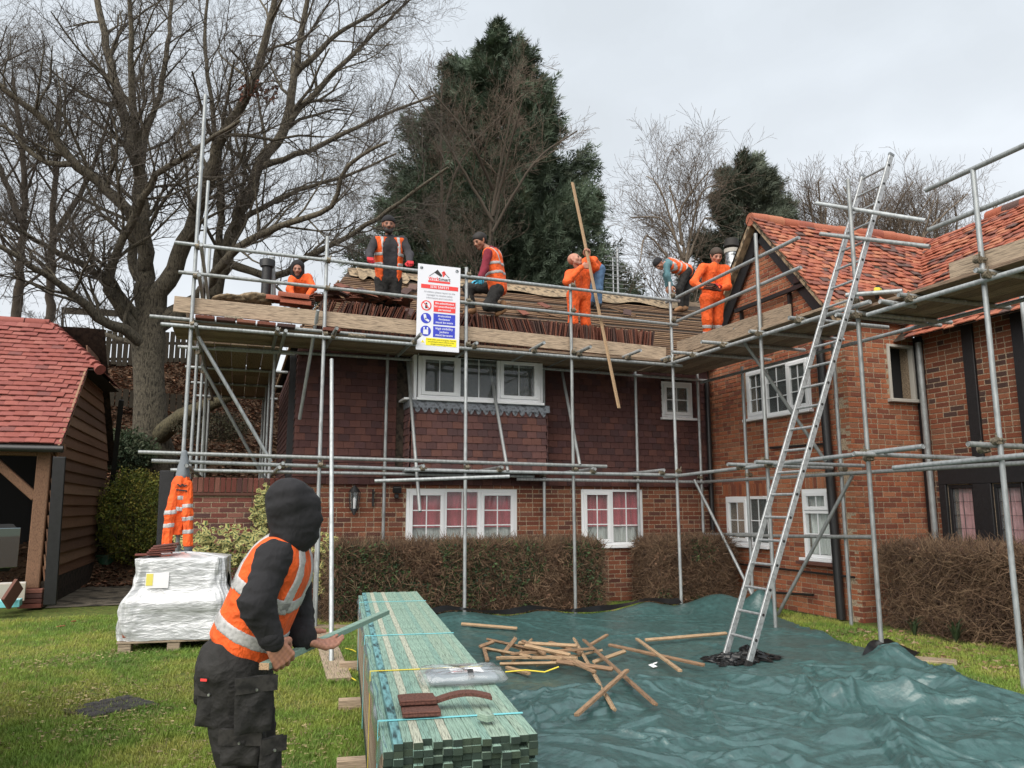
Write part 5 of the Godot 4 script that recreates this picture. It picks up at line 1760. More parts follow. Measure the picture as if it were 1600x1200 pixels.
func oak() -> void:
	var t := thing("oak_tree", "great bare oak with mossy trunk and spreading boughs behind the garage", "tree")
	var w := MB.new()
	var f := MB.new()
	w.col = Color(1.3, 1.36, 1.02)
	var tp := PackedVector3Array([Vector3(-2.02, 1.93, -21.93), Vector3(-2.08, 2.74, -21.71), Vector3(-2.14, 3.38, -21.51), Vector3(-2.22, 4.34, -21.38), Vector3(-2.29, 5.07, -21.28), Vector3(-2.32, 5.63, -21.2), Vector3(-2.29, 6.28, -21.08), Vector3(-2.26, 6.76, -20.98)])
	w.tube(tp, [0.95, 0.6, 0.44, 0.37, 0.36, 0.4, 0.34, 0.22], 16)
	w.col = Color(1.1, 1.1, 0.8)
	for q in [[Vector3(-2.1, 3.22, -21.52), Vector3(-1.37, 3.79, -20.52), Vector3(0.01, 4.3, -19.09), 0.2], [Vector3(-2.08, 2.81, -21.58), Vector3(-2.56, 2.31, -21.19), Vector3(-2.85, 1.91, -20.93), 0.16]]:
		w.tube([q[0], q[1], q[2]], [q[3] * 1.3, q[3], q[3] * 0.6], 9)
	obj("trunk", w.done(), M.bark, t)
	var o := {"kids": [0, 4, 6, 6], "rise": 0.06, "wild": 0.33}
	var limbs := [
		[[Vector3(-2.34, 5.95, -21.15), Vector3(-2.5, 7.08, -21.02), Vector3(-2.59, 8.45, -20.92), Vector3(-2.81, 9.89, -20.87), Vector3(-3.35, 11.8, -20.95), Vector3(-3.99, 14.12, -21.11), Vector3(-4.44, 15.92, -21.18)], 0.27, 0.07, 11, 3.4],
		[[Vector3(-2.66, 9.58, -20.87), Vector3(-2.85, 10.66, -20.43), Vector3(-2.99, 12.19, -19.69), Vector3(-3.11, 14.29, -18.95)], 0.14, 0.05, 8, 3.0],
		[[Vector3(-2.26, 6.28, -21.07), Vector3(-2.04, 7.08, -20.85), Vector3(-1.52, 8.22, -20.26), Vector3(-1.16, 9.34, -19.73), Vector3(-0.92, 10.19, -19.29), Vector3(-0.42, 11.1, -18.53), Vector3(-0.09, 11.71, -18.2), Vector3(0.07, 12.43, -17.81), Vector3(0.3, 13.88, -17.16)], 0.28, 0.07, 12, 3.4],
		[[Vector3(-2.2, 6.14, -21.18), Vector3(-1.51, 6.7, -21.16), Vector3(-0.8, 7.42, -21), Vector3(-0.35, 9.07, -20.78), Vector3(0.11, 10.54, -20.58), Vector3(0.66, 11.66, -20.42), Vector3(0.9, 13.31, -20.27), Vector3(1.12, 15.37, -20.06), Vector3(1.16, 16.41, -19.87)], 0.27, 0.06, 12, 3.4],
		[[Vector3(-1.36, 6.78, -21.09), Vector3(-0.77, 7.32, -19.93), Vector3(-0.24, 7.81, -19.02), Vector3(0.8, 8.13, -17.95), Vector3(1.68, 8.37, -17.17), Vector3(1.91, 9.07, -16.54), Vector3(2.69, 9.45, -15.77)], 0.15, 0.035, 11, 2.6],
		[[Vector3(-0.56, 7.94, -20.94), Vector3(0.64, 7.52, -20.26), Vector3(1.43, 7.89, -19.49), Vector3(2.52, 8.39, -18.59), Vector3(3.6, 9.1, -17.66), Vector3(4.35, 9.59, -16.88)], 0.13, 0.035, 11, 2.6],
		[[Vector3(-2.51, 7.57, -20.94), Vector3(-2.77, 8.71, -20.41), Vector3(-3.47, 9.3, -20.13), Vector3(-4.08, 9.69, -19.85), Vector3(-4.72, 10.51, -19.51), Vector3(-5.28, 10.86, -19.22), Vector3(-6.03, 11.36, -18.97)], 0.2, 0.06, 11, 3.1],
		[[Vector3(-2.41, 5.77, -21.1), Vector3(-3, 6.48, -20.65), Vector3(-3.28, 6.98, -20.45), Vector3(-2.76, 8.17, -19.64), Vector3(-2.22, 9.15, -18.85), Vector3(-1.91, 9.37, -18.6), Vector3(-1.28, 9.68, -18), Vector3(-0.37, 10.11, -17.17)], 0.17, 0.04, 10, 2.8],
		[[Vector3(-2.37, 5.61, -21.11), Vector3(-2.67, 5.82, -20.64), Vector3(-3.25, 5.99, -20.18), Vector3(-3.73, 6.36, -19.64), Vector3(-4.23, 6.67, -19.12), Vector3(-4.67, 6.86, -18.6), Vector3(-5.3, 7.19, -18.12)], 0.17, 0.05, 10, 2.4],
		[[Vector3(-2.38, 6.12, -21.13), Vector3(-2.66, 6.41, -20.86), Vector3(-3.17, 6.96, -20.63), Vector3(-3.66, 7.29, -20.42), Vector3(-4.07, 7.4, -20.12), Vector3(-4.68, 7.7, -19.97), Vector3(-5.69, 8.29, -19.69)], 0.15, 0.04, 10, 2.4],
		[[Vector3(-2.54, 7.27, -21.11), Vector3(-2.94, 8.08, -21.65), Vector3(-2.82, 11.12, -21.42), Vector3(-2.59, 12.29, -21.46), Vector3(-2.43, 13.69, -21.39), Vector3(-2.4, 16.2, -21.38)], 0.15, 0.05, 9, 3.0],
		[[Vector3(0.66, 11.66, -20.42), Vector3(1.67, 13.09, -20.25), Vector3(3.24, 15.08, -20), Vector3(4.25, 16.25, -19.66)], 0.11, 0.03, 10, 2.6],
		[[Vector3(0.11, 10.54, -20.58), Vector3(1.39, 10.91, -19.75), Vector3(3.09, 11.63, -18.7), Vector3(4.28, 12.05, -18)], 0.1, 0.03, 10, 2.5],
		[[Vector3(0.85, 13.17, -20.31), Vector3(1.92, 14.39, -19.94), Vector3(3.16, 15.42, -19.65), Vector3(3.98, 16.34, -19.31)], 0.1, 0.03, 8, 2.4],
		[[Vector3(-2.38, 5.66, -21.21), Vector3(-3.14, 5.92, -22.08), Vector3(-3.98, 6.31, -22.96), Vector3(-4.81, 6.45, -23.66), Vector3(-5.48, 6.64, -24.19)], 0.1, 0.03, 7, 1.6],
		[[Vector3(-4.08, 9.69, -19.85), Vector3(-4.69, 9.61, -19.86), Vector3(-5.53, 10.33, -19.82), Vector3(-6.1, 10.48, -20)], 0.09, 0.03, 7, 2.2],
		[[Vector3(-0.8, 7.42, -21), Vector3(-0.8, 9.39, -21.1), Vector3(-1.1, 11.79, -21.23), Vector3(-1.5, 14.44, -21.36), Vector3(-1.45, 16.52, -21.21)], 0.12, 0.04, 9, 2.8],
		[[Vector3(-0.3, 9.07, -20.76), Vector3(1.01, 9.74, -19.97), Vector3(2.23, 10.07, -19.27), Vector3(3.42, 10.55, -18.55)], 0.09, 0.03, 9, 2.3],
	]
	for q in limbs:
		var lw := MB.new()
		lw.col = Color(1.15, 1.12, 1.0)
		var lf := MB.new()
		limb(lw, lf, q[0], q[1] * 0.95, q[2] * 0.85, int(q[3] * 1.45), 3, o, q[4] * 0.78, 0.2)
		obj("limb", lw.done(), M.bark, t)
		f.add(lf)
	obj("twigs", f.done(), M.twig, t).set_meta("kind", "stuff")
	var leaf := MB.new()
	leaf.quad(Vector3(-0.05, 0, 0), Vector3(0, 0.01, 0.03), Vector3(0.06, 0, 0), Vector3(0, 0.01, -0.03))
	var at := []
	var cols := []
	var c := Vector3(-0.01, 11.36, -18.13)
	for i in 150:
		at.append(Transform3D(Basis(rv().normalized(), R.randf() * TAU).scaled(Vector3.ONE * rnd(0.8, 1.5)), c + rv() * Vector3(0.42, 0.25, 0.3)))
		cols.append(Color(0.14, 0.05, 0.03) * rnd(0.6, 1.4))
	many("dead_leaf_cluster", leaf.done(), M.leafy, at, cols, t)


func fences() -> void:
	for q in [[Vector3(-5.21, 6.04, -27.41), Vector3(0.81, 6.36, -27.38), 1.15, "dark close-slatted wooden fence along the top of the earth bank"], [Vector3(-4.01, 4.4, -24.04), Vector3(-1.36, 4.29, -24.2), 0.5, "low dark slatted fence lower on the bank beside the oak trunk"]]:
		var a: Vector3 = q[0]
		var b: Vector3 = q[1]
		var o := thing("fence", q[3], "fence")
		var n := int((b - a).length() / 0.17)
		var u := (b - a) / n
		for i in n:
			var m := MB.new()
			var p := a + u * i
			m.box(Transform3D(Basis(Vector3.BACK, rnd(-0.02, 0.02)), p + UP * (q[2] / 2 + rnd(-0.03, 0.03))), Vector3(0.146, q[2], 0.02))
			obj("slat", m.done(), M.fence_wood, o)
		for y in [0.2, 0.75] if q[2] > 1 else [0.25]:
			var m := MB.new()
			m.bar(a + UP * y - Vector3(0, 0, 0.04), b + UP * y - Vector3(0, 0, 0.04), 0.05, 0.09)
			obj("rail", m.done(), M.fence_wood, o)
	var m := MB.new()
	m.bar(Vector3(-5.19, 7.37, -25.57), Vector3(-3.62, 7.28, -25.03), 0.03, 0.2)
	m.bar(Vector3(-5.2, 7.47, -25.56), Vector3(-5.16, 6.71, -25.67), 0.05, 0.05)
	tag(obj("trellis_board", m.done(), M.fence_wood), "dark board on a post above the fence, behind the garage ridge", "board")


# ---------- hedges and plants ----------
func hedge(called: String, label: String, cat: String, lo: Vector3, hi: Vector3, n: int, green: float, grp := "") -> void:
	var o := thing(called, label, cat, Vector3.ZERO, grp)
	var core := MB.new()
	var f := noise(1.6, 3, int(absf(lo.x * 10)))
	var c := (lo + hi) / 2
	var h := (hi - lo) / 2 - Vector3(0.13, 0.1, 0.13)
	core.sheet(func(u, v):
		var a: float = u * TAU
		var x: float = signf(cos(a)) * pow(absf(cos(a)), 0.3)
		var z: float = signf(sin(a)) * pow(absf(sin(a)), 0.3)
		var y: float = v * 2.0 - 1.0
		var k := 1.0 - 0.9 * pow(maxf(y, 0.0), 10.0)
		return c + h * Vector3(x * k, minf(y * 1.05, 1.0), z * k) * (1.0 + 0.12 * f.get_noise_3d(x * h.x * 2.0, y, z * h.z * 2.0)), 60, 14)
	obj("core", core.done(), M.under_dark, o)
	if not M.has("twig_clump"):
		for k in 3:
			var m := MB.new()
			for i in 9:
				var p := rv() * 0.05
				var d := (rv() + UP * 0.4).normalized()
				var pts := [p]
				for j in 3:
					d = (d + rv() * 0.5).normalized()
					p += d * 0.055
					pts.append(p)
				m.tube(PackedVector3Array(pts), PackedFloat32Array([0.0032, 0.0028, 0.0022, 0.0014]), 3, false)
			M["twig_clump%d" % k] = m.done()
		var lf := MB.new()
		for i in 7:
			var p := rv() * 0.07
			var d := rv().normalized()
			var s := d.cross(rv()).normalized()
			lf.quad(p, p + d * 0.025 - s * 0.013, p + d * 0.05, p + d * 0.025 + s * 0.013)
		M["leaf_clump"] = lf.done()
		M["twig_clump"] = true
	for k in 3:
		var at := []
		var cols := []
		for i in n / 3:
			var p := Vector3(rnd(lo.x, hi.x), rnd(lo.y, hi.y), rnd(lo.z, hi.z))
			var face := R.randf()
			var lump := 0.05 * f.get_noise_3d(p.x * 2.0, p.y * 2.0, p.z * 2.0)
			if face < 0.45:
				p.z = hi.z - rnd(0.0, 0.12) + lump
			elif face < 0.75:
				p.y = hi.y - rnd(0.0, 0.12) + lump
			elif face < 0.88:
				p.x = lo.x + rnd(0.0, 0.12)
			else:
				p.x = hi.x - rnd(0.0, 0.12)
			at.append(Transform3D(Basis(rv().normalized(), R.randf() * TAU).scaled(Vector3.ONE * rnd(0.7, 1.5)), p))
			cols.append([Color(0.14, 0.085, 0.05), Color(0.21, 0.13, 0.08), Color(0.09, 0.055, 0.038), Color(0.27, 0.18, 0.11)][R.randi() % 4] * rnd(0.8, 1.2))
		many("twigs", M["twig_clump%d" % k], M.litter, at, cols, o)
	var sh := MB.new()
	for i in int(n * 0.05):
		var p := Vector3(rnd(lo.x, hi.x), hi.y - 0.06, rnd(lo.z, hi.z))
		if R.randf() < 0.4:
			p = Vector3(rnd(lo.x, hi.x), rnd(lo.y + 0.1, hi.y), hi.z - 0.04)
		var d := (Vector3(rnd(-0.6, 0.6), 1.0, rnd(-0.2, 0.7)) if p.y > hi.y - 0.1 else Vector3(rnd(-1, 1), rnd(-0.2, 1), 1.0)).normalized()
		var l := rnd(0.08, 0.26)
		sh.tube([p, p + d * l * 0.5 + rv() * 0.02, p + d * l + rv() * 0.04], [0.0035, 0.0028, 0.0014], 3, false)
	obj("shoots", sh.done(), M.twig_brown, o).set_meta("kind", "stuff")
	var at2 := []
	var cols2 := []
	var gz := noise(0.9, 2, 55)
	var ivy := [] if green < 0.0 else [1.65, 0.45, 3.35, 0.3, 5.3, 0.2]
	for i in int(n * 0.7):
		var p := Vector3(rnd(lo.x, hi.x), rnd(lo.y, hi.y), hi.z - rnd(-0.03, 0.1))
		if R.randf() < 0.3:
			p = Vector3(rnd(lo.x, hi.x), hi.y + rnd(-0.08, 0.03), rnd(lo.z, hi.z))
		var lush := 0.0
		for k in range(0, ivy.size(), 2):
			if absf(p.x - ivy[k]) < ivy[k + 1]:
				lush = 0.5
		if gz.get_noise_2d(p.x * 1.4, p.y * 0.8) + green + lush < 0.1:
			if R.randf() < 0.8:
				continue
			cols2.append(Color(0.16, 0.085, 0.05) * rnd(0.6, 1.3))
		else:
			cols2.append([Color(0.03, 0.06, 0.02), Color(0.055, 0.1, 0.03), Color(0.022, 0.045, 0.02)][R.randi() % 3] * rnd(0.7, 1.4))
		at2.append(Transform3D(Basis(rv().normalized(), R.randf() * TAU).scaled(Vector3.ONE * rnd(0.7, 1.3)), p))
	many("leaves", M.leaf_clump, M.leafy, at2, cols2, o)


func shrub(label: String, at: Vector3, r: Vector3, n: int, tones: Array, big := 1.0) -> void:
	var o := thing("shrub", label, "shrub", at)
	var w := MB.new()
	var f := MB.new()
	for i in 16:
		var a := R.randf() * TAU
		sprout(w, f, Vector3(cos(a) * r.x * 0.3, 0, sin(a) * r.z * 0.3), (UP + rv() * 0.5).normalized(), r.y * rnd(1.0, 1.7), 0.012, 2, {"kids": [0, 4, 5], "rise": 0.1})
	w.add(f)
	obj("stems", w.done(), M.bark_fine, o)
	var ps := []
	var cols := []
	for i in n:
		var d := rv()
		while d.length() > 1.0:
			d = rv()
		d = d.normalized() * pow(d.length(), 0.4)
		var p := d * r * rnd(0.8, 1.12)
		ps.append(Transform3D(Basis(rv().normalized(), R.randf() * TAU).scaled(Vector3.ONE * rnd(0.7, 1.4) * big), Vector3(p.x, maxf(p.y + r.y, 0.02), p.z)))
		cols.append(tones[R.randi() % tones.size()] * rnd(0.65, 1.35))
	many("leaves", M.leaf_clump, M.leafy, ps, cols, o)


func hedges() -> void:
	hedge("hedge", "clipped brown winter hedge with green patches under the wide white window", "hedge", Vector3(1.35, 0, -12.0), Vector3(5.4, 0.97, -11.15), 12000, 0.02)
	hedge("hedge", "short brown twiggy hedge in the corner where the cottage meets the brick wing", "hedge", Vector3(6.5, 0, -12.0), Vector3(7.85, 0.97, -11.2), 5200, -0.3)
	hedge("hedge", "large brown twiggy hedge before the black-timbered wall and pink curtains", "hedge", Vector3(8.3, 0, -8.45), Vector3(9.4, 1.02, -3.6), 15000, -0.32)
	# yellow-green shrubs and evergreen scrub on the bank, left
	var gold := [Color(0.2, 0.22, 0.03), Color(0.34, 0.29, 0.06), Color(0.14, 0.18, 0.03), Color(0.1, 0.13, 0.03)]
	shrub("tall yellow-green shrub between the garage corner and black gate post", Vector3(-2.07, 0.38, -18.77), Vector3(0.75, 1.0, 0.6), 2600, gold)
	shrub("lower olive shrub beside the dark green tub behind the garage", Vector3(-2.49, 0.47, -19.55), Vector3(0.7, 0.75, 0.6), 1800, [Color(0.15, 0.17, 0.03), Color(0.1, 0.12, 0.03), Color(0.24, 0.2, 0.05)])
	var dark := [Color(0.03, 0.055, 0.025), Color(0.05, 0.075, 0.035), Color(0.09, 0.11, 0.06)]
	shrub("broad-leaved evergreen bush at the foot of the oak", Vector3(-2.7, 2.44, -20.58), Vector3(0.8, 0.45, 0.6), 900, dark, 1.6)
	shrub("dark scrubby bush on the bank to the right of the oak trunk", Vector3(-0.66, 3.17, -20.38), Vector3(0.9, 0.35, 0.6), 700, [Color(0.05, 0.05, 0.025), Color(0.07, 0.055, 0.03)])
	# variegated ivy before and on the garden wall
	var leaf := MB.new()
	for q in [[1.0, Color(0.4, 0.38, 0.14)], [0.76, Color(0.045, 0.09, 0.03)]]:
		leaf.col = q[1]
		var k: float = q[0] * 0.045
		var y: float = 0.004 * (1.0 - q[0])
		var e := []
		for i in 10:
			var a := TAU * i / 10
			e.append(Vector3(cos(a), 0, sin(a)) * k * (1.0 if i % 2 == 0 else 0.68) + Vector3(0, y + 0.006 * sin(a * 2.0), 0))
		for i in 10:
			leaf.tri(Vector3(0, y + 0.008, 0), e[(i + 1) % 10], e[i])
	var lm := leaf.done()
	for q in [[Vector3(-0.17, 0.97, -11.6), Vector3(0.75, 0.45, 0.3), 430, "variegated yellow-edged ivy bush at the foot of garden wall behind the wrapped pallet"], [Vector3(0.35, 1.46, -12), Vector3(0.16, 0.5, 0.08), 130, "yellow-edged ivy climbing the garden wall beside the hooded worker's head"], [Vector3(1.24, 0.79, -11.5), Vector3(0.2, 0.5, 0.2), 130, "straggling variegated ivy at the cottage corner behind scaffold feet"]]:
		var o := thing("ivy", q[3], "ivy", Vector3(q[0].x, 0, q[0].z))
		var st := MB.new()
		var ps := []
		var c: Vector3 = Vector3(0, q[0].y, 0)
		for i in q[2]:
			var d := rv()
			d = d.normalized() * pow(R.randf(), 0.5)
			var p: Vector3 = c + d * q[1]
			p.y = maxf(p.y, 0.05)
			ps.append(Transform3D(Basis(Vector3(1, rnd(-0.4, 0.4), rnd(-0.6, 0.6)).normalized(), rnd(0.5, 1.6)) * Basis(UP, R.randf() * TAU).scaled(Vector3.ONE * rnd(0.6, 1.2)), p))
		for i in 14:
			var x: float = rnd(-0.8, 0.8) * q[1].x
			st.tube([Vector3(x * 0.4, 0, 0), Vector3(x, c.y * 0.6, -0.02), Vector3(x * 1.1, c.y + q[1].y * rnd(0, 0.8), -0.03)], [0.008, 0.006, 0.003], 4, false)
		obj("stem", st.done(), M.bark_fine, o)
		many("leaves", lm, M.leafy, ps, [], o)
	# strap-leaved plants by the right hedge
	for q in [[Vector3(7.63, 0, -7.54), "strap-leaved green plant at the near foot of large brown hedge"], [Vector3(7.74, 0, -7.05), "second clump of strap leaves further along the foot of large brown hedge"]]:
		var o := thing("daffodil_clump", q[1], "plant", q[0] + Vector3(0.35, 0, -0.1))
		for i in 22:
			var m := MB.new()
			var a := R.randf() * TAU
			var d := Vector3(cos(a), 0, sin(a)) * rnd(0.05, 0.22)
			var h := rnd(0.16, 0.34)
			var s := Vector3(-sin(a), 0, cos(a)) * 0.009
			m.quad(-s, s, d * 0.4 + UP * h * 0.75 + s, d * 0.4 + UP * h * 0.75 - s)
			m.tri(d * 0.4 + UP * h * 0.75 - s, d * 0.4 + UP * h * 0.75 + s, d + UP * h * 0.9)
			obj("leaf", m.done(), M.leaf_dark, o)


# ---------- things in the yard ----------
const TARP := [Vector2(2.2, -10.6), Vector2(4.8, -10.6), Vector2(6.7, -10.62), Vector2(7.45, -9.7), Vector2(6.6, -6.6), Vector2(6.3, -5.0), Vector2(6.2, -2.3), Vector2(1.25, -2.6), Vector2(1.5, -5.0), Vector2(2.05, -8.3)]


func tarp_has(p: Vector3) -> bool:
	return Geometry2D.is_point_in_polygon(Vector2(p.x, p.z), PackedVector2Array(TARP))


func poly(p: Array, t: float) -> Vector2:
	var s := t * (p.size() - 1)
	var i := mini(int(s), p.size() - 2)
	return p[i].lerp(p[i + 1], s - i)


func tarp_folds() -> Dictionary:   # straight sharp creases by half-metre square: [start x, z, direction x, z, length, half width, height]
	var r := {}
	for i in 520:
		var near := i % 3 > 0
		var thin := i > 110
		var p := Vector2(rnd(1.2, 6.8), rnd(-6.8, -2.4)) if near else Vector2(rnd(2.0, 7.2), rnd(-10.5, -6.5))
		var a: float = [0.35, 2.3, 1.1, 0.1][i % 4] + rnd(-0.45, 0.45)
		var c := [p.x, p.y, cos(a), sin(a), rnd(0.25, 1.3) if thin else rnd(0.8, 2.4), rnd(0.022, 0.07) if thin else rnd(0.1, 0.28), (rnd(0.012, 0.032) if thin else rnd(0.02, 0.06)) * (1.0 if near else 0.5) * (1.0 if i % 5 else -0.4)]
		var seen := {}
		for k in 12:
			var q: Vector2 = p + Vector2(c[2], c[3]) * c[4] * k / 11.0
			for dx in [-0.3, 0.0, 0.3]:
				for dz in [-0.3, 0.0, 0.3]:
					seen[Vector2i(int(floor((q.x + dx) * 2.0)), int(floor((q.y + dz) * 2.0)))] = true
		for g in seen:
			if not r.has(g):
				r[g] = []
			r[g].append(c)
	return r


func tarp_height(x: float, z: float, fs: Array) -> float:
	var near := smoothstep(-8.2, -5.6, z)
	var h: float = 0.02 + lerpf(0.012, 0.024, near) * (0.6 + fs[0].get_noise_2d(x, z)) + 0.008 * (1.0 - absf(fs[1].get_noise_2d(x, z)) * 1.7)
	for c in M.tarp_folds.get(Vector2i(int(floor(x * 2.0)), int(floor(z * 2.0))), []):
		var dx: float = x - c[0]
		var dz: float = z - c[1]
		var s: float = dx * c[2] + dz * c[3]
		if s < 0.0 or s > c[4]:
			continue
		var t: float = absf(dx * c[3] - dz * c[2] + 0.05 * sin(s * 3.0 + c[0]))
		var w: float = c[5] * (0.5 + s / c[4])
		if t < w:
			h += c[6] * (1.0 - t / w) * minf(1.0, minf(s, c[4] - s) * 5.0)
	var flat := 1.0 - 0.7 * exp(-((x - 4.2) ** 2 + (z + 7.3) ** 2) / 2.4)
	h = maxf(h * flat, 0.004)
	for b in [[7.0, -10.3, 0.24, 0.5], [5.9, -10.5, 0.14, 0.4], [2.9, -10.5, 0.13, 0.6], [4.2, -10.5, 0.08, 0.4], [7.35, -9.75, 0.3, 0.22], [6.5, -6.5, 0.13, 0.25], [2.75, -6.0, 0.09, 0.5], [3.6, -6.3, 0.06, 0.4], [2.0, -4.4, 0.12, 0.6]]:
		h += b[2] * exp(-((x - b[0]) ** 2 + (z - b[1]) ** 2) / (b[3] * b[3]))
	return h


func yard() -> void:
	# tarpaulin
	M["tarp_folds"] = tarp_folds()
	var fs := [noise(0.6, 1, 3), noise(1.4, 1, 11), noise(4.2, 1, 17), noise(0.8, 2, 23)]
	var far := [Vector2(2.2, -10.6), Vector2(4.8, -10.6), Vector2(6.7, -10.62), Vector2(7.45, -9.7)]
	var right := [Vector2(7.45, -9.7), Vector2(6.9, -8.0), Vector2(6.6, -6.6), Vector2(6.3, -5.0), Vector2(6.2, -2.3)]
	var near := [Vector2(1.25, -2.6), Vector2(6.2, -2.3)]
	var left := [Vector2(2.2, -10.6), Vector2(2.05, -8.3), Vector2(1.5, -5.0), Vector2(1.25, -2.6)]
	var m := MB.new()
	m.sheet(func(u, v):
		var a: Vector2 = poly(far, u)
		var b: Vector2 = poly(near, u)
		var c: Vector2 = poly(left, v)
		var d: Vector2 = poly(right, v)
		var bil: Vector2 = far[0].lerp(far[3], u).lerp(near[0].lerp(near[1], u), v)
		var q: Vector2 = a.lerp(b, v) + c.lerp(d, u) - bil
		q += Vector2(fs[1].get_noise_2d(q.y * 2.0, 3.0), fs[1].get_noise_2d(q.x * 2.0, 9.0)) * 0.05
		return Vector3(q.x, tarp_height(q.x, q.y, fs), q.y), 400, 580)
	var tarp := thing("tarpaulin", "creased dark green tarpaulin spread over the lawn below the scaffold", "tarpaulin")
	obj("sheet", m.done(), M.tarp, tarp)
	m = MB.new()   # turned-up black flap by the scaffold foot
	m.sheet(func(u, v): return Vector3(6.25 + u * 0.75, 0.03 + 0.17 * sin(u * PI) * v + 0.03 * sin(u * 9.0), -6.35 - v * 0.35 - u * 0.25), 16, 6)
	obj("flap", m.done(), M.black_sheet, tarp)
	for q in [[Vector3(2.3, 0, -10.55), Vector3(6.5, 0, -10.57)]]:
		m = MB.new()
		m.sheet(func(u, v):
			var p: Vector3 = q[0].lerp(q[1], u)
			return Vector3(p.x, tarp_height(p.x, p.z, fs) + 0.02 + 0.07 * v * (0.6 + 0.4 * sin(u * 21.0)), p.z - 0.02 - 0.1 * v + 0.02 * sin(u * 40.0)), 80, 5)
		obj("hem", m.done(), M.black_sheet, tarp)
	m = MB.new()
	var cf := noise(3.0, 3, 71)
	m.sheet(func(u, v):
		var x := lerpf(4.65, 5.5, u)
		var z := lerpf(-7.25, -6.75, v)
		var k := sin(u * PI) * sin(v * PI)
		return Vector3(x + 0.1 * cf.get_noise_2d(v * 3.0, 1.0), tarp_height(x, z, fs) + 0.004 + k * 0.12 * (0.6 + cf.get_noise_2d(x * 1.2, z * 1.2)) * (1.0 - 0.5 * u) + k * 0.05 * cf.get_noise_2d(x * 4.0, z * 4.0), z - 0.25 * u + 0.18 * cf.get_noise_2d(u * 2.0, 5.0)), 50, 36)
	tag(obj("black_plastic_sheet", m.done(), M.black_sheet), "crumpled black plastic sheet under the ladder's feet on the tarpaulin", "plastic sheet")
	batten_stack()
	old_battens(fs)
	pallet()
	# paved inspection cover sunk in the lawn
	var dc := thing("inspection_cover", "dark square inspection cover of block paving sunk in the lawn", "manhole cover", Vector3(-0.86, 0, -7.16))
	dc.rotation.y = 0.62
	m = MB.new()
	m.box(Transform3D(Basis(), Vector3(0, 0.008, 0)), Vector3(0.56, 0.02, 0.46), 0.003)
	obj("tray", m.done(), M.under_dark, dc)
	for i in 4:
		for j in 3:
			if i == 0 and j == 0:
				continue
			m = MB.new()
			m.box(Transform3D(Basis(rv().normalized(), 0.03), Vector3(-0.195 + i * 0.13, 0.02, -0.14 + j * 0.14)), Vector3(0.118, 0.035, 0.128), 0.01)
			obj("paver", m.done(), M.manhole, dc)
	for q in [[Vector3(-2.1, 0, -11.93), 0.1, "pale reddish tile shard on the lawn, nearer the garage post"], [Vector3(-2.03, 0, -12.38), 0.06, "small pale shard of tile on the lawn beyond the reddish one"]]:
		m = MB.new()
		m.box(Transform3D(Basis(UP, 0.7), q[0] + UP * 0.03), Vector3(q[1], 0.012, q[1] * 0.4), 0.003)
		tag(obj("tile_shard", m.done(), M.clay_orange), q[2], "tile shard")
	# door mirror of a dark van standing just outside the picture, with cartons beyond it
	var vp := Vector3(-1.37, 1.37, -5.46)
	var van := thing("van", "dark van just outside the picture, its door mirror reaching into view", "van", Vector3(vp.x - 0.1, 0, vp.z))
	van.rotation.y = 0.245
	m = MB.new()
	m.box(Transform3D(Basis(), Vector3(-1.05, 0.95, -0.2)), Vector3(1.75, 1.1, 3.6), 0.12)
	m.box(Transform3D(Basis(), Vector3(-1.05, 1.6, 0.3)), Vector3(1.6, 0.75, 2.4), 0.15)
	obj("body", m.done(), M.van_paint, van)
	for z in [-1.2, 1.0]:
		m = MB.new()
		m.tube([Vector3(-0.36, 0.33, z), Vector3(-0.13, 0.33, z)], [0.33, 0.33], 24)
		obj("wheel", m.done(), M.rubber, van)
	m = MB.new()
	m.box(Transform3D(Basis(), Vector3(-0.245, 1.65, 0.4)), Vector3(0.02, 0.5, 1.2), 0.01)
	obj("window", m.done(), M.black_metal, van)
	m = MB.new()
	m.box(Transform3D(Basis(UP, 0.42), Vector3(0.1, 1.35, 0.0)), Vector3(0.3, 0.28, 0.12), 0.045)
	m.bar(Vector3(-0.2, 1.26, -0.05), Vector3(0.02, 1.3, -0.03), 0.06, 0.07, 0.01)
	obj("mirror_housing", m.done(), M.rubber, van)
	m = MB.new()
	m.box(Transform3D(Basis(UP, 0.42) * Basis(Vector3.RIGHT, -0.01), Vector3(0.1, 1.35, 0.0) + Basis(UP, 0.42) * Vector3(0, 0, 0.063)), Vector3(0.255, 0.235, 0.006), 0.03 * 0.09)
	obj("mirror_glass", m.done(), M.mirror, van)
	for q in [[Vector3(-3.16, 0.32, -13.79), Vector3(0.42, 0.26, 0.34), 0.2, M.card, "grey cardboard carton stacked before the dark garage opening"], [Vector3(-3.1, 0.2, -13.36), Vector3(0.4, 0.1, 0.3), 0.1, M.strap_teal, "flat pale teal box beneath the carton by the garage opening"]]:
		var c := thing("carton", q[4], "box", q[0])
		c.rotation.y = q[2]
		m = MB.new()
		m.box(Transform3D(), q[1], 0.006)
		obj("box", m.done(), q[3], c)
		m = MB.new()
		m.box(Transform3D(Basis(), Vector3(0, q[1].y / 2 + 0.002, 0)), Vector3(q[1].x * 0.96, 0.004, 0.05))
		obj("tape", m.done(), M.paper, c)
	m = MB.new()
	m.bar(Vector3(-3.01, 0.22, -13.01), Vector3(-2.92, 0.48, -13.25), 0.05, 0.22, 0.004)
	tag(obj("clay_slab", m.done(), M.clay), "brown tile slab leaning on the cartons at the garage opening", "tile")


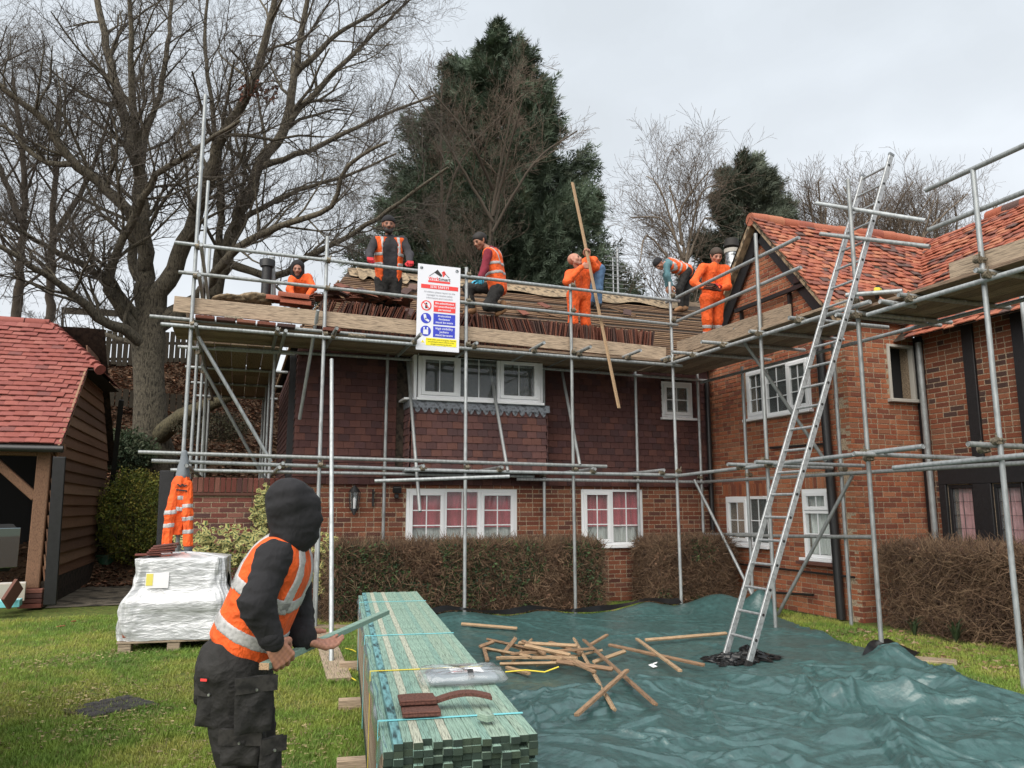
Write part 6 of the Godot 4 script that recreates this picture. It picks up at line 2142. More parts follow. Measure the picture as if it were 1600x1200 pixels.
func batten_stack() -> void:
	var o := thing("batten_stack", "long strapped stack of green treated roofing battens on the lawn", "timber stack", Vector3(0.58, 0, -3.12))
	var d := Vector3(0.128, 0, -0.992)
	o.basis = Basis(Vector3(0.992, 0, 0.128), UP, -d)   # x across, z towards the near end
	var L := 5.35
	var W := 0.0385
	var Hh := 0.0262
	var rest := MB.new()
	var cap := MB.new()
	cap.box(Transform3D(), Vector3(0.0365, 0.0245, 0.006))
	var capm := cap.done()
	var body := []
	for k in 3:
		var b := MB.new()
		b.box(Transform3D(Basis(), Vector3(0, 0, -L / 2)), Vector3(0.0375, 0.0255, L), 0.0015)
		body.append(b.done())
	for r in 23:
		for c in 16:
			var top := 22 - r
			if r == 0 and c == 0:
				continue   # the top left batten is the one being carried off
			var p := Vector3(c * W + 0.02 + rnd(-0.001, 0.001), 0.09 + top * Hh + 0.013, rnd(-0.03, 0.015) - (0.0 if R.randf() > 0.12 else rnd(0.02, 0.05)))
			if r < 9 or c == 0 and r < 20:
				var bt := obj("batten", body[0], M["green5" if r < 2 and c == 1 else ("green4" if r == 0 and c in [3, 6] else "green%d" % (R.randi() % 4))] if c > 0 or r < 2 else M["board%d" % (1 + R.randi() % 2)], o, Transform3D(Basis(Vector3.BACK, rnd(-0.01, 0.01)), p))
				obj("end_grain", capm, M["end%d" % (R.randi() % 4)], bt, Transform3D(Basis(), Vector3(0, 0, 0.0031)))
			else:
				rest.box(Transform3D(Basis(), p + Vector3(0, 0, -L / 2)), Vector3(0.0375, 0.0255, L))
	var rm := obj("battens", rest.done(), M.end1, o)
	rm.set_meta("kind", "stuff")
	for z in [-0.35, -1.9, -3.4, -4.9]:
		var m := MB.new()
		m.box(Transform3D(Basis(), Vector3(0.31 if z > -1 else 0.26, 0.045, z)), Vector3(0.68 if z > -1 else 0.86, 0.08, 0.08), 0.004)
		obj("bearer", m.done(), M.board0, o)
	for q in [[-0.33, 0.016, "strap_teal"], [-1.35, 0.014, "strap_yellow"], [-2.55, 0.016, "strap_teal"], [-4.5, 0.016, "strap_teal"]]:
		var m := MB.new()
		var y := 0.09 + 23 * Hh + 0.004
		m.box(Transform3D(Basis(), Vector3(0.31, y, q[0])), Vector3(0.63, 0.0025, q[1]))
		m.box(Transform3D(Basis(), Vector3(-0.006, y / 2 + 0.04, q[0])), Vector3(0.003, y - 0.08, q[1]))
		obj("strap", m.done(), M[q[2]], o)
	var m := MB.new()   # torn blue film left along the near side
	m.sheet(func(u, v): return Vector3(-0.012 + 0.03 * v * v - 0.006 * sin(u * 60.0), 0.69 - 0.02 * v * v - 0.09 * (1.0 - v) * (1.0 + 0.3 * sin(u * 25.0)), -0.05 - u * 5.2), 90, 5)
	obj("film", m.done(), M.blue_film, o)
	# on top: bagged sheet, three tiles, an offcut
	var bag := thing("bagged_sheet", "folded grey sheet in a clear plastic bag on the green battens", "bagged sheet", Vector3(1.16, 0.7, -4.07))
	bag.rotation.y = -0.12
	m = MB.new()
	m.box(Transform3D(Basis(), Vector3(0, 0.022, 0)), Vector3(0.36, 0.036, 0.25), 0.014)
	obj("folded_sheet", m.done(), M.pack_grey, bag)
	m = MB.new()
	var bf := noise(9.0, 3, 91)
	m.sheet(func(u, v):
		var a: float = u * TAU
		var x: float = signf(cos(a)) * pow(absf(cos(a)), 0.35)
		var z: float = signf(sin(a)) * pow(absf(sin(a)), 0.35)
		var k: float = [1.05, 1.12, 1.02, 0.86, 0.0][int(v * 4.0 + 0.5)]
		var y: float = [0.004, 0.02, 0.052, 0.058, 0.056][int(v * 4.0 + 0.5)]
		return Vector3(x * 0.2 * k, y + 0.008 * bf.get_noise_2d(x * 0.8, z * 0.8 + v), z * 0.145 * k) * (1.0 + 0.06 * bf.get_noise_2d(a * 2.0, v)), 60, 4)
	obj("bag", m.done(), M.poly_bag, bag)
	m = MB.new()
	m.box(Transform3D(Basis(), Vector3(0.03, 0.0415, -0.03)), Vector3(0.17, 0.001, 0.12))
	obj("label", m.done(), M.paper, bag)
	m = MB.new()
	m.box(Transform3D(Basis(), Vector3(-0.02, 0.0425, -0.005)), Vector3(0.055, 0.001, 0.01))
	m.box(Transform3D(Basis(), Vector3(0.04, 0.0425, -0.005)), Vector3(0.05, 0.0008, 0.004))
	obj("label_print", m.done(), M.print_red, bag)
	m = MB.new()
	m.box(Transform3D(Basis(Vector3.RIGHT, 0.5), Vector3(0.03, 0.055, 0.115)), Vector3(0.03, 0.004, 0.06), 0.001)
	obj("black_tag", m.done(), M.print_black, bag)
	var ty := 0.70
	for q in [[Vector3(0.81, 0.7, -3.49), 0.012, -0.15, "flat", "brown clay tile lying under another at the near end of the battens"], [Vector3(0.82, 0.7, -3.61), 0.032, -0.13, "flat", "topmost flat brown clay tile at the near end of the battens"], [Vector3(1.02, 0.7, -3.55), 0.028, -0.2, "curved", "curved brown clay tile resting on the two flat ones and a block"]]:
		var t := MB.new()
		if q[3] == "flat":
			t.sheet(func(u, v): return Vector3((u - 0.5) * 0.165, 0.008 - 0.01 * pow(2.0 * u - 1.0, 2.0) * 0.3, (v - 0.5) * -0.165), 8, 2)
			t.box(Transform3D(), Vector3(0.165, 0.013, 0.165), 0.003)
			t.box(Transform3D(Basis(), Vector3(0.0, 0.0105, 0.05)), Vector3(0.165, 0.009, 0.06), 0.003)
		else:
			t.sheet(func(u, v):
				return Vector3((u - 0.5) * 0.26, 0.03 * sin(u * PI * 0.9) + 0.006, (v - 0.5) * -0.07), 14, 2)
			t.sheet(func(u, v):
				return Vector3((u - 0.5) * 0.26, 0.03 * sin(u * PI * 0.9) - 0.009, (v - 0.5) * 0.07), 14, 2)
			t.sheet(func(u, v):
				return Vector3((u - 0.5) * 0.26, 0.03 * sin(u * PI * 0.9) - 0.009 + 0.015 * v, 0.035), 14, 1)
			t.sheet(func(u, v):
				return Vector3((0.5 - u) * 0.26, 0.03 * sin((1.0 - u) * PI * 0.9) - 0.009 + 0.015 * v, -0.035), 14, 1)
		tag(obj("clay_tile", t.done(), M.clay, self, Transform3D(Basis(UP, q[2]), q[0] + UP * q[1])), q[4], "roof tile")
	m = MB.new()
	m.box(Transform3D(Basis(UP, 0.35), Vector3(1.04, 0.72, -3.27)), Vector3(0.04, 0.028, 0.07), 0.002)
	tag(obj("batten_offcut", m.done(), M.green2), "short green batten offcut propping the curved brown tile", "timber offcut")


func old_battens(fs: Array) -> void:
	var hp := "old roof battens thrown on the tarpaulin"
	var list := [
		[Vector3(2.39, 0.05, -5.36), Vector3(3.18, 0.12, -6.07), "long old batten lying nearest, crossing over two others in the heap"],
		[Vector3(3.74, 0.05, -8.42), Vector3(2.7, 0.05, -5.38), "long old batten pointing to the camera, left of a parallel one"],
		[Vector3(3.72, 0.08, -8.11), Vector3(2.99, 0.05, -5.28), "longest old batten of the heap, ending nearest the ladder foot's side"],
		[Vector3(3.71, 0.06, -7.95), Vector3(4.04, 0.12, -8.18), "short old batten tilted up at the back of the heap"],
		[Vector3(4.42, 0.05, -8.18), Vector3(3.86, 0.05, -6.35), "old batten under the pale split one, right of the heap"],
		[Vector3(3.92, 0.07, -7.89), Vector3(4.3, 0.06, -6.64), "pale split old batten reaching right to the black plastic"],
		[Vector3(4.49, 0.05, -8.11), Vector3(5.65, 0.05, -8.21), "thin old batten lying alone, ending behind the ladder foot"],
		[Vector3(3.01, 0.14, -7.49), Vector3(3.07, 0.08, -6.48), "old batten slanting down over the heap's right shoulder"],
		[Vector3(2.93, 0.11, -7.01), Vector3(3.28, 0.07, -6.54), "old batten low on the heap's near right side"],
		[Vector3(2.74, 0.07, -8.56), Vector3(3.02, 0.11, -7.55), "old batten along the back left of the heap"],
		[Vector3(2.55, 0.06, -8.24), Vector3(2.74, 0.09, -8.35), "short old batten at the heap's left tip"],
		[Vector3(2.65, 0.04, -8.44), Vector3(2.44, 0.04, -7.63), "stub of old batten upright at the heap's left tip"],
		[Vector3(2.65, 0.05, -7.78), Vector3(2.91, 0.16, -8.1), "stub of old batten standing steeply in the heap's left"],
		[Vector3(3.39, 0.05, -7.17), Vector3(3.91, 0.07, -7.51), "short old batten bridging the two long parallel ones"],
		[Vector3(2.79, 0.03, -9.82), Vector3(3.41, 0.03, -9.44), "thin pale lath alone on the tarpaulin beyond the heap"],
		[Vector3(2.97, 0.1, -8.17), Vector3(3.42, 0.13, -7.63), ""], [Vector3(2.62, 0.13, -7.44), Vector3(3.53, 0.12, -7.46), ""], [Vector3(2.53, 0.09, -7.49), Vector3(3.14, 0.12, -7.01), ""], [Vector3(2.48, 0.06, -7.35), Vector3(2.96, 0.08, -7.07), ""],
		[Vector3(2.98, 0.13, -8.06), Vector3(2.89, 0.15, -7.23), ""], [Vector3(3.19, 0.09, -7.46), Vector3(3.22, 0.05, -7.04), ""], [Vector3(2.55, 0.08, -8), Vector3(2.77, 0.12, -7.27), ""], [Vector3(2.53, 0.03, -7.3), Vector3(2.64, 0.03, -6.97), ""], [Vector3(2.8, 0.16, -7.52), Vector3(3.11, 0.14, -7.11), ""],
		[Vector3(2.91, 0.06, -8.23), Vector3(3.09, 0.06, -7.23), ""], [Vector3(2.56, 0.03, -7.71), Vector3(3.38, 0.04, -7.57), ""], [Vector3(2.85, 0.03, -7.31), Vector3(3.73, 0.05, -7.69), ""], [Vector3(3.26, 0.05, -8.55), Vector3(2.64, 0.05, -7.44), ""], [Vector3(3.35, 0.08, -8.2), Vector3(3.35, 0.1, -7.42), ""]]
	for q in list:
		var m := MB.new()
		var a: Vector3 = q[0]
		var b: Vector3 = q[1]
		a.y += tarp_height(a.x, a.z, fs) - 0.02
		b.y += tarp_height(b.x, b.z, fs) - 0.02
		var l := (b - a).length()
		m.bar(Vector3(-l / 2, 0, 0), Vector3(l / 2, 0, 0), 0.04, 0.024, 0.003)
		m.box(Transform3D(Basis(UP, 0.4), Vector3(l / 2 - 0.02, 0, 0)), Vector3(0.05, 0.022, 0.03), 0.003)
		var x := (b - a) / l
		var z := x.cross(UP).normalized()
		var roll := rnd(-0.7, 0.7)
		var bs := Basis(x, z.cross(x), z) * Basis(Vector3.RIGHT, roll)
		tag(obj("old_batten", m.done(), M["batten%d" % [0, 3, 3, 1][R.randi() % 4]], self, Transform3D(bs, (a + b) / 2 + UP * 0.03)), q[2] if q[2] else "weathered old batten jumbled in the middle of the heap on the tarpaulin", "batten", hp)
	for q in [[[Vector3(2.43, 0.08, -7.05), Vector3(2.6, 0.1, -6.97), Vector3(2.79, 0.07, -6.97), Vector3(2.91, 0.12, -6.91)], "yellow strap curling through the heap of old battens"], [[Vector3(1.24, 0.02, -9.1), Vector3(1.3, 0.03, -8.9), Vector3(1.32, 0.02, -8.83)], "short yellow strap on grass beside the stack's far left side"], [[Vector3(1.18, 0.02, -8.12), Vector3(1.09, 0.03, -7.78), Vector3(1.08, 0.03, -7.55), Vector3(1.12, 0.02, -7.42)], "looped yellow strap on grass beside the sole board"]]:
		var m := MB.new()
		var r := PackedFloat32Array()
		for i in q[0].size():
			r.append(0.007)
		m.tube(PackedVector3Array(q[0]), r, 5)
		tag(obj("plastic_strap", m.done(), M.strap_yellow), q[1], "strap")
	var m := MB.new()
	m.box(Transform3D(Basis(UP, 0.5) * Basis(Vector3.RIGHT, 0.3), Vector3(3.94, 0.05, -6.98)), Vector3(0.07, 0.004, 0.06))
	m.box(Transform3D(Basis(UP, 0.9) * Basis(Vector3.RIGHT, -0.3), Vector3(4, 0.06, -7.04)), Vector3(0.06, 0.004, 0.04))
	tag(obj("paper_scrap", m.done(), M.paper), "crumpled white paper scrap on the tarpaulin right of old battens", "paper")


func pallet() -> void:
	var c := Vector3(-0.66, 0, -9.65)
	var o := thing("tile_pallet", "pallet of roof tiles wrapped in white stretch film on the lawn", "pallet", Vector3(c.x + 0.12, 0, c.z - 0.5))
	o.rotation.y = -0.08
	var m: MB
	for x in [-0.5, 0.0, 0.5]:
		for z in [-0.42, 0.0, 0.42]:
			m = MB.new()
			m.box(Transform3D(Basis(), Vector3(x, 0.05, z)), Vector3(0.13, 0.1, 0.13), 0.004)
			obj("block", m.done(), M.board1, o)
	for z in [-0.43, -0.21, 0.0, 0.21, 0.43]:
		m = MB.new()
		m.box(Transform3D(Basis(), Vector3(0, 0.112, z)), Vector3(1.16, 0.022, 0.13), 0.003)
		obj("deck_board", m.done(), M.board1, o)
	letters(o, "CEI", 0.5, 0.045, 0.07, M.print_black, 0.487)
	for k in 5:   # tile courses showing through at the bottom
		m = MB.new()
		m.box(Transform3D(Basis(), Vector3(-0.43 + k * 0.215, 0.19, 0.466)), Vector3(0.2, 0.05, 0.02), 0.005)
		obj("tile_edge", m.done(), M.clay_orange, o)
	var f := noise(2.6, 3, 41)
	var g := noise(1.2, 2, 43)
	m = MB.new()
	m.sheet(func(u, v):
		var a: float = -u * TAU
		var x: float = signf(cos(a)) * pow(absf(cos(a)), 0.22)
		var z: float = signf(sin(a)) * pow(absf(sin(a)), 0.22)
		var k := 1.0
		var y: float = 0.125 + v * 0.98
		if v > 0.38:
			k = lerpf(1.0, 0.84, smoothstep(0.38, 0.6, v))
		if v > 0.6:
			k = lerpf(0.84, 0.8, (v - 0.6) / 0.3)
		if v > 0.9:
			y = 0.125 + 0.9 * 0.98 + (v - 0.9) * 0.5
			k = 0.8 * pow(1.0 - (v - 0.9) / 0.1, 0.6)
		var wr: float = 0.012 * f.get_noise_2d(a * 2.5, y * 1.2) + 0.04 * g.get_noise_2d(a, y * 1.5) + 0.0015 * sin(y * 60.0 + 3.0 * f.get_noise_2d(a, 4.0))
		return Vector3(x * (0.6 * k + wr), y + 0.02 * g.get_noise_2d(x * 2.0, z * 2.0), z * (0.5 * k + wr)), 120, 70)
	obj("stretch_film", m.done(), M.stretch_wrap, o)
	m = MB.new()
	m.box(Transform3D(Basis(Vector3.RIGHT, -0.05), Vector3(-0.22, 0.77, 0.44)), Vector3(0.24, 0.17, 0.002))
	obj("label", m.done(), M.paper, o)
	m = MB.new()
	m.box(Transform3D(Basis(Vector3.RIGHT, -0.05), Vector3(-0.3, 0.78, 0.4425)), Vector3(0.07, 0.13, 0.002))
	obj("label_mark", m.done(), M.paper_yellow, o)
	var tb := MB.new()
	tb.box(Transform3D(), Vector3(0.27, 0.018, 0.165), 0.003)
	tb.box(Transform3D(Basis(), Vector3(0.125, -0.014, 0)), Vector3(0.018, 0.014, 0.14), 0.003)
	var tm := tb.done()
	var names := ["lowest brown tile of the little pile on the wrapped pallet", "second brown tile up, slipped left, on the wrapped pallet", "third brown tile of the pile on the wrapped pallet", "fourth brown tile of the pile on the wrapped pallet", "topmost brown tile of the pile on the wrapped pallet"]
	var y0 := 1.05
	for i in 5:
		var p := o.position + Vector3(-0.3 + 0.02 * i + (-0.08 if i < 1 else 0.02), y0 + i * 0.026, 0.28)
		tag(obj("clay_tile", tm, M["garden%d" % [0, 2, 0, 5, 2][i]], self, Transform3D(Basis(UP, 0.1 + rnd(-0.06, 0.06)) * Basis(Vector3.BACK, 0.03 * i), p)), names[i], "roof tile")


# ---------- goods on the scaffold and the roof ----------
func roof_goods() -> void:
	var t := MB.new()
	t.sheet(func(u, v): return Vector3((u - 0.5) * 0.165, (v - 0.5) * 0.265, 0.0075 + 0.006 * sin(u * PI)), 3, 1)
	t.sheet(func(u, v): return Vector3((0.5 - u) * 0.165, (v - 0.5) * 0.265, -0.0075 + 0.006 * sin(u * PI)), 3, 1)
	for e in [[Vector3(-0.0825, -0.1325, 0), Vector3(-0.0825, 0.1325, 0)], [Vector3(0.0825, 0.1325, 0), Vector3(0.0825, -0.1325, 0)], [Vector3(-0.0825, 0.1325, 0), Vector3(0.0825, 0.1325, 0)], [Vector3(0.0825, -0.1325, 0), Vector3(-0.0825, -0.1325, 0)]]:
		var z := Vector3(0, 0, 0.0075)
		t.quad(e[0] - z, e[0] + z, e[1] + z, e[1] - z)
	var tile := t.done()
	var grp := "reclaimed clay tiles stood on edge along the platform"
	var lab := "reclaimed brown clay tile stood on edge in the long row behind the toe board"
	var place := func(p: Vector3, b: Basis, lb: String, g: String):
		tag(obj("roof_tile", tile, M["reclaimed%d" % (R.randi() % 6)], self, Transform3D(b, p)), lb, "roof tile", g)
	# tiles below, hidden behind the toe board, carry the row that shows
	var at := []
	var cols := []
	for i in 260:
		var x := 0.95 + i * 0.0215
		at.append(Transform3D(Basis(Vector3.BACK, rnd(-0.1, 0.1)) * Basis(UP, PI / 2), Vector3(x, 4.165 - 0.012 * x, -11.2 + rnd(-0.02, 0.02))))
		cols.append(M.tones.reclaimed[R.randi() % 6])
	many("tile_row", tile, M.reclaimed_many, at, cols)
	var x := 1.0
	var lean := 0.2
	while x < 6.45:
		lean = clampf(lean + rnd(-0.09, 0.09), -0.38, 0.42)
		if R.randf() < 0.04:
			lean = rnd(-0.35, 0.4)
		var y := 4.45 - 0.014 * x + rnd(-0.015, 0.02) - 0.02 * absf(lean)
		if x > 2.2 and x < 3.05:
			y -= 0.03
		var z := -11.2 + rnd(-0.025, 0.025)
		place.call(Vector3(x, y, z), Basis(Vector3.BACK, -lean) * Basis(UP, PI / 2 + rnd(-0.12, 0.12)), lab, grp)
		x += 0.0265 + absf(lean) * 0.006 + (0.06 if R.randf() < 0.02 else 0.0)
	# slates of tiles slid on their sides in the left half of the platform
	var heap := "loose reclaimed tiles heaped at the left of the platform"
	for i in 46:
		var px := rnd(0.95, 2.25)
		var py := 4.6 + 0.09 * sin((px - 0.9) * 2.4) * R.randf() + rnd(0.0, 0.06)
		place.call(Vector3(px, py, -11.22 + rnd(-0.14, 0.1)), Basis(UP, rnd(-0.6, 0.6)) * Basis(Vector3.BACK, rnd(-0.35, 0.15)) * Basis(Vector3.RIGHT, -PI / 2 + rnd(-0.2, 0.2)), "reclaimed tile lying loose in the heap left of the safety sign", heap)
	# tiles left scattered on the slope behind
	var nrm := Vector3(0, 0.829, 0.559)
	for i in 34:
		var s := rnd(0.3, 2.7)
		var q := Vector3(rnd(1.5, 3.1) if i < 26 else rnd(3.3, 8.0), 4.17 + s * 0.559, -11.95 - s * 0.829) + nrm * rnd(0.06, 0.16)
		place.call(q, Basis(nrm, rnd(-0.8, 0.8)) * Basis(Vector3.RIGHT, -PI / 2 + 0.6 + rnd(-0.15, 0.15)), "old tile left lying on the stripped roof slope", "old tiles scattered on the stripped slope")
	# bright new half-round tiles at the left end, on a stack of brown ones
	for q in [[Vector3(0.39, 4.49, -11.1), 0.3, "bright orange ridge tile at the back, leftmost of the new ones"], [Vector3(0.64, 4.43, -11), 0.42, "lower bright orange ridge tile of the stacked pair on the platform"], [Vector3(0.61, 4.52, -11), 0.42, "upper bright orange ridge tile of the stacked pair on the platform"]]:
		var m := MB.new()
		var L: float = q[1]
		m.sheet(func(u, v): return Vector3((u - 0.5) * L, 0.09 * sin(v * PI) - 0.03, 0.11 * cos(v * PI)), 2, 12)
		m.sheet(func(u, v): return Vector3((0.5 - u) * L, 0.075 * sin(v * PI) - 0.03, 0.095 * cos(v * PI)), 2, 12)
		tag(obj("ridge_tile", m.done(), M.clay_orange, self, Transform3D(Basis(Vector3.BACK, -0.03), q[0])), q[2], "ridge tile")
	for i in 5:
		place.call(Vector3(0.79, 4.51, -11.1) + Vector3(0.02, -0.1 + i * 0.03, 0), Basis(UP, 0.1) * Basis(Vector3.RIGHT, -PI / 2), "brown tile in the short flat stack beside the orange ridge tiles", "flat stack of brown tiles")
	for i in 6:
		var m := MB.new()
		m.box(Transform3D(Basis(Vector3.BACK, -0.02), Vector3(-0.52 + i * 0.26 + (0.35 if i == 5 else 0.0), 4.07 - i * 0.008, -10.85)), Vector3(0.24, 0.045, 0.3), 0.006)
		tag(obj("clay_slab", m.done(), M["reclaimed%d" % ((i * 2) % 5)]), "brown slab laid on the platform edge under the toe board, left of the sign", "tile", "slabs under the toe board")
	for q in [[Vector3(-0.21, 4.46, -11.2), Vector3(0.24, 0.06, 0.2), "tan rolled sacking behind the toe board, nearest the left standard"], [Vector3(0.11, 4.49, -11.2), Vector3(0.24, 0.085, 0.22), "tan crumpled sacking behind the toe board, left of orange ridge tiles"]]:
		var m := MB.new()
		var f := noise(4.0, 3, int(q[1].x * 100))
		m.sheet(func(u, v):
			var a: float = u * TAU
			var b: float = (v - 0.5) * PI
			var d := Vector3(cos(b) * cos(a), sin(b), -cos(b) * sin(a))
			return d * q[1] * (1.0 + 0.35 * f.get_noise_3dv(d * 0.6)), 24, 12)
		tag(obj("sacking", m.done(), M.felt, self, Transform3D(Basis(), q[0])), q[2], "sacking")
	# vent pipe and aerial
	var v := thing("vent_pipe", "black capped vent pipe at the cottage's left end", "vent pipe", Vector3(0.3, 5.21, -14))
	var m := MB.new()
	m.tube([Vector3(0, -1.2, 0), Vector3(0, 0.62, 0)], [0.085, 0.085], 14)
	obj("pipe", m.done(), M.black_paint, v)
	m = MB.new()
	m.tube([Vector3(0, 0.62, 0), Vector3(0, 0.66, 0), Vector3(0, 0.74, 0), Vector3(0, 0.76, 0)], [0.12, 0.135, 0.135, 0.09], 14)
	obj("cap", m.done(), M.black_metal, v)
	m = MB.new()
	m.pipe(Vector3(0.44, 5.27, -14.2), Vector3(0.38, 6.08, -14.2), 0.05)
	tag(obj("vent_tube", m.done(), M.galv1), "thin grey tube standing just right of the black vent pipe", "pipe")
	var a := thing("tv_aerial", "silver many-rodded television aerial on a mast behind the ridge", "aerial", Vector3(8.0, 5.9, -15.3))
	m = MB.new()
	m.tube([Vector3(0, -0.5, 0), Vector3(0, 1.6, 0)], [0.026, 0.026], 8)
	obj("mast", m.done(), M.alu, a)
	m = MB.new()
	m.tube([Vector3(-0.14, 0.5, 0.04), Vector3(-0.14, 1.35, 0.04)], [0.016, 0.016], 6)
	m.tube([Vector3(-0.16, 0.9, 0.02), Vector3(0.05, 0.9, 0.02)], [0.012, 0.012], 6)
	obj("boom", m.done(), M.alu, a)
	for i in 9:
		m = MB.new()
		var y := 0.5 + i * 0.105
		m.tube([Vector3(-0.36, y, 0.06), Vector3(0.22, y + 0.01, 0.06)], [0.006, 0.006], 5)
		obj("rod", m.done(), M.alu, a)
	for i in 9:
		m = MB.new()
		var y := 1.08 + i * 0.085
		m.tube([Vector3(-0.2 + 0.004 * i, y + 0.02, 0.0), Vector3(-0.1, y, 0.03), Vector3(0.09, y, 0.03), Vector3(0.19 - 0.004 * i, y + 0.02, 0.0)], [0.005, 0.005, 0.005, 0.005], 5)
		obj("rod", m.done(), M.alu, a)
	# a few tools on the boards by the ladder
	var d := thing("drill", "cordless drill lying on the boards at the ladder top", "drill", Vector3(7, 4.07, -6.81))
	d.rotation = Vector3(0.2, 0.5, 0)
	m = MB.new()
	m.tube([Vector3(-0.12, 0.03, 0), Vector3(0.06, 0.03, 0), Vector3(0.13, 0.03, 0)], [0.035, 0.038, 0.018], 10)
	m.box(Transform3D(Basis(Vector3.BACK, 0.5), Vector3(-0.1, -0.03, 0)), Vector3(0.045, 0.13, 0.04), 0.008)
	obj("body", m.done(), M.black_metal, d)
	m = MB.new()
	m.box(Transform3D(Basis(), Vector3(-0.16, 0.0, 0.02)), Vector3(0.08, 0.05, 0.07), 0.008)
	obj("battery", m.done(), M.strap_yellow, d)
	for q in [[Vector3(7, 4.05, -6.96), 0.7, "short board lying under the drill at the ladder top"], [Vector3(7.05, 4.02, -6.73), 0.5, "second short board beside the drill at the ladder top"]]:
		m = MB.new()
		m.box(Transform3D(Basis(UP, q[1]), q[0]), Vector3(0.5, 0.035, 0.15), 0.004)
		tag(obj("short_board", m.done(), M.board2), q[2], "board")
	# brown tiles stacked by the brick gable
	for i in 22:
		place.call(Vector3(7.6, 4.15, -10.9 + i * 0.055 + rnd(-0.01, 0.01)), Basis(Vector3.RIGHT, rnd(-0.35, 0.1)) * Basis(UP, rnd(-0.15, 0.15)), "brown tile stood on edge at the foot of the brick gable", "tiles at the foot of the gable")


# ---------- people ----------
# A hand from wrist w along d, palm facing pn, thumb on the side t; curl 0 (open) to 1 (fist). Adds palm and five fingers to f.
func hand(f: Field, w: Vector3, d: Vector3, pn: Vector3, t: Vector3, curl: float, s := 1.0) -> void:
	d = d.normalized()
	pn = (pn - d * pn.dot(d)).normalized()
	var side := d.cross(pn)
	if side.dot(t) < 0:
		side = -side
	var across := [0.033, 0.011, -0.011, -0.031]
	var lens := [0.04, 0.045, 0.041, 0.032]
	for i in 4:
		var kn: Vector3 = w + (d * (0.088 - 0.004 * absf(i - 1.2)) + side * across[i] - pn * 0.004) * s
		f.cap(w + (d * 0.012 + side * across[i] * 0.62) * s, kn, 0.0155 * s, 0.0125 * s)
		var p := kn
		var a := curl * (0.9 + 0.06 * i)
		var dir := d
		for j in 3:
			dir = dir.rotated(d.cross(pn).normalized(), a * (0.9 if j == 0 else 1.15))
			var q: Vector3 = p + dir * lens[i] * s * [1.0, 0.66, 0.52][j]
			f.cap(p, q, (0.0105 - 0.001 * j) * s, (0.0098 - 0.0012 * j) * s)
			p = q
	var tb := w + (d * 0.025 + side * 0.03 + pn * 0.008) * s
	var t1 := tb + (d * 0.03 + side * 0.026 + pn * 0.014 * (1.0 + curl)) * s
	var t2 := t1 + (d * 0.03 + side * (0.012 - 0.022 * curl) + pn * 0.018 * curl) * s
	var t3 := t2 + (d * 0.022 - side * 0.02 * curl + pn * 0.016 * curl) * s
	f.cap(tb, t1, 0.016 * s, 0.0125 * s)
	f.cap(t1, t2, 0.012 * s, 0.0105 * s)
	f.cap(t2, t3, 0.0105 * s, 0.0085 * s)


func head_frame(c: Vector3, face: Vector3, up := Vector3.UP) -> Transform3D:
	var z := face.normalized()
	var x := up.cross(z).normalized()
	return Transform3D(Basis(x, z.cross(x), z).scaled(Vector3.ONE * 1.09), c)


func head_field(k := 0.02) -> Field:
	var f := Field.new()
	f.k = k
	f.cap(Vector3(0, 0.042, -0.022), Vector3(0, 0.04, -0.03), 0.084)
	f.cap(Vector3(0, 0.035, 0.012), Vector3(0, 0.0, 0.02), 0.072, 0.068)
	f.cap(Vector3(0, -0.03, 0.028), Vector3(0, -0.082, 0.06), 0.058, 0.026)
	f.cap(Vector3(-0.04, -0.05, 0.01), Vector3(0.0, -0.085, 0.055), 0.032, 0.024)
	f.cap(Vector3(0.04, -0.05, 0.01), Vector3(0.0, -0.085, 0.055), 0.032, 0.024)
	f.cap(Vector3(0, 0.012, 0.088), Vector3(0, -0.022, 0.104), 0.008, 0.013)
	f.cap(Vector3(-0.012, -0.026, 0.094), Vector3(0.012, -0.026, 0.094), 0.009)
	f.cap(Vector3(-0.042, 0.024, 0.076), Vector3(0.042, 0.024, 0.076), 0.011)
	f.cap(Vector3(-0.02, -0.052, 0.083), Vector3(0.02, -0.052, 0.083), 0.0095)
	for s in [-1, 1]:
		f.cap(Vector3(s * 0.045, -0.012, 0.058), Vector3(s * 0.04, -0.02, 0.06), 0.022)
		f.cap(Vector3(s * 0.08, 0.02, -0.012), Vector3(s * 0.078, -0.02, -0.004), 0.014, 0.01)
	for s in [-1, 1]:
		f.holes.append([Vector3(s * 0.031, 0.004, 0.1), 0.013])
	return f


func skin_paint(c: Color, stubble: float) -> Callable:
	return func(p: Vector3):
		var q := c
		if p.z > 0.0 and p.y < -0.03:
			q = q.lerp(Color(0.03, 0.022, 0.018), stubble * smoothstep(-0.03, -0.045, p.y))
		if (p - Vector3(0, -0.052, 0.09)).length() < 0.022 and absf(p.y + 0.052) < 0.01:
			q = q.lerp(Color(0.3, 0.09, 0.075), 0.55)
		for s in [-1, 1]:
			var e := p - Vector3(s * 0.031, 0.004, 0.08)
			if e.length() < 0.017:
				q = q.lerp(Color(0.02, 0.014, 0.012), 0.75)
			if absf(p.y - 0.026) < 0.006 and absf(p.x - s * 0.032) < 0.018 and p.z > 0.05:
				q = q.lerp(Color(0.015, 0.01, 0.008), 0.7)
		if absf(p.x) > 0.07:
			q = q.lerp(Color(0.4, 0.15, 0.1), 0.3)
		return q


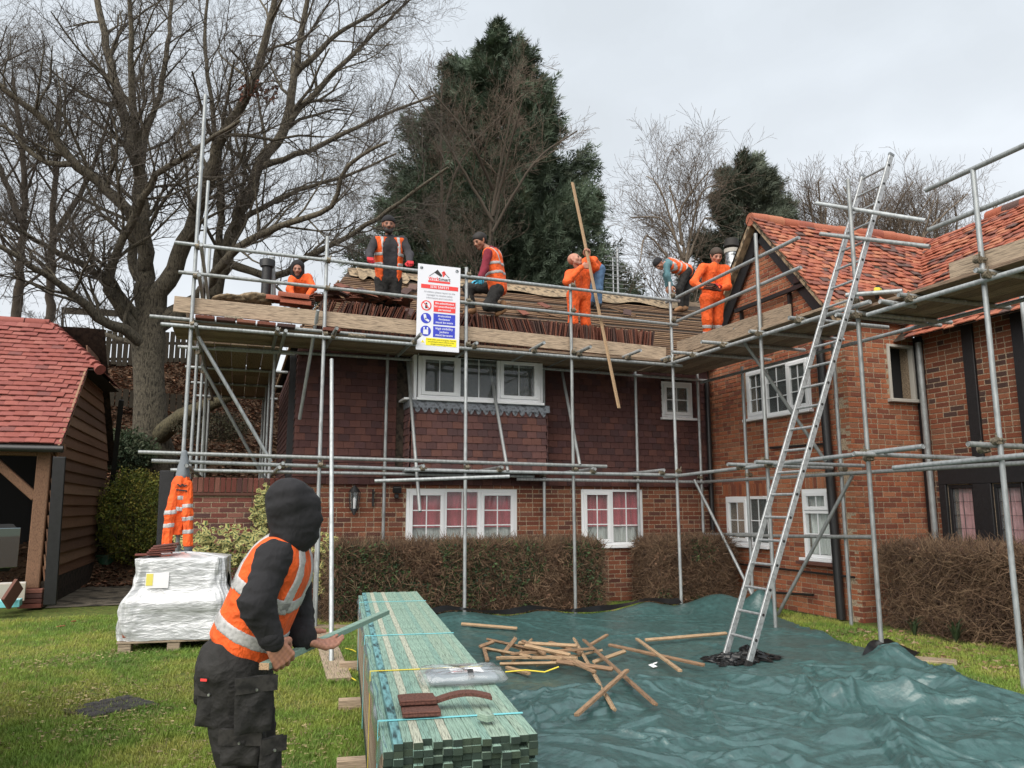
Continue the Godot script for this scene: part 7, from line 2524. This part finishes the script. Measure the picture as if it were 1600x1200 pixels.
func torso(f: Field, J: Dictionary, o: float, waist := 0.0) -> void:
	var hl: Vector3 = J.hl
	var hr: Vector3 = J.hr
	var sl: Vector3 = J.sl
	var sr: Vector3 = J.sr
	var mid := (hl + hr) / 2
	var ch := (sl + sr) / 2
	for s in [0.2, 0.8]:
		f.cap(hl.lerp(hr, s), sl.lerp(sr, s * 0.86 + 0.07).lerp(mid, 0.16), 0.1 + o + waist, 0.108 + o)
	f.cap(sl.lerp(sr, 0.1), sr.lerp(sl, 0.1), 0.062 + o)
	f.cap(ch.lerp(mid, 0.12), J.neck, 0.075 + o, 0.055 + o)


func arm(f: Field, J: Dictionary, s: String, o: float, upto := 1.0) -> void:
	f.cap(J["s" + s], J["e" + s], 0.053 + o, 0.042 + o)
	f.cap(J["e" + s], J["e" + s].lerp(J["w" + s], upto), 0.042 + o, lerpf(0.042, 0.029, upto) + o)


func leg(f: Field, J: Dictionary, s: String, o: float, upto := 1.0) -> void:
	f.cap(J["h" + s], J["k" + s], 0.088 + o, 0.058 + o)
	f.cap(J["k" + s], J["k" + s].lerp(J["a" + s], upto), 0.058 + o, lerpf(0.058, 0.038, upto) + o)


func put(called: String, f: Field, cell: float, mat: Material, o: Node, xf := Transform3D(), paint = null) -> MeshInstance3D:
	var m := MB.new()
	f.into(m, cell, xf, paint)
	return obj(called, m.done(), mat, o)


func scaled(J: Dictionary) -> float:
	return J.get("scale", 1.0)


func person(label: String, J: Dictionary, o: Dictionary) -> Node3D:
	var cell: float = o.get("cell", 0.017)
	var p := thing("person", label, "person", Vector3.ZERO, "roofers on the scaffold")
	var skin: Color = o.get("skin", Color(0.36, 0.17, 0.11))
	if not J.has("neck"):
		J.neck = (J.sl + J.sr) / 2 + UP * 0.05
	var hx := head_frame(J.head, J.face, o.get("up", Vector3.UP))
	# the body, one skin
	var f := Field.new()
	f.k = 0.04
	torso(f, J, -0.012)
	f.cap(J.neck - UP * 0.02, hx * Vector3(0, -0.06, -0.015), 0.054, 0.05)
	for s in ["l", "r"]:
		arm(f, J, s, -0.006)
		leg(f, J, s, -0.006)
		f.cap(J["a" + s], J["t" + s], 0.04, 0.032)
	var m := MB.new()
	m.col = skin
	f.into(m, 0.02)
	head_field().into(m, 0.0075, hx, skin_paint(skin, o.get("stubble", 0.0)))
	var gl := MB.new()
	for s in ["l", "r"]:
		f = Field.new()
		f.k = 0.008
		hand(f, J["w" + s], J["g" + s][0], J["g" + s][1], J["g" + s][2], J["g" + s][3], 1.12)
		m.col = skin
		f.into(gl if o.has("gloves") else m, 0.0065)
	obj("body", m.done(), M.skin, p)
	if o.has("gloves"):
		obj("gloves", gl.done(), M[o.gloves], p)
	# clothes
	f = Field.new()
	f.k = 0.045
	f.fold(int(J.head.x * 10), 5.0, 0.009)
	torso(f, J, 0.008)
	for s in ["l", "r"]:
		arm(f, J, s, 0.016, 0.93)
	var ax: Vector3 = (((J.sl + J.sr) - (J.hl + J.hr)) / 2).normalized()
	var hipd: float = ax.dot((J.hl + J.hr) / 2)
	f.cuts = [[-ax, -hipd + 0.06]]
	put("sweatshirt", f, cell, M[o.top], p)
	f = Field.new()
	f.k = 0.04
	f.fold(int(J.head.x * 7), 6.0, 0.01)
	f.cap(J.hl, J.hr, 0.106)
	f.cap((J.hl + J.hr) / 2, (J.hl + J.hr) / 2 + ax * 0.1, 0.106, 0.1)
	for s in ["l", "r"]:
		leg(f, J, s, 0.02, 0.95)
	put("trousers", f, cell, M[o.trousers], p)
	for s in ["l", "r"]:
		f = Field.new()
		f.k = 0.03
		f.cap(J["a" + s] - UP * 0.02, J["t" + s], 0.054, 0.042)
		f.cap(J["a" + s] + UP * 0.08, J["a" + s], 0.056, 0.052)
		put("boot", f, 0.015, M[o.get("boots", "boot")], p)
	# bands round the trouser legs
	if o.get("leg_bands", false):
		for s in ["l", "r"]:
			f = Field.new()
			f.k = 0.03
			leg(f, J, s, 0.027, 0.95)
			var sh: Vector3 = (J["k" + s] - J["a" + s]).normalized()
			for h in [0.62, 0.25]:
				var c: float = sh.dot(J["a" + s].lerp(J["k" + s], h))
				f.cuts = [[sh, c + 0.03], [-sh, -c + 0.03]]
				put("reflective_strip", f, 0.012, M.reflective, p)
	if o.get("vest", false):
		f = Field.new()
		f.k = 0.05
		f.fold(int(J.head.x * 5), 5.0, 0.008)
		torso(f, J, 0.026, 0.012)
		f.cuts = [[-ax, -hipd + 0.1], [ax, ax.dot(J.neck) - 0.0]]
		var open: bool = o.get("open", false)
		var fwd: Vector3 = (J.sr - J.sl).cross(ax).normalized()
		if fwd.dot(J.face) < 0.0:
			fwd = -fwd
		if open:
			var chest: Vector3 = (J.sl + J.sr) / 2
			for k in 9:
				f.holes.append([chest.lerp((J.hl + J.hr) / 2 - ax * 0.12, k / 8.0) + fwd * 0.2 + ax * 0.03, 0.145])
		for s in ["l", "r"]:
			f.holes.append([J["s" + s] + (J["s" + s] - J["s" + ("r" if s == "l" else "l")]).normalized() * 0.05, 0.075])
		var vest := put("vest", f, cell * 0.9, M.orange, p)
		for i in f.ra.size():
			f.ra[i] += 0.006
			f.rb[i] += 0.006
		var base := f.cuts.duplicate()
		var ch := ax.dot((J.sl + J.sr) / 2)
		var across: Vector3 = (J.sr - J.sl).normalized()
		for b in [ch - 0.22, ch - 0.37]:
			f.cuts = base + [[ax, b + 0.026], [-ax, -b + 0.026]]
			put("reflective_strip", f, 0.013, M.reflective, vest)
		for s in [0.22, 0.78]:
			var c := across.dot(J.sl.lerp(J.sr, s))
			f.cuts = base + [[across, c + 0.025], [-across, -c + 0.025], [-ax, -ch + 0.2]]
			put("reflective_strip", f, 0.013, M.reflective, vest)
	# head wear and hair
	var h: String = o.get("hair", "")
	if h in ["short", "beanie", "cropped"]:
		f = Field.new()
		f.k = 0.02
		var g := 0.012 if h == "beanie" else (0.009 if h == "short" else 0.003)
		f.cap(Vector3(0, 0.046, -0.024), Vector3(0, 0.042, -0.032), 0.085 + g)
		f.cap(Vector3(0, 0.05, 0.012), Vector3(0, 0.02, 0.01), 0.071 + g, 0.066 + g)
		f.cuts = [[Vector3(0, -1, 0.28).normalized(), -0.022]] if h == "beanie" else [[Vector3(0, -0.7, 0.72).normalized(), 0.022 if h == "short" else 0.012]]
		put("beanie" if h == "beanie" else "hair", f, 0.008, M.black_knit if h == "beanie" else M[o.get("hair_mat", "hair")], p, hx)
	if h == "hood":
		f = Field.new()
		f.k = 0.03
		f.cap(Vector3(0, 0.05, -0.03), Vector3(0, -0.03, -0.03), 0.112, 0.108)
		f.cap(Vector3(0, -0.05, -0.02), Vector3(0, -0.14, -0.03), 0.105, 0.11)
		f.holes = [[Vector3(0, 0.0, 0.11), 0.088], [Vector3(0, -0.05, 0.11), 0.08], [Vector3(0, 0, 0.02), 0.075]]
		put("hood", f, 0.01, M.black_knit, p, hx)
	if o.get("beard", false):
		f = Field.new()
		f.k = 0.02
		f.cap(Vector3(-0.048, -0.02, 0.02), Vector3(-0.02, -0.095, 0.062), 0.03, 0.034)
		f.cap(Vector3(0.048, -0.02, 0.02), Vector3(0.02, -0.095, 0.062), 0.03, 0.034)
		f.cap(Vector3(-0.02, -0.085, 0.07), Vector3(0.02, -0.1, 0.07), 0.032)
		f.holes = [[Vector3(0, -0.052, 0.115), 0.026]]
		put("beard", f, 0.008, M.hair, p, hx)
		f = Field.new()
		f.cap(Vector3(-0.022, -0.04, 0.09), Vector3(0, -0.036, 0.1), 0.007)
		f.cap(Vector3(0.022, -0.04, 0.09), Vector3(0, -0.036, 0.1), 0.007)
		put("moustache", f, 0.006, M.hair, p, hx)
	return p


func people() -> void:
	var V := func(x: float, y: float, z: float): return Vector3(x, y, z)
	# bearded man at the rail
	var L := Vector3(1, 0, 0)
	var J := {"head": Vector3(1.97, 5.84, -11.22), "face": Vector3(-0.08, -0.22, 1), "sl": Vector3(1.78, 5.58, -11.26), "sr": Vector3(2.21, 5.63, -11.26), "el": Vector3(1.68, 5.33, -11.15), "er": Vector3(2.29, 5.38, -11.15), "wl": Vector3(1.64, 5.11, -10.86), "wr": Vector3(2.23, 5.12, -10.86),
		"gl": [Vector3(0, -0.25, 1), Vector3(0, -1, -0.2), Vector3(1, 0, 0), 0.85], "gr": [Vector3(0, -0.25, 1), Vector3(0, -1, -0.2), Vector3(-1, 0, 0), 0.85],
		"hl": Vector3(1.92, 5.01, -11.38), "hr": Vector3(2.12, 5.02, -11.38), "kl": Vector3(1.92, 4.62, -11.36), "kr": Vector3(2.12, 4.63, -11.36), "al": Vector3(1.83, 4.22, -11.42), "ar": Vector3(2.05, 4.22, -11.42), "tl": Vector3(1.81, 4.19, -11.27), "tr": Vector3(2.07, 4.19, -11.27)}
	J.wl += UP * 0.045
	J.wr += UP * 0.045
	person("bearded man in beanie and open orange vest leaning both hands on the rail", J, {"skin": Color(0.3, 0.14, 0.09), "top": "charcoal_knit", "trousers": "work_black", "vest": true, "open": true, "hair": "beanie", "beard": true, "gloves": "glove_red", "stubble": 0.5})
	# man in maroon sleeves, crouched with one knee up
	J = {"head": Vector3(3.44, 5.76, -11.25), "face": Vector3(-0.9, -0.5, 0.35), "sl": Vector3(3.51, 5.51, -11.05), "sr": Vector3(3.74, 5.67, -11.4), "el": Vector3(3.44, 5.23, -10.98), "er": Vector3(3.69, 5.41, -11.5), "wl": Vector3(3.33, 5.04, -10.86), "wr": Vector3(3.47, 5.15, -11.4),
		"gl": [Vector3(-0.35, -0.45, 0.8), Vector3(-0.2, -1, 0), Vector3(1, 0, 0.2), 0.8], "gr": [Vector3(-1, -0.3, 0.2), Vector3(0, -1, 0), Vector3(0, 0, 1), 0.5],
		"hl": Vector3(3.69, 4.96, -11.12), "hr": Vector3(3.79, 5.04, -11.32), "kl": Vector3(3.49, 4.64, -10.98), "kr": Vector3(3.29, 5.02, -11.4), "al": Vector3(3.8, 4.67, -11.15), "ar": Vector3(3.38, 4.67, -11.4), "tl": Vector3(3.68, 4.56, -11.1), "tr": Vector3(3.24, 4.6, -11.36)}
	person("dark-haired man in maroon sleeves and orange vest crouching, blue-gloved hand on rail", J, {"skin": Color(0.33, 0.16, 0.1), "top": "maroon", "trousers": "work_black", "vest": true, "hair": "short", "gloves": "glove_blue", "boots": "boot_tan", "stubble": 0.45})
	# man in orange lifting a long batten
	J = {"head": Vector3(5.13, 5.65, -11.32), "face": Vector3(0.46, 0.3, 0.65), "sl": Vector3(4.98, 5.38, -11.25), "sr": Vector3(5.46, 5.54, -11.45), "el": Vector3(4.84, 5.17, -11.02), "er": Vector3(5.45, 5.53, -11.2), "wl": Vector3(5.12, 5.46, -11.02), "wr": Vector3(5.27, 5.66, -11.12),
		"gl": [Vector3(1, 0.15, 0.1), Vector3(0.1, 0.1, -1), Vector3(0, 1, 0), 0.85], "gr": [Vector3(-0.1, 1, 0.2), Vector3(-0.6, 0, 0.8), Vector3(-1, 0.2, 0), 0.8],
		"hl": Vector3(5.1, 5.05, -11.35), "hr": Vector3(5.33, 5.09, -11.42), "kl": Vector3(5.08, 4.58, -11.33), "kr": Vector3(5.35, 4.61, -11.42), "al": Vector3(5.15, 4.12, -11.4), "ar": Vector3(5.4, 4.12, -11.46), "tl": Vector3(5.2, 4.07, -11.26), "tr": Vector3(5.5, 4.07, -11.34)}
	person("bald man all in orange holding a long batten upright, looking up", J, {"skin": Color(0.42, 0.2, 0.14), "top": "orange", "trousers": "orange", "leg_bands": true, "stubble": 0.3})
	var m := MB.new()
	m.bar(Vector3(5.11, 7.04, -11.35), Vector3(5.46, 3.08, -10.5), 0.05, 0.028, 0.003)
	tag(obj("long_batten", m.done(), M.batten3), "long pale batten held upright by the bald man, hanging past the toe board", "batten")
	# man bending behind him, seen from the back
	J = {"head": Vector3(6.74, 6.5, -14), "face": Vector3(-0.4, -0.9, 0.2), "sl": Vector3(6.48, 6.57, -14), "sr": Vector3(6.69, 6.59, -13.8), "el": Vector3(6.35, 6.21, -13.8), "er": Vector3(6.39, 6.16, -13.6), "wl": Vector3(6.3, 5.92, -13.75), "wr": Vector3(6.34, 5.89, -13.6),
		"gl": [Vector3(0, -1, 0), Vector3(1, 0, 0), Vector3(0, 0, 1), 0.5], "gr": [Vector3(0, -1, 0), Vector3(1, 0, 0), Vector3(0, 0, 1), 0.5],
		"hl": Vector3(6.95, 6.56, -14.2), "hr": Vector3(6.88, 6.46, -13.95), "kl": Vector3(6.86, 6.13, -14.2), "kr": Vector3(6.85, 6.03, -13.95), "al": Vector3(6.85, 5.82, -14.25), "ar": Vector3(6.87, 5.73, -14), "tl": Vector3(6.72, 5.73, -14.15), "tr": Vector3(6.77, 5.66, -13.95)}
	person("man in orange top and blue jeans bent over behind the batten holder", J, {"top": "orange", "trousers": "denim", "hair": "short", "up": Vector3(-1, 0.3, 0)})
	# bending man on the right
	J = {"head": Vector3(8.5, 6.85, -14.3), "face": Vector3(-0.5, -0.85, 0.2), "sl": Vector3(8.57, 6.77, -14.1), "sr": Vector3(8.86, 7, -14.45), "el": Vector3(8.55, 6.51, -14.05), "er": Vector3(8.78, 6.69, -14.5), "wl": Vector3(8.64, 6.3, -14.05), "wr": Vector3(8.8, 6.43, -14.5),
		"gl": [Vector3(0.1, -1, 0), Vector3(1, 0, 0), Vector3(0, 0, 1), 0.5], "gr": [Vector3(0, -1, 0), Vector3(1, 0, 0), Vector3(0, 0, 1), 0.5],
		"hl": Vector3(9.13, 6.73, -14.2), "hr": Vector3(9.31, 6.85, -14.45), "kl": Vector3(8.92, 6.3, -14.2), "kr": Vector3(9.28, 6.37, -14.45), "al": Vector3(8.98, 5.91, -14.25), "ar": Vector3(9.27, 6, -14.5), "tl": Vector3(8.79, 5.8, -14.15), "tr": Vector3(9.08, 5.9, -14.4)}
	person("man in black beanie and orange vest bending double at the ridge", J, {"top": "teal_knit", "trousers": "work_black", "vest": true, "hair": "beanie", "boots": "boot_tan", "up": Vector3(-0.85, 0.5, 0)})
	# man in orange with tiles by the gable
	J = {"head": Vector3(7.3, 5.69, -10.45), "face": Vector3(-0.2, -0.42, 0.85), "sl": Vector3(6.99, 5.45, -10.4), "sr": Vector3(7.55, 5.53, -10.55), "el": Vector3(6.75, 5.15, -10.3), "er": Vector3(7.46, 5.18, -10.4), "wl": Vector3(6.83, 5.02, -10.15), "wr": Vector3(7.14, 5.04, -10.18),
		"gl": [Vector3(0.8, -0.1, 0.5), Vector3(0.2, 0.9, 0.1), Vector3(0, 0.3, 1), 0.55], "gr": [Vector3(-0.8, -0.1, 0.5), Vector3(0, 0.9, 0.1), Vector3(0, 0.3, 1), 0.55],
		"hl": Vector3(7.12, 4.96, -10.52), "hr": Vector3(7.39, 5, -10.58), "kl": Vector3(7.07, 4.59, -10.45), "kr": Vector3(7.34, 4.63, -10.55), "al": Vector3(7.09, 4.3, -10.5), "ar": Vector3(7.36, 4.34, -10.6), "tl": Vector3(6.95, 4.21, -10.36), "tr": Vector3(7.3, 4.26, -10.46)}
	person("man in full orange looking down at tiles in his red-gloved hands", J, {"skin": Color(0.42, 0.2, 0.14), "top": "orange", "trousers": "orange", "leg_bands": true, "hair": "short", "hair_mat": "hair_brown", "gloves": "glove_red", "stubble": 0.2})
	for i in 4:
		m = MB.new()
		m.box(Transform3D(Basis(UP, 0.3 + 0.15 * i) * Basis(Vector3.RIGHT, 0.25), Vector3(6.94, 4.99, -10.08) + UP * 0.022 * i), Vector3(0.26, 0.015, 0.165), 0.003)
		tag(obj("roof_tile", m.done(), M["reclaimed%d" % [2, 1, 5, 3][i]]), "old tile carried in the red-gloved hands of the man by the gable", "roof tile", "tiles carried by the man in orange")
	# hooded man low behind the ridge at the left
	J = {"head": Vector3(0.82, 5.81, -13.9), "face": Vector3(-0.1, -0.3, 1), "sl": Vector3(0.74, 5.63, -13.95), "sr": Vector3(1.02, 5.69, -13.95), "el": Vector3(0.69, 5.39, -13.75), "er": Vector3(1.1, 5.46, -13.8), "wl": Vector3(0.75, 5.23, -13.65), "wr": Vector3(0.99, 5.25, -13.65),
		"gl": [Vector3(0.3, -0.5, 0.8), Vector3(0, -1, 0), Vector3(1, 0, 0), 0.5], "gr": [Vector3(-0.3, -0.5, 0.8), Vector3(0, -1, 0), Vector3(-1, 0, 0), 0.5],
		"hl": Vector3(0.83, 5.33, -14.2), "hr": Vector3(1.01, 5.36, -14.2), "kl": Vector3(0.73, 5.25, -13.8), "kr": Vector3(1.08, 5.3, -13.8), "al": Vector3(0.8, 5.13, -14), "ar": Vector3(1.02, 5.15, -14), "tl": Vector3(0.75, 5.07, -13.85), "tr": Vector3(1.06, 5.09, -13.85)}
	person("hooded man in orange crouching low at the left end of the roof", J, {"skin": Color(0.36, 0.17, 0.12), "top": "orange", "trousers": "work_black", "hair": "hood", "stubble": 0.4})


func foreground_worker() -> void:
	var p := thing("person", "worker in black hood and orange vest seen from behind, pulling a green batten", "person")
	var J := {"neck": Vector3(0.21, 1.44, -3.3), "sr": Vector3(0.15, 1.41, -3.18), "sl": Vector3(0.24, 1.38, -3.48), "er": Vector3(0.09, 1.24, -3.12), "el": Vector3(0.27, 1.13, -3.59), "wr": Vector3(0.16, 1.09, -3.14), "wl": Vector3(0.3, 1.04, -3.47),
		"hr": Vector3(0.01, 0.98, -3.32), "hl": Vector3(0.05, 0.94, -3.53), "kr": Vector3(0.09, 0.55, -3.32), "kl": Vector3(0.15, 0.45, -3.68), "ar": Vector3(0.1, 0.1, -3.32), "al": Vector3(0.22, 0.1, -3.6), "tr": Vector3(0.26, 0.05, -3.4), "tl": Vector3(0.38, 0.05, -3.68)}
	var face := Vector3(0.95, 0.12, -0.42)
	var hx := head_frame(Vector3(0.24, 1.57, -3.25), face, Vector3(0.12, 1, 0))
	var skin := Color(0.4, 0.19, 0.13)
	var f := Field.new()
	f.k = 0.04
	torso(f, J, -0.036)
	f.cap(J.neck - UP * 0.02, hx * Vector3(0, -0.06, -0.015), 0.054, 0.05)
	for s in ["l", "r"]:
		arm(f, J, s, -0.006)
		leg(f, J, s, -0.006)
		f.cap(J["a" + s], J["t" + s], 0.04, 0.032)
	var m := MB.new()
	m.col = skin
	f.into(m, 0.016)
	head_field().into(m, 0.007, hx * Transform3D(Basis.from_scale(Vector3.ONE * 0.74), Vector3(0, 0.005, -0.015)), skin_paint(skin, 0.2))
	# his right hand closes on the batten's end, his left lies open under it
	var b0 := Vector3(0.13, 1.01, -3.13)
	var b1 := Vector3(0.87, 0.98, -4.68)
	var bd := (b1 - b0).normalized()
	f = Field.new()
	f.k = 0.007
	hand(f, Vector3(0.16, 1.09, -3.13), Vector3(0.21, 1.01, -3.17) - Vector3(0.17, 1.08, -3.13), (b0.lerp(b1, 0.08) - Vector3(0.2, 1.06, -3.09)), bd, 0.72, 1.06)
	var mottled := func(q: Vector3): return skin * (1.0 + 0.18 * sin(q.x * 300.0) * sin(q.y * 260.0))
	f.into(m, 0.0034, Transform3D(), mottled)
	f = Field.new()
	f.k = 0.007
	hand(f, Vector3(0.31, 1.04, -3.47), Vector3(0.4, 1.01, -3.52) - Vector3(0.31, 1.04, -3.47), UP + Vector3(-0.25, 0, 0.4), Vector3(0.1, 1, -0.4), 0.3, 1.04)
	f.into(m, 0.0034, Transform3D(), mottled)
	obj("body", m.done(), M.skin, p)
	# sweatshirt with folds, ribbed cuffs and hem
	var ax: Vector3 = (((J.sl + J.sr) - (J.hl + J.hr)) / 2).normalized()
	var hipd: float = ax.dot((J.hl + J.hr) / 2)
	f = Field.new()
	f.k = 0.05
	f.fold(31, 5.5, 0.01, Vector3(0.8, 1.8, 0.8))
	torso(f, J, -0.014, 0.03)
	arm(f, J, "r", 0.014, 0.86)
	arm(f, J, "l", 0.022, 0.86)
	f.cuts = [[-ax, -hipd + 0.0]]
	var shirt := put("sweatshirt", f, 0.009, M.black_knit, p)
	for s in ["l", "r"]:
		f = Field.new()
		f.cap(J["e" + s].lerp(J["w" + s], 0.84), J["e" + s].lerp(J["w" + s], 0.97), 0.049, 0.041)
		put("cuff", f, 0.008, M.black_knit, shirt)
	# hood, up and full
	f = Field.new()
	f.k = 0.05
	f.fold(12, 5.0, 0.011, Vector3(0.7, 1.3, 0.4))
	f.cap(Vector3(0, 0.052, -0.03), Vector3(0, 0.03, 0.0), 0.09, 0.09)
	f.cap(Vector3(0, 0.06, -0.055), Vector3(0, -0.08, -0.045), 0.075, 0.075)
	f.cap(Vector3(0, -0.03, 0.02), Vector3(0, -0.085, 0.02), 0.078, 0.062)
	f.cap(Vector3(0, -0.05, -0.04), Vector3(0, -0.085, -0.045), 0.062, 0.06)
	f.holes = [[Vector3(0, 0.0, 0.12), 0.075], [Vector3(0, -0.05, 0.12), 0.07], [Vector3(0, 0, 0.03), 0.07]]
	put("hood", f, 0.007, M.black_knit, p, hx.scaled_local(Vector3(0.86, 0.89, 0.86)))
	# vest with its grey bands
	f = Field.new()
	f.k = 0.06
	f.fold(77, 3.5, 0.006)
	torso(f, J, 0.014, 0.02)
	var ch := ax.dot((J.sl + J.sr) / 2)
	var hem := (ax + Vector3(0.1, 0, 0)).normalized()
	f.cuts = [[-hem, -hem.dot((J.hl + J.hr) / 2) - 0.1]]
	f.holes = [[J.sr + (J.sr - J.sl).normalized() * 0.07 - ax * 0.015, 0.078], [J.sl + Vector3(0.0, 0.0, -0.09), 0.1], [hx * Vector3(0, -0.05, 0.03), 0.085]]
	var vest := put("vest", f, 0.009, M.orange, p)
	for i in f.ra.size():
		f.ra[i] += 0.004
		f.rb[i] += 0.004
	var base := f.cuts.duplicate()
	for b in [0.075, 0.235]:
		var c: float = hem.dot((J.hl + J.hr) / 2) + 0.1 + b
		f.cuts = base + [[hem, c + 0.026], [-hem, -c + 0.026]]
		put("reflective_strip", f, 0.008, M.reflective, vest)
	var across: Vector3 = (J.sr - J.sl).normalized()
	for s in [0.24, 0.8]:
		var c := across.dot(J.sl.lerp(J.sr, s))
		f.cuts = base + [[across, c + 0.025], [-across, -c + 0.025], [-hem, -(hem.dot((J.hl + J.hr) / 2) + 0.3)]]
		put("reflective_strip", f, 0.008, M.reflective, vest)
	# work trousers, pockets
	f = Field.new()
	f.k = 0.05
	f.fold(5, 4.0, 0.011, Vector3(1, 1.3, 1))
	f.cap(J.hl, J.hr, 0.114)
	for s in ["l", "r"]:
		leg(f, J, s, 0.03, 0.96)
	var tr := put("trousers", f, 0.009, M.work_black, p)
	for q in [[Vector3(-0.05, 0.86, -3.26), 0.13, 0.17, -0.55, 0.1], [Vector3(0.1, 0.88, -3.12), 0.15, 0.2, 0.25, 0.0], [Vector3(0.06, 0.72, -3.18), 0.15, 0.13, -0.2, 0.05], [Vector3(0.17, 0.67, -3.17), 0.1, 0.16, 0.5, 0.0]]:
		var t := Transform3D(Basis(UP, q[3]) * Basis(Vector3.BACK, -q[4]), q[0])
		m = MB.new()
		m.sheet(func(u, v): return t * Vector3((u - 0.5) * q[1] * (1.0 - 0.12 * v), (0.5 - v) * q[2], 0.016 * pow(sin(u * PI), 0.4) * pow(sin(v * PI), 0.4) + 0.004 * sin(u * 9.0 + v * 7.0)), 16, 16)
		var pk := obj("pocket", m.done(), M.work_black, tr)
		m = MB.new()
		m.sheet(func(u, v): return t * Vector3((u - 0.5) * q[1] * 1.03, q[2] * 0.5 - v * 0.055, 0.02 + 0.003 * sin(u * 8.0)), 8, 3)
		obj("flap", m.done(), M.dusty_black, pk)
		m = MB.new()
		m.tube([t * Vector3(0.0, q[2] * 0.5 - 0.045, 0.022), t * Vector3(0.0, q[2] * 0.5 - 0.045, 0.028)], [0.006, 0.005], 8)
		obj("stud", m.done(), M.steel, pk)
	m = MB.new()
	m.box(Transform3D(Basis(UP, -0.55), Vector3(-0.08, 0.96, -3.21)), Vector3(0.026, 0.009, 0.003))
	obj("label", m.done(), M.print_red, tr)
	f = Field.new()   # loose hem of the shirt-tail pocket hanging at the back
	f.fold(8, 9.0, 0.01)
	f.cap(Vector3(-0.09, 0.95, -3.42), Vector3(-0.1, 0.84, -3.44), 0.03, 0.018)
	put("hanging_pocket", f, 0.009, M.work_black, tr)
	for s in ["l", "r"]:
		f = Field.new()
		f.k = 0.03
		f.cap(J["a" + s] - UP * 0.02, J["t" + s], 0.055, 0.043)
		f.cap(J["a" + s] + UP * 0.08, J["a" + s], 0.056, 0.052)
		put("boot", f, 0.015, M.boot, p)
	# the batten he carries
	m = MB.new()
	var L := (b1 - b0).length()
	m.bar(Vector3(-L / 2, 0, 0), Vector3(L / 2, 0, 0), 0.0385, 0.025, 0.002)
	var z := bd.cross(UP).normalized()
	var bt := obj("green_batten", m.done(), M.green1, self, Transform3D(Basis(bd, z.cross(bd), z), (b0 + b1) / 2))
	tag(bt, "green roofing batten in the hooded worker's hands, pale sawn end towards us", "batten")
	m = MB.new()
	m.box(Transform3D(Basis(), Vector3(-L / 2 - 0.002, 0, 0)), Vector3(0.004, 0.024, 0.0375))
	obj("end_grain", m.done(), M.batten3, bt)
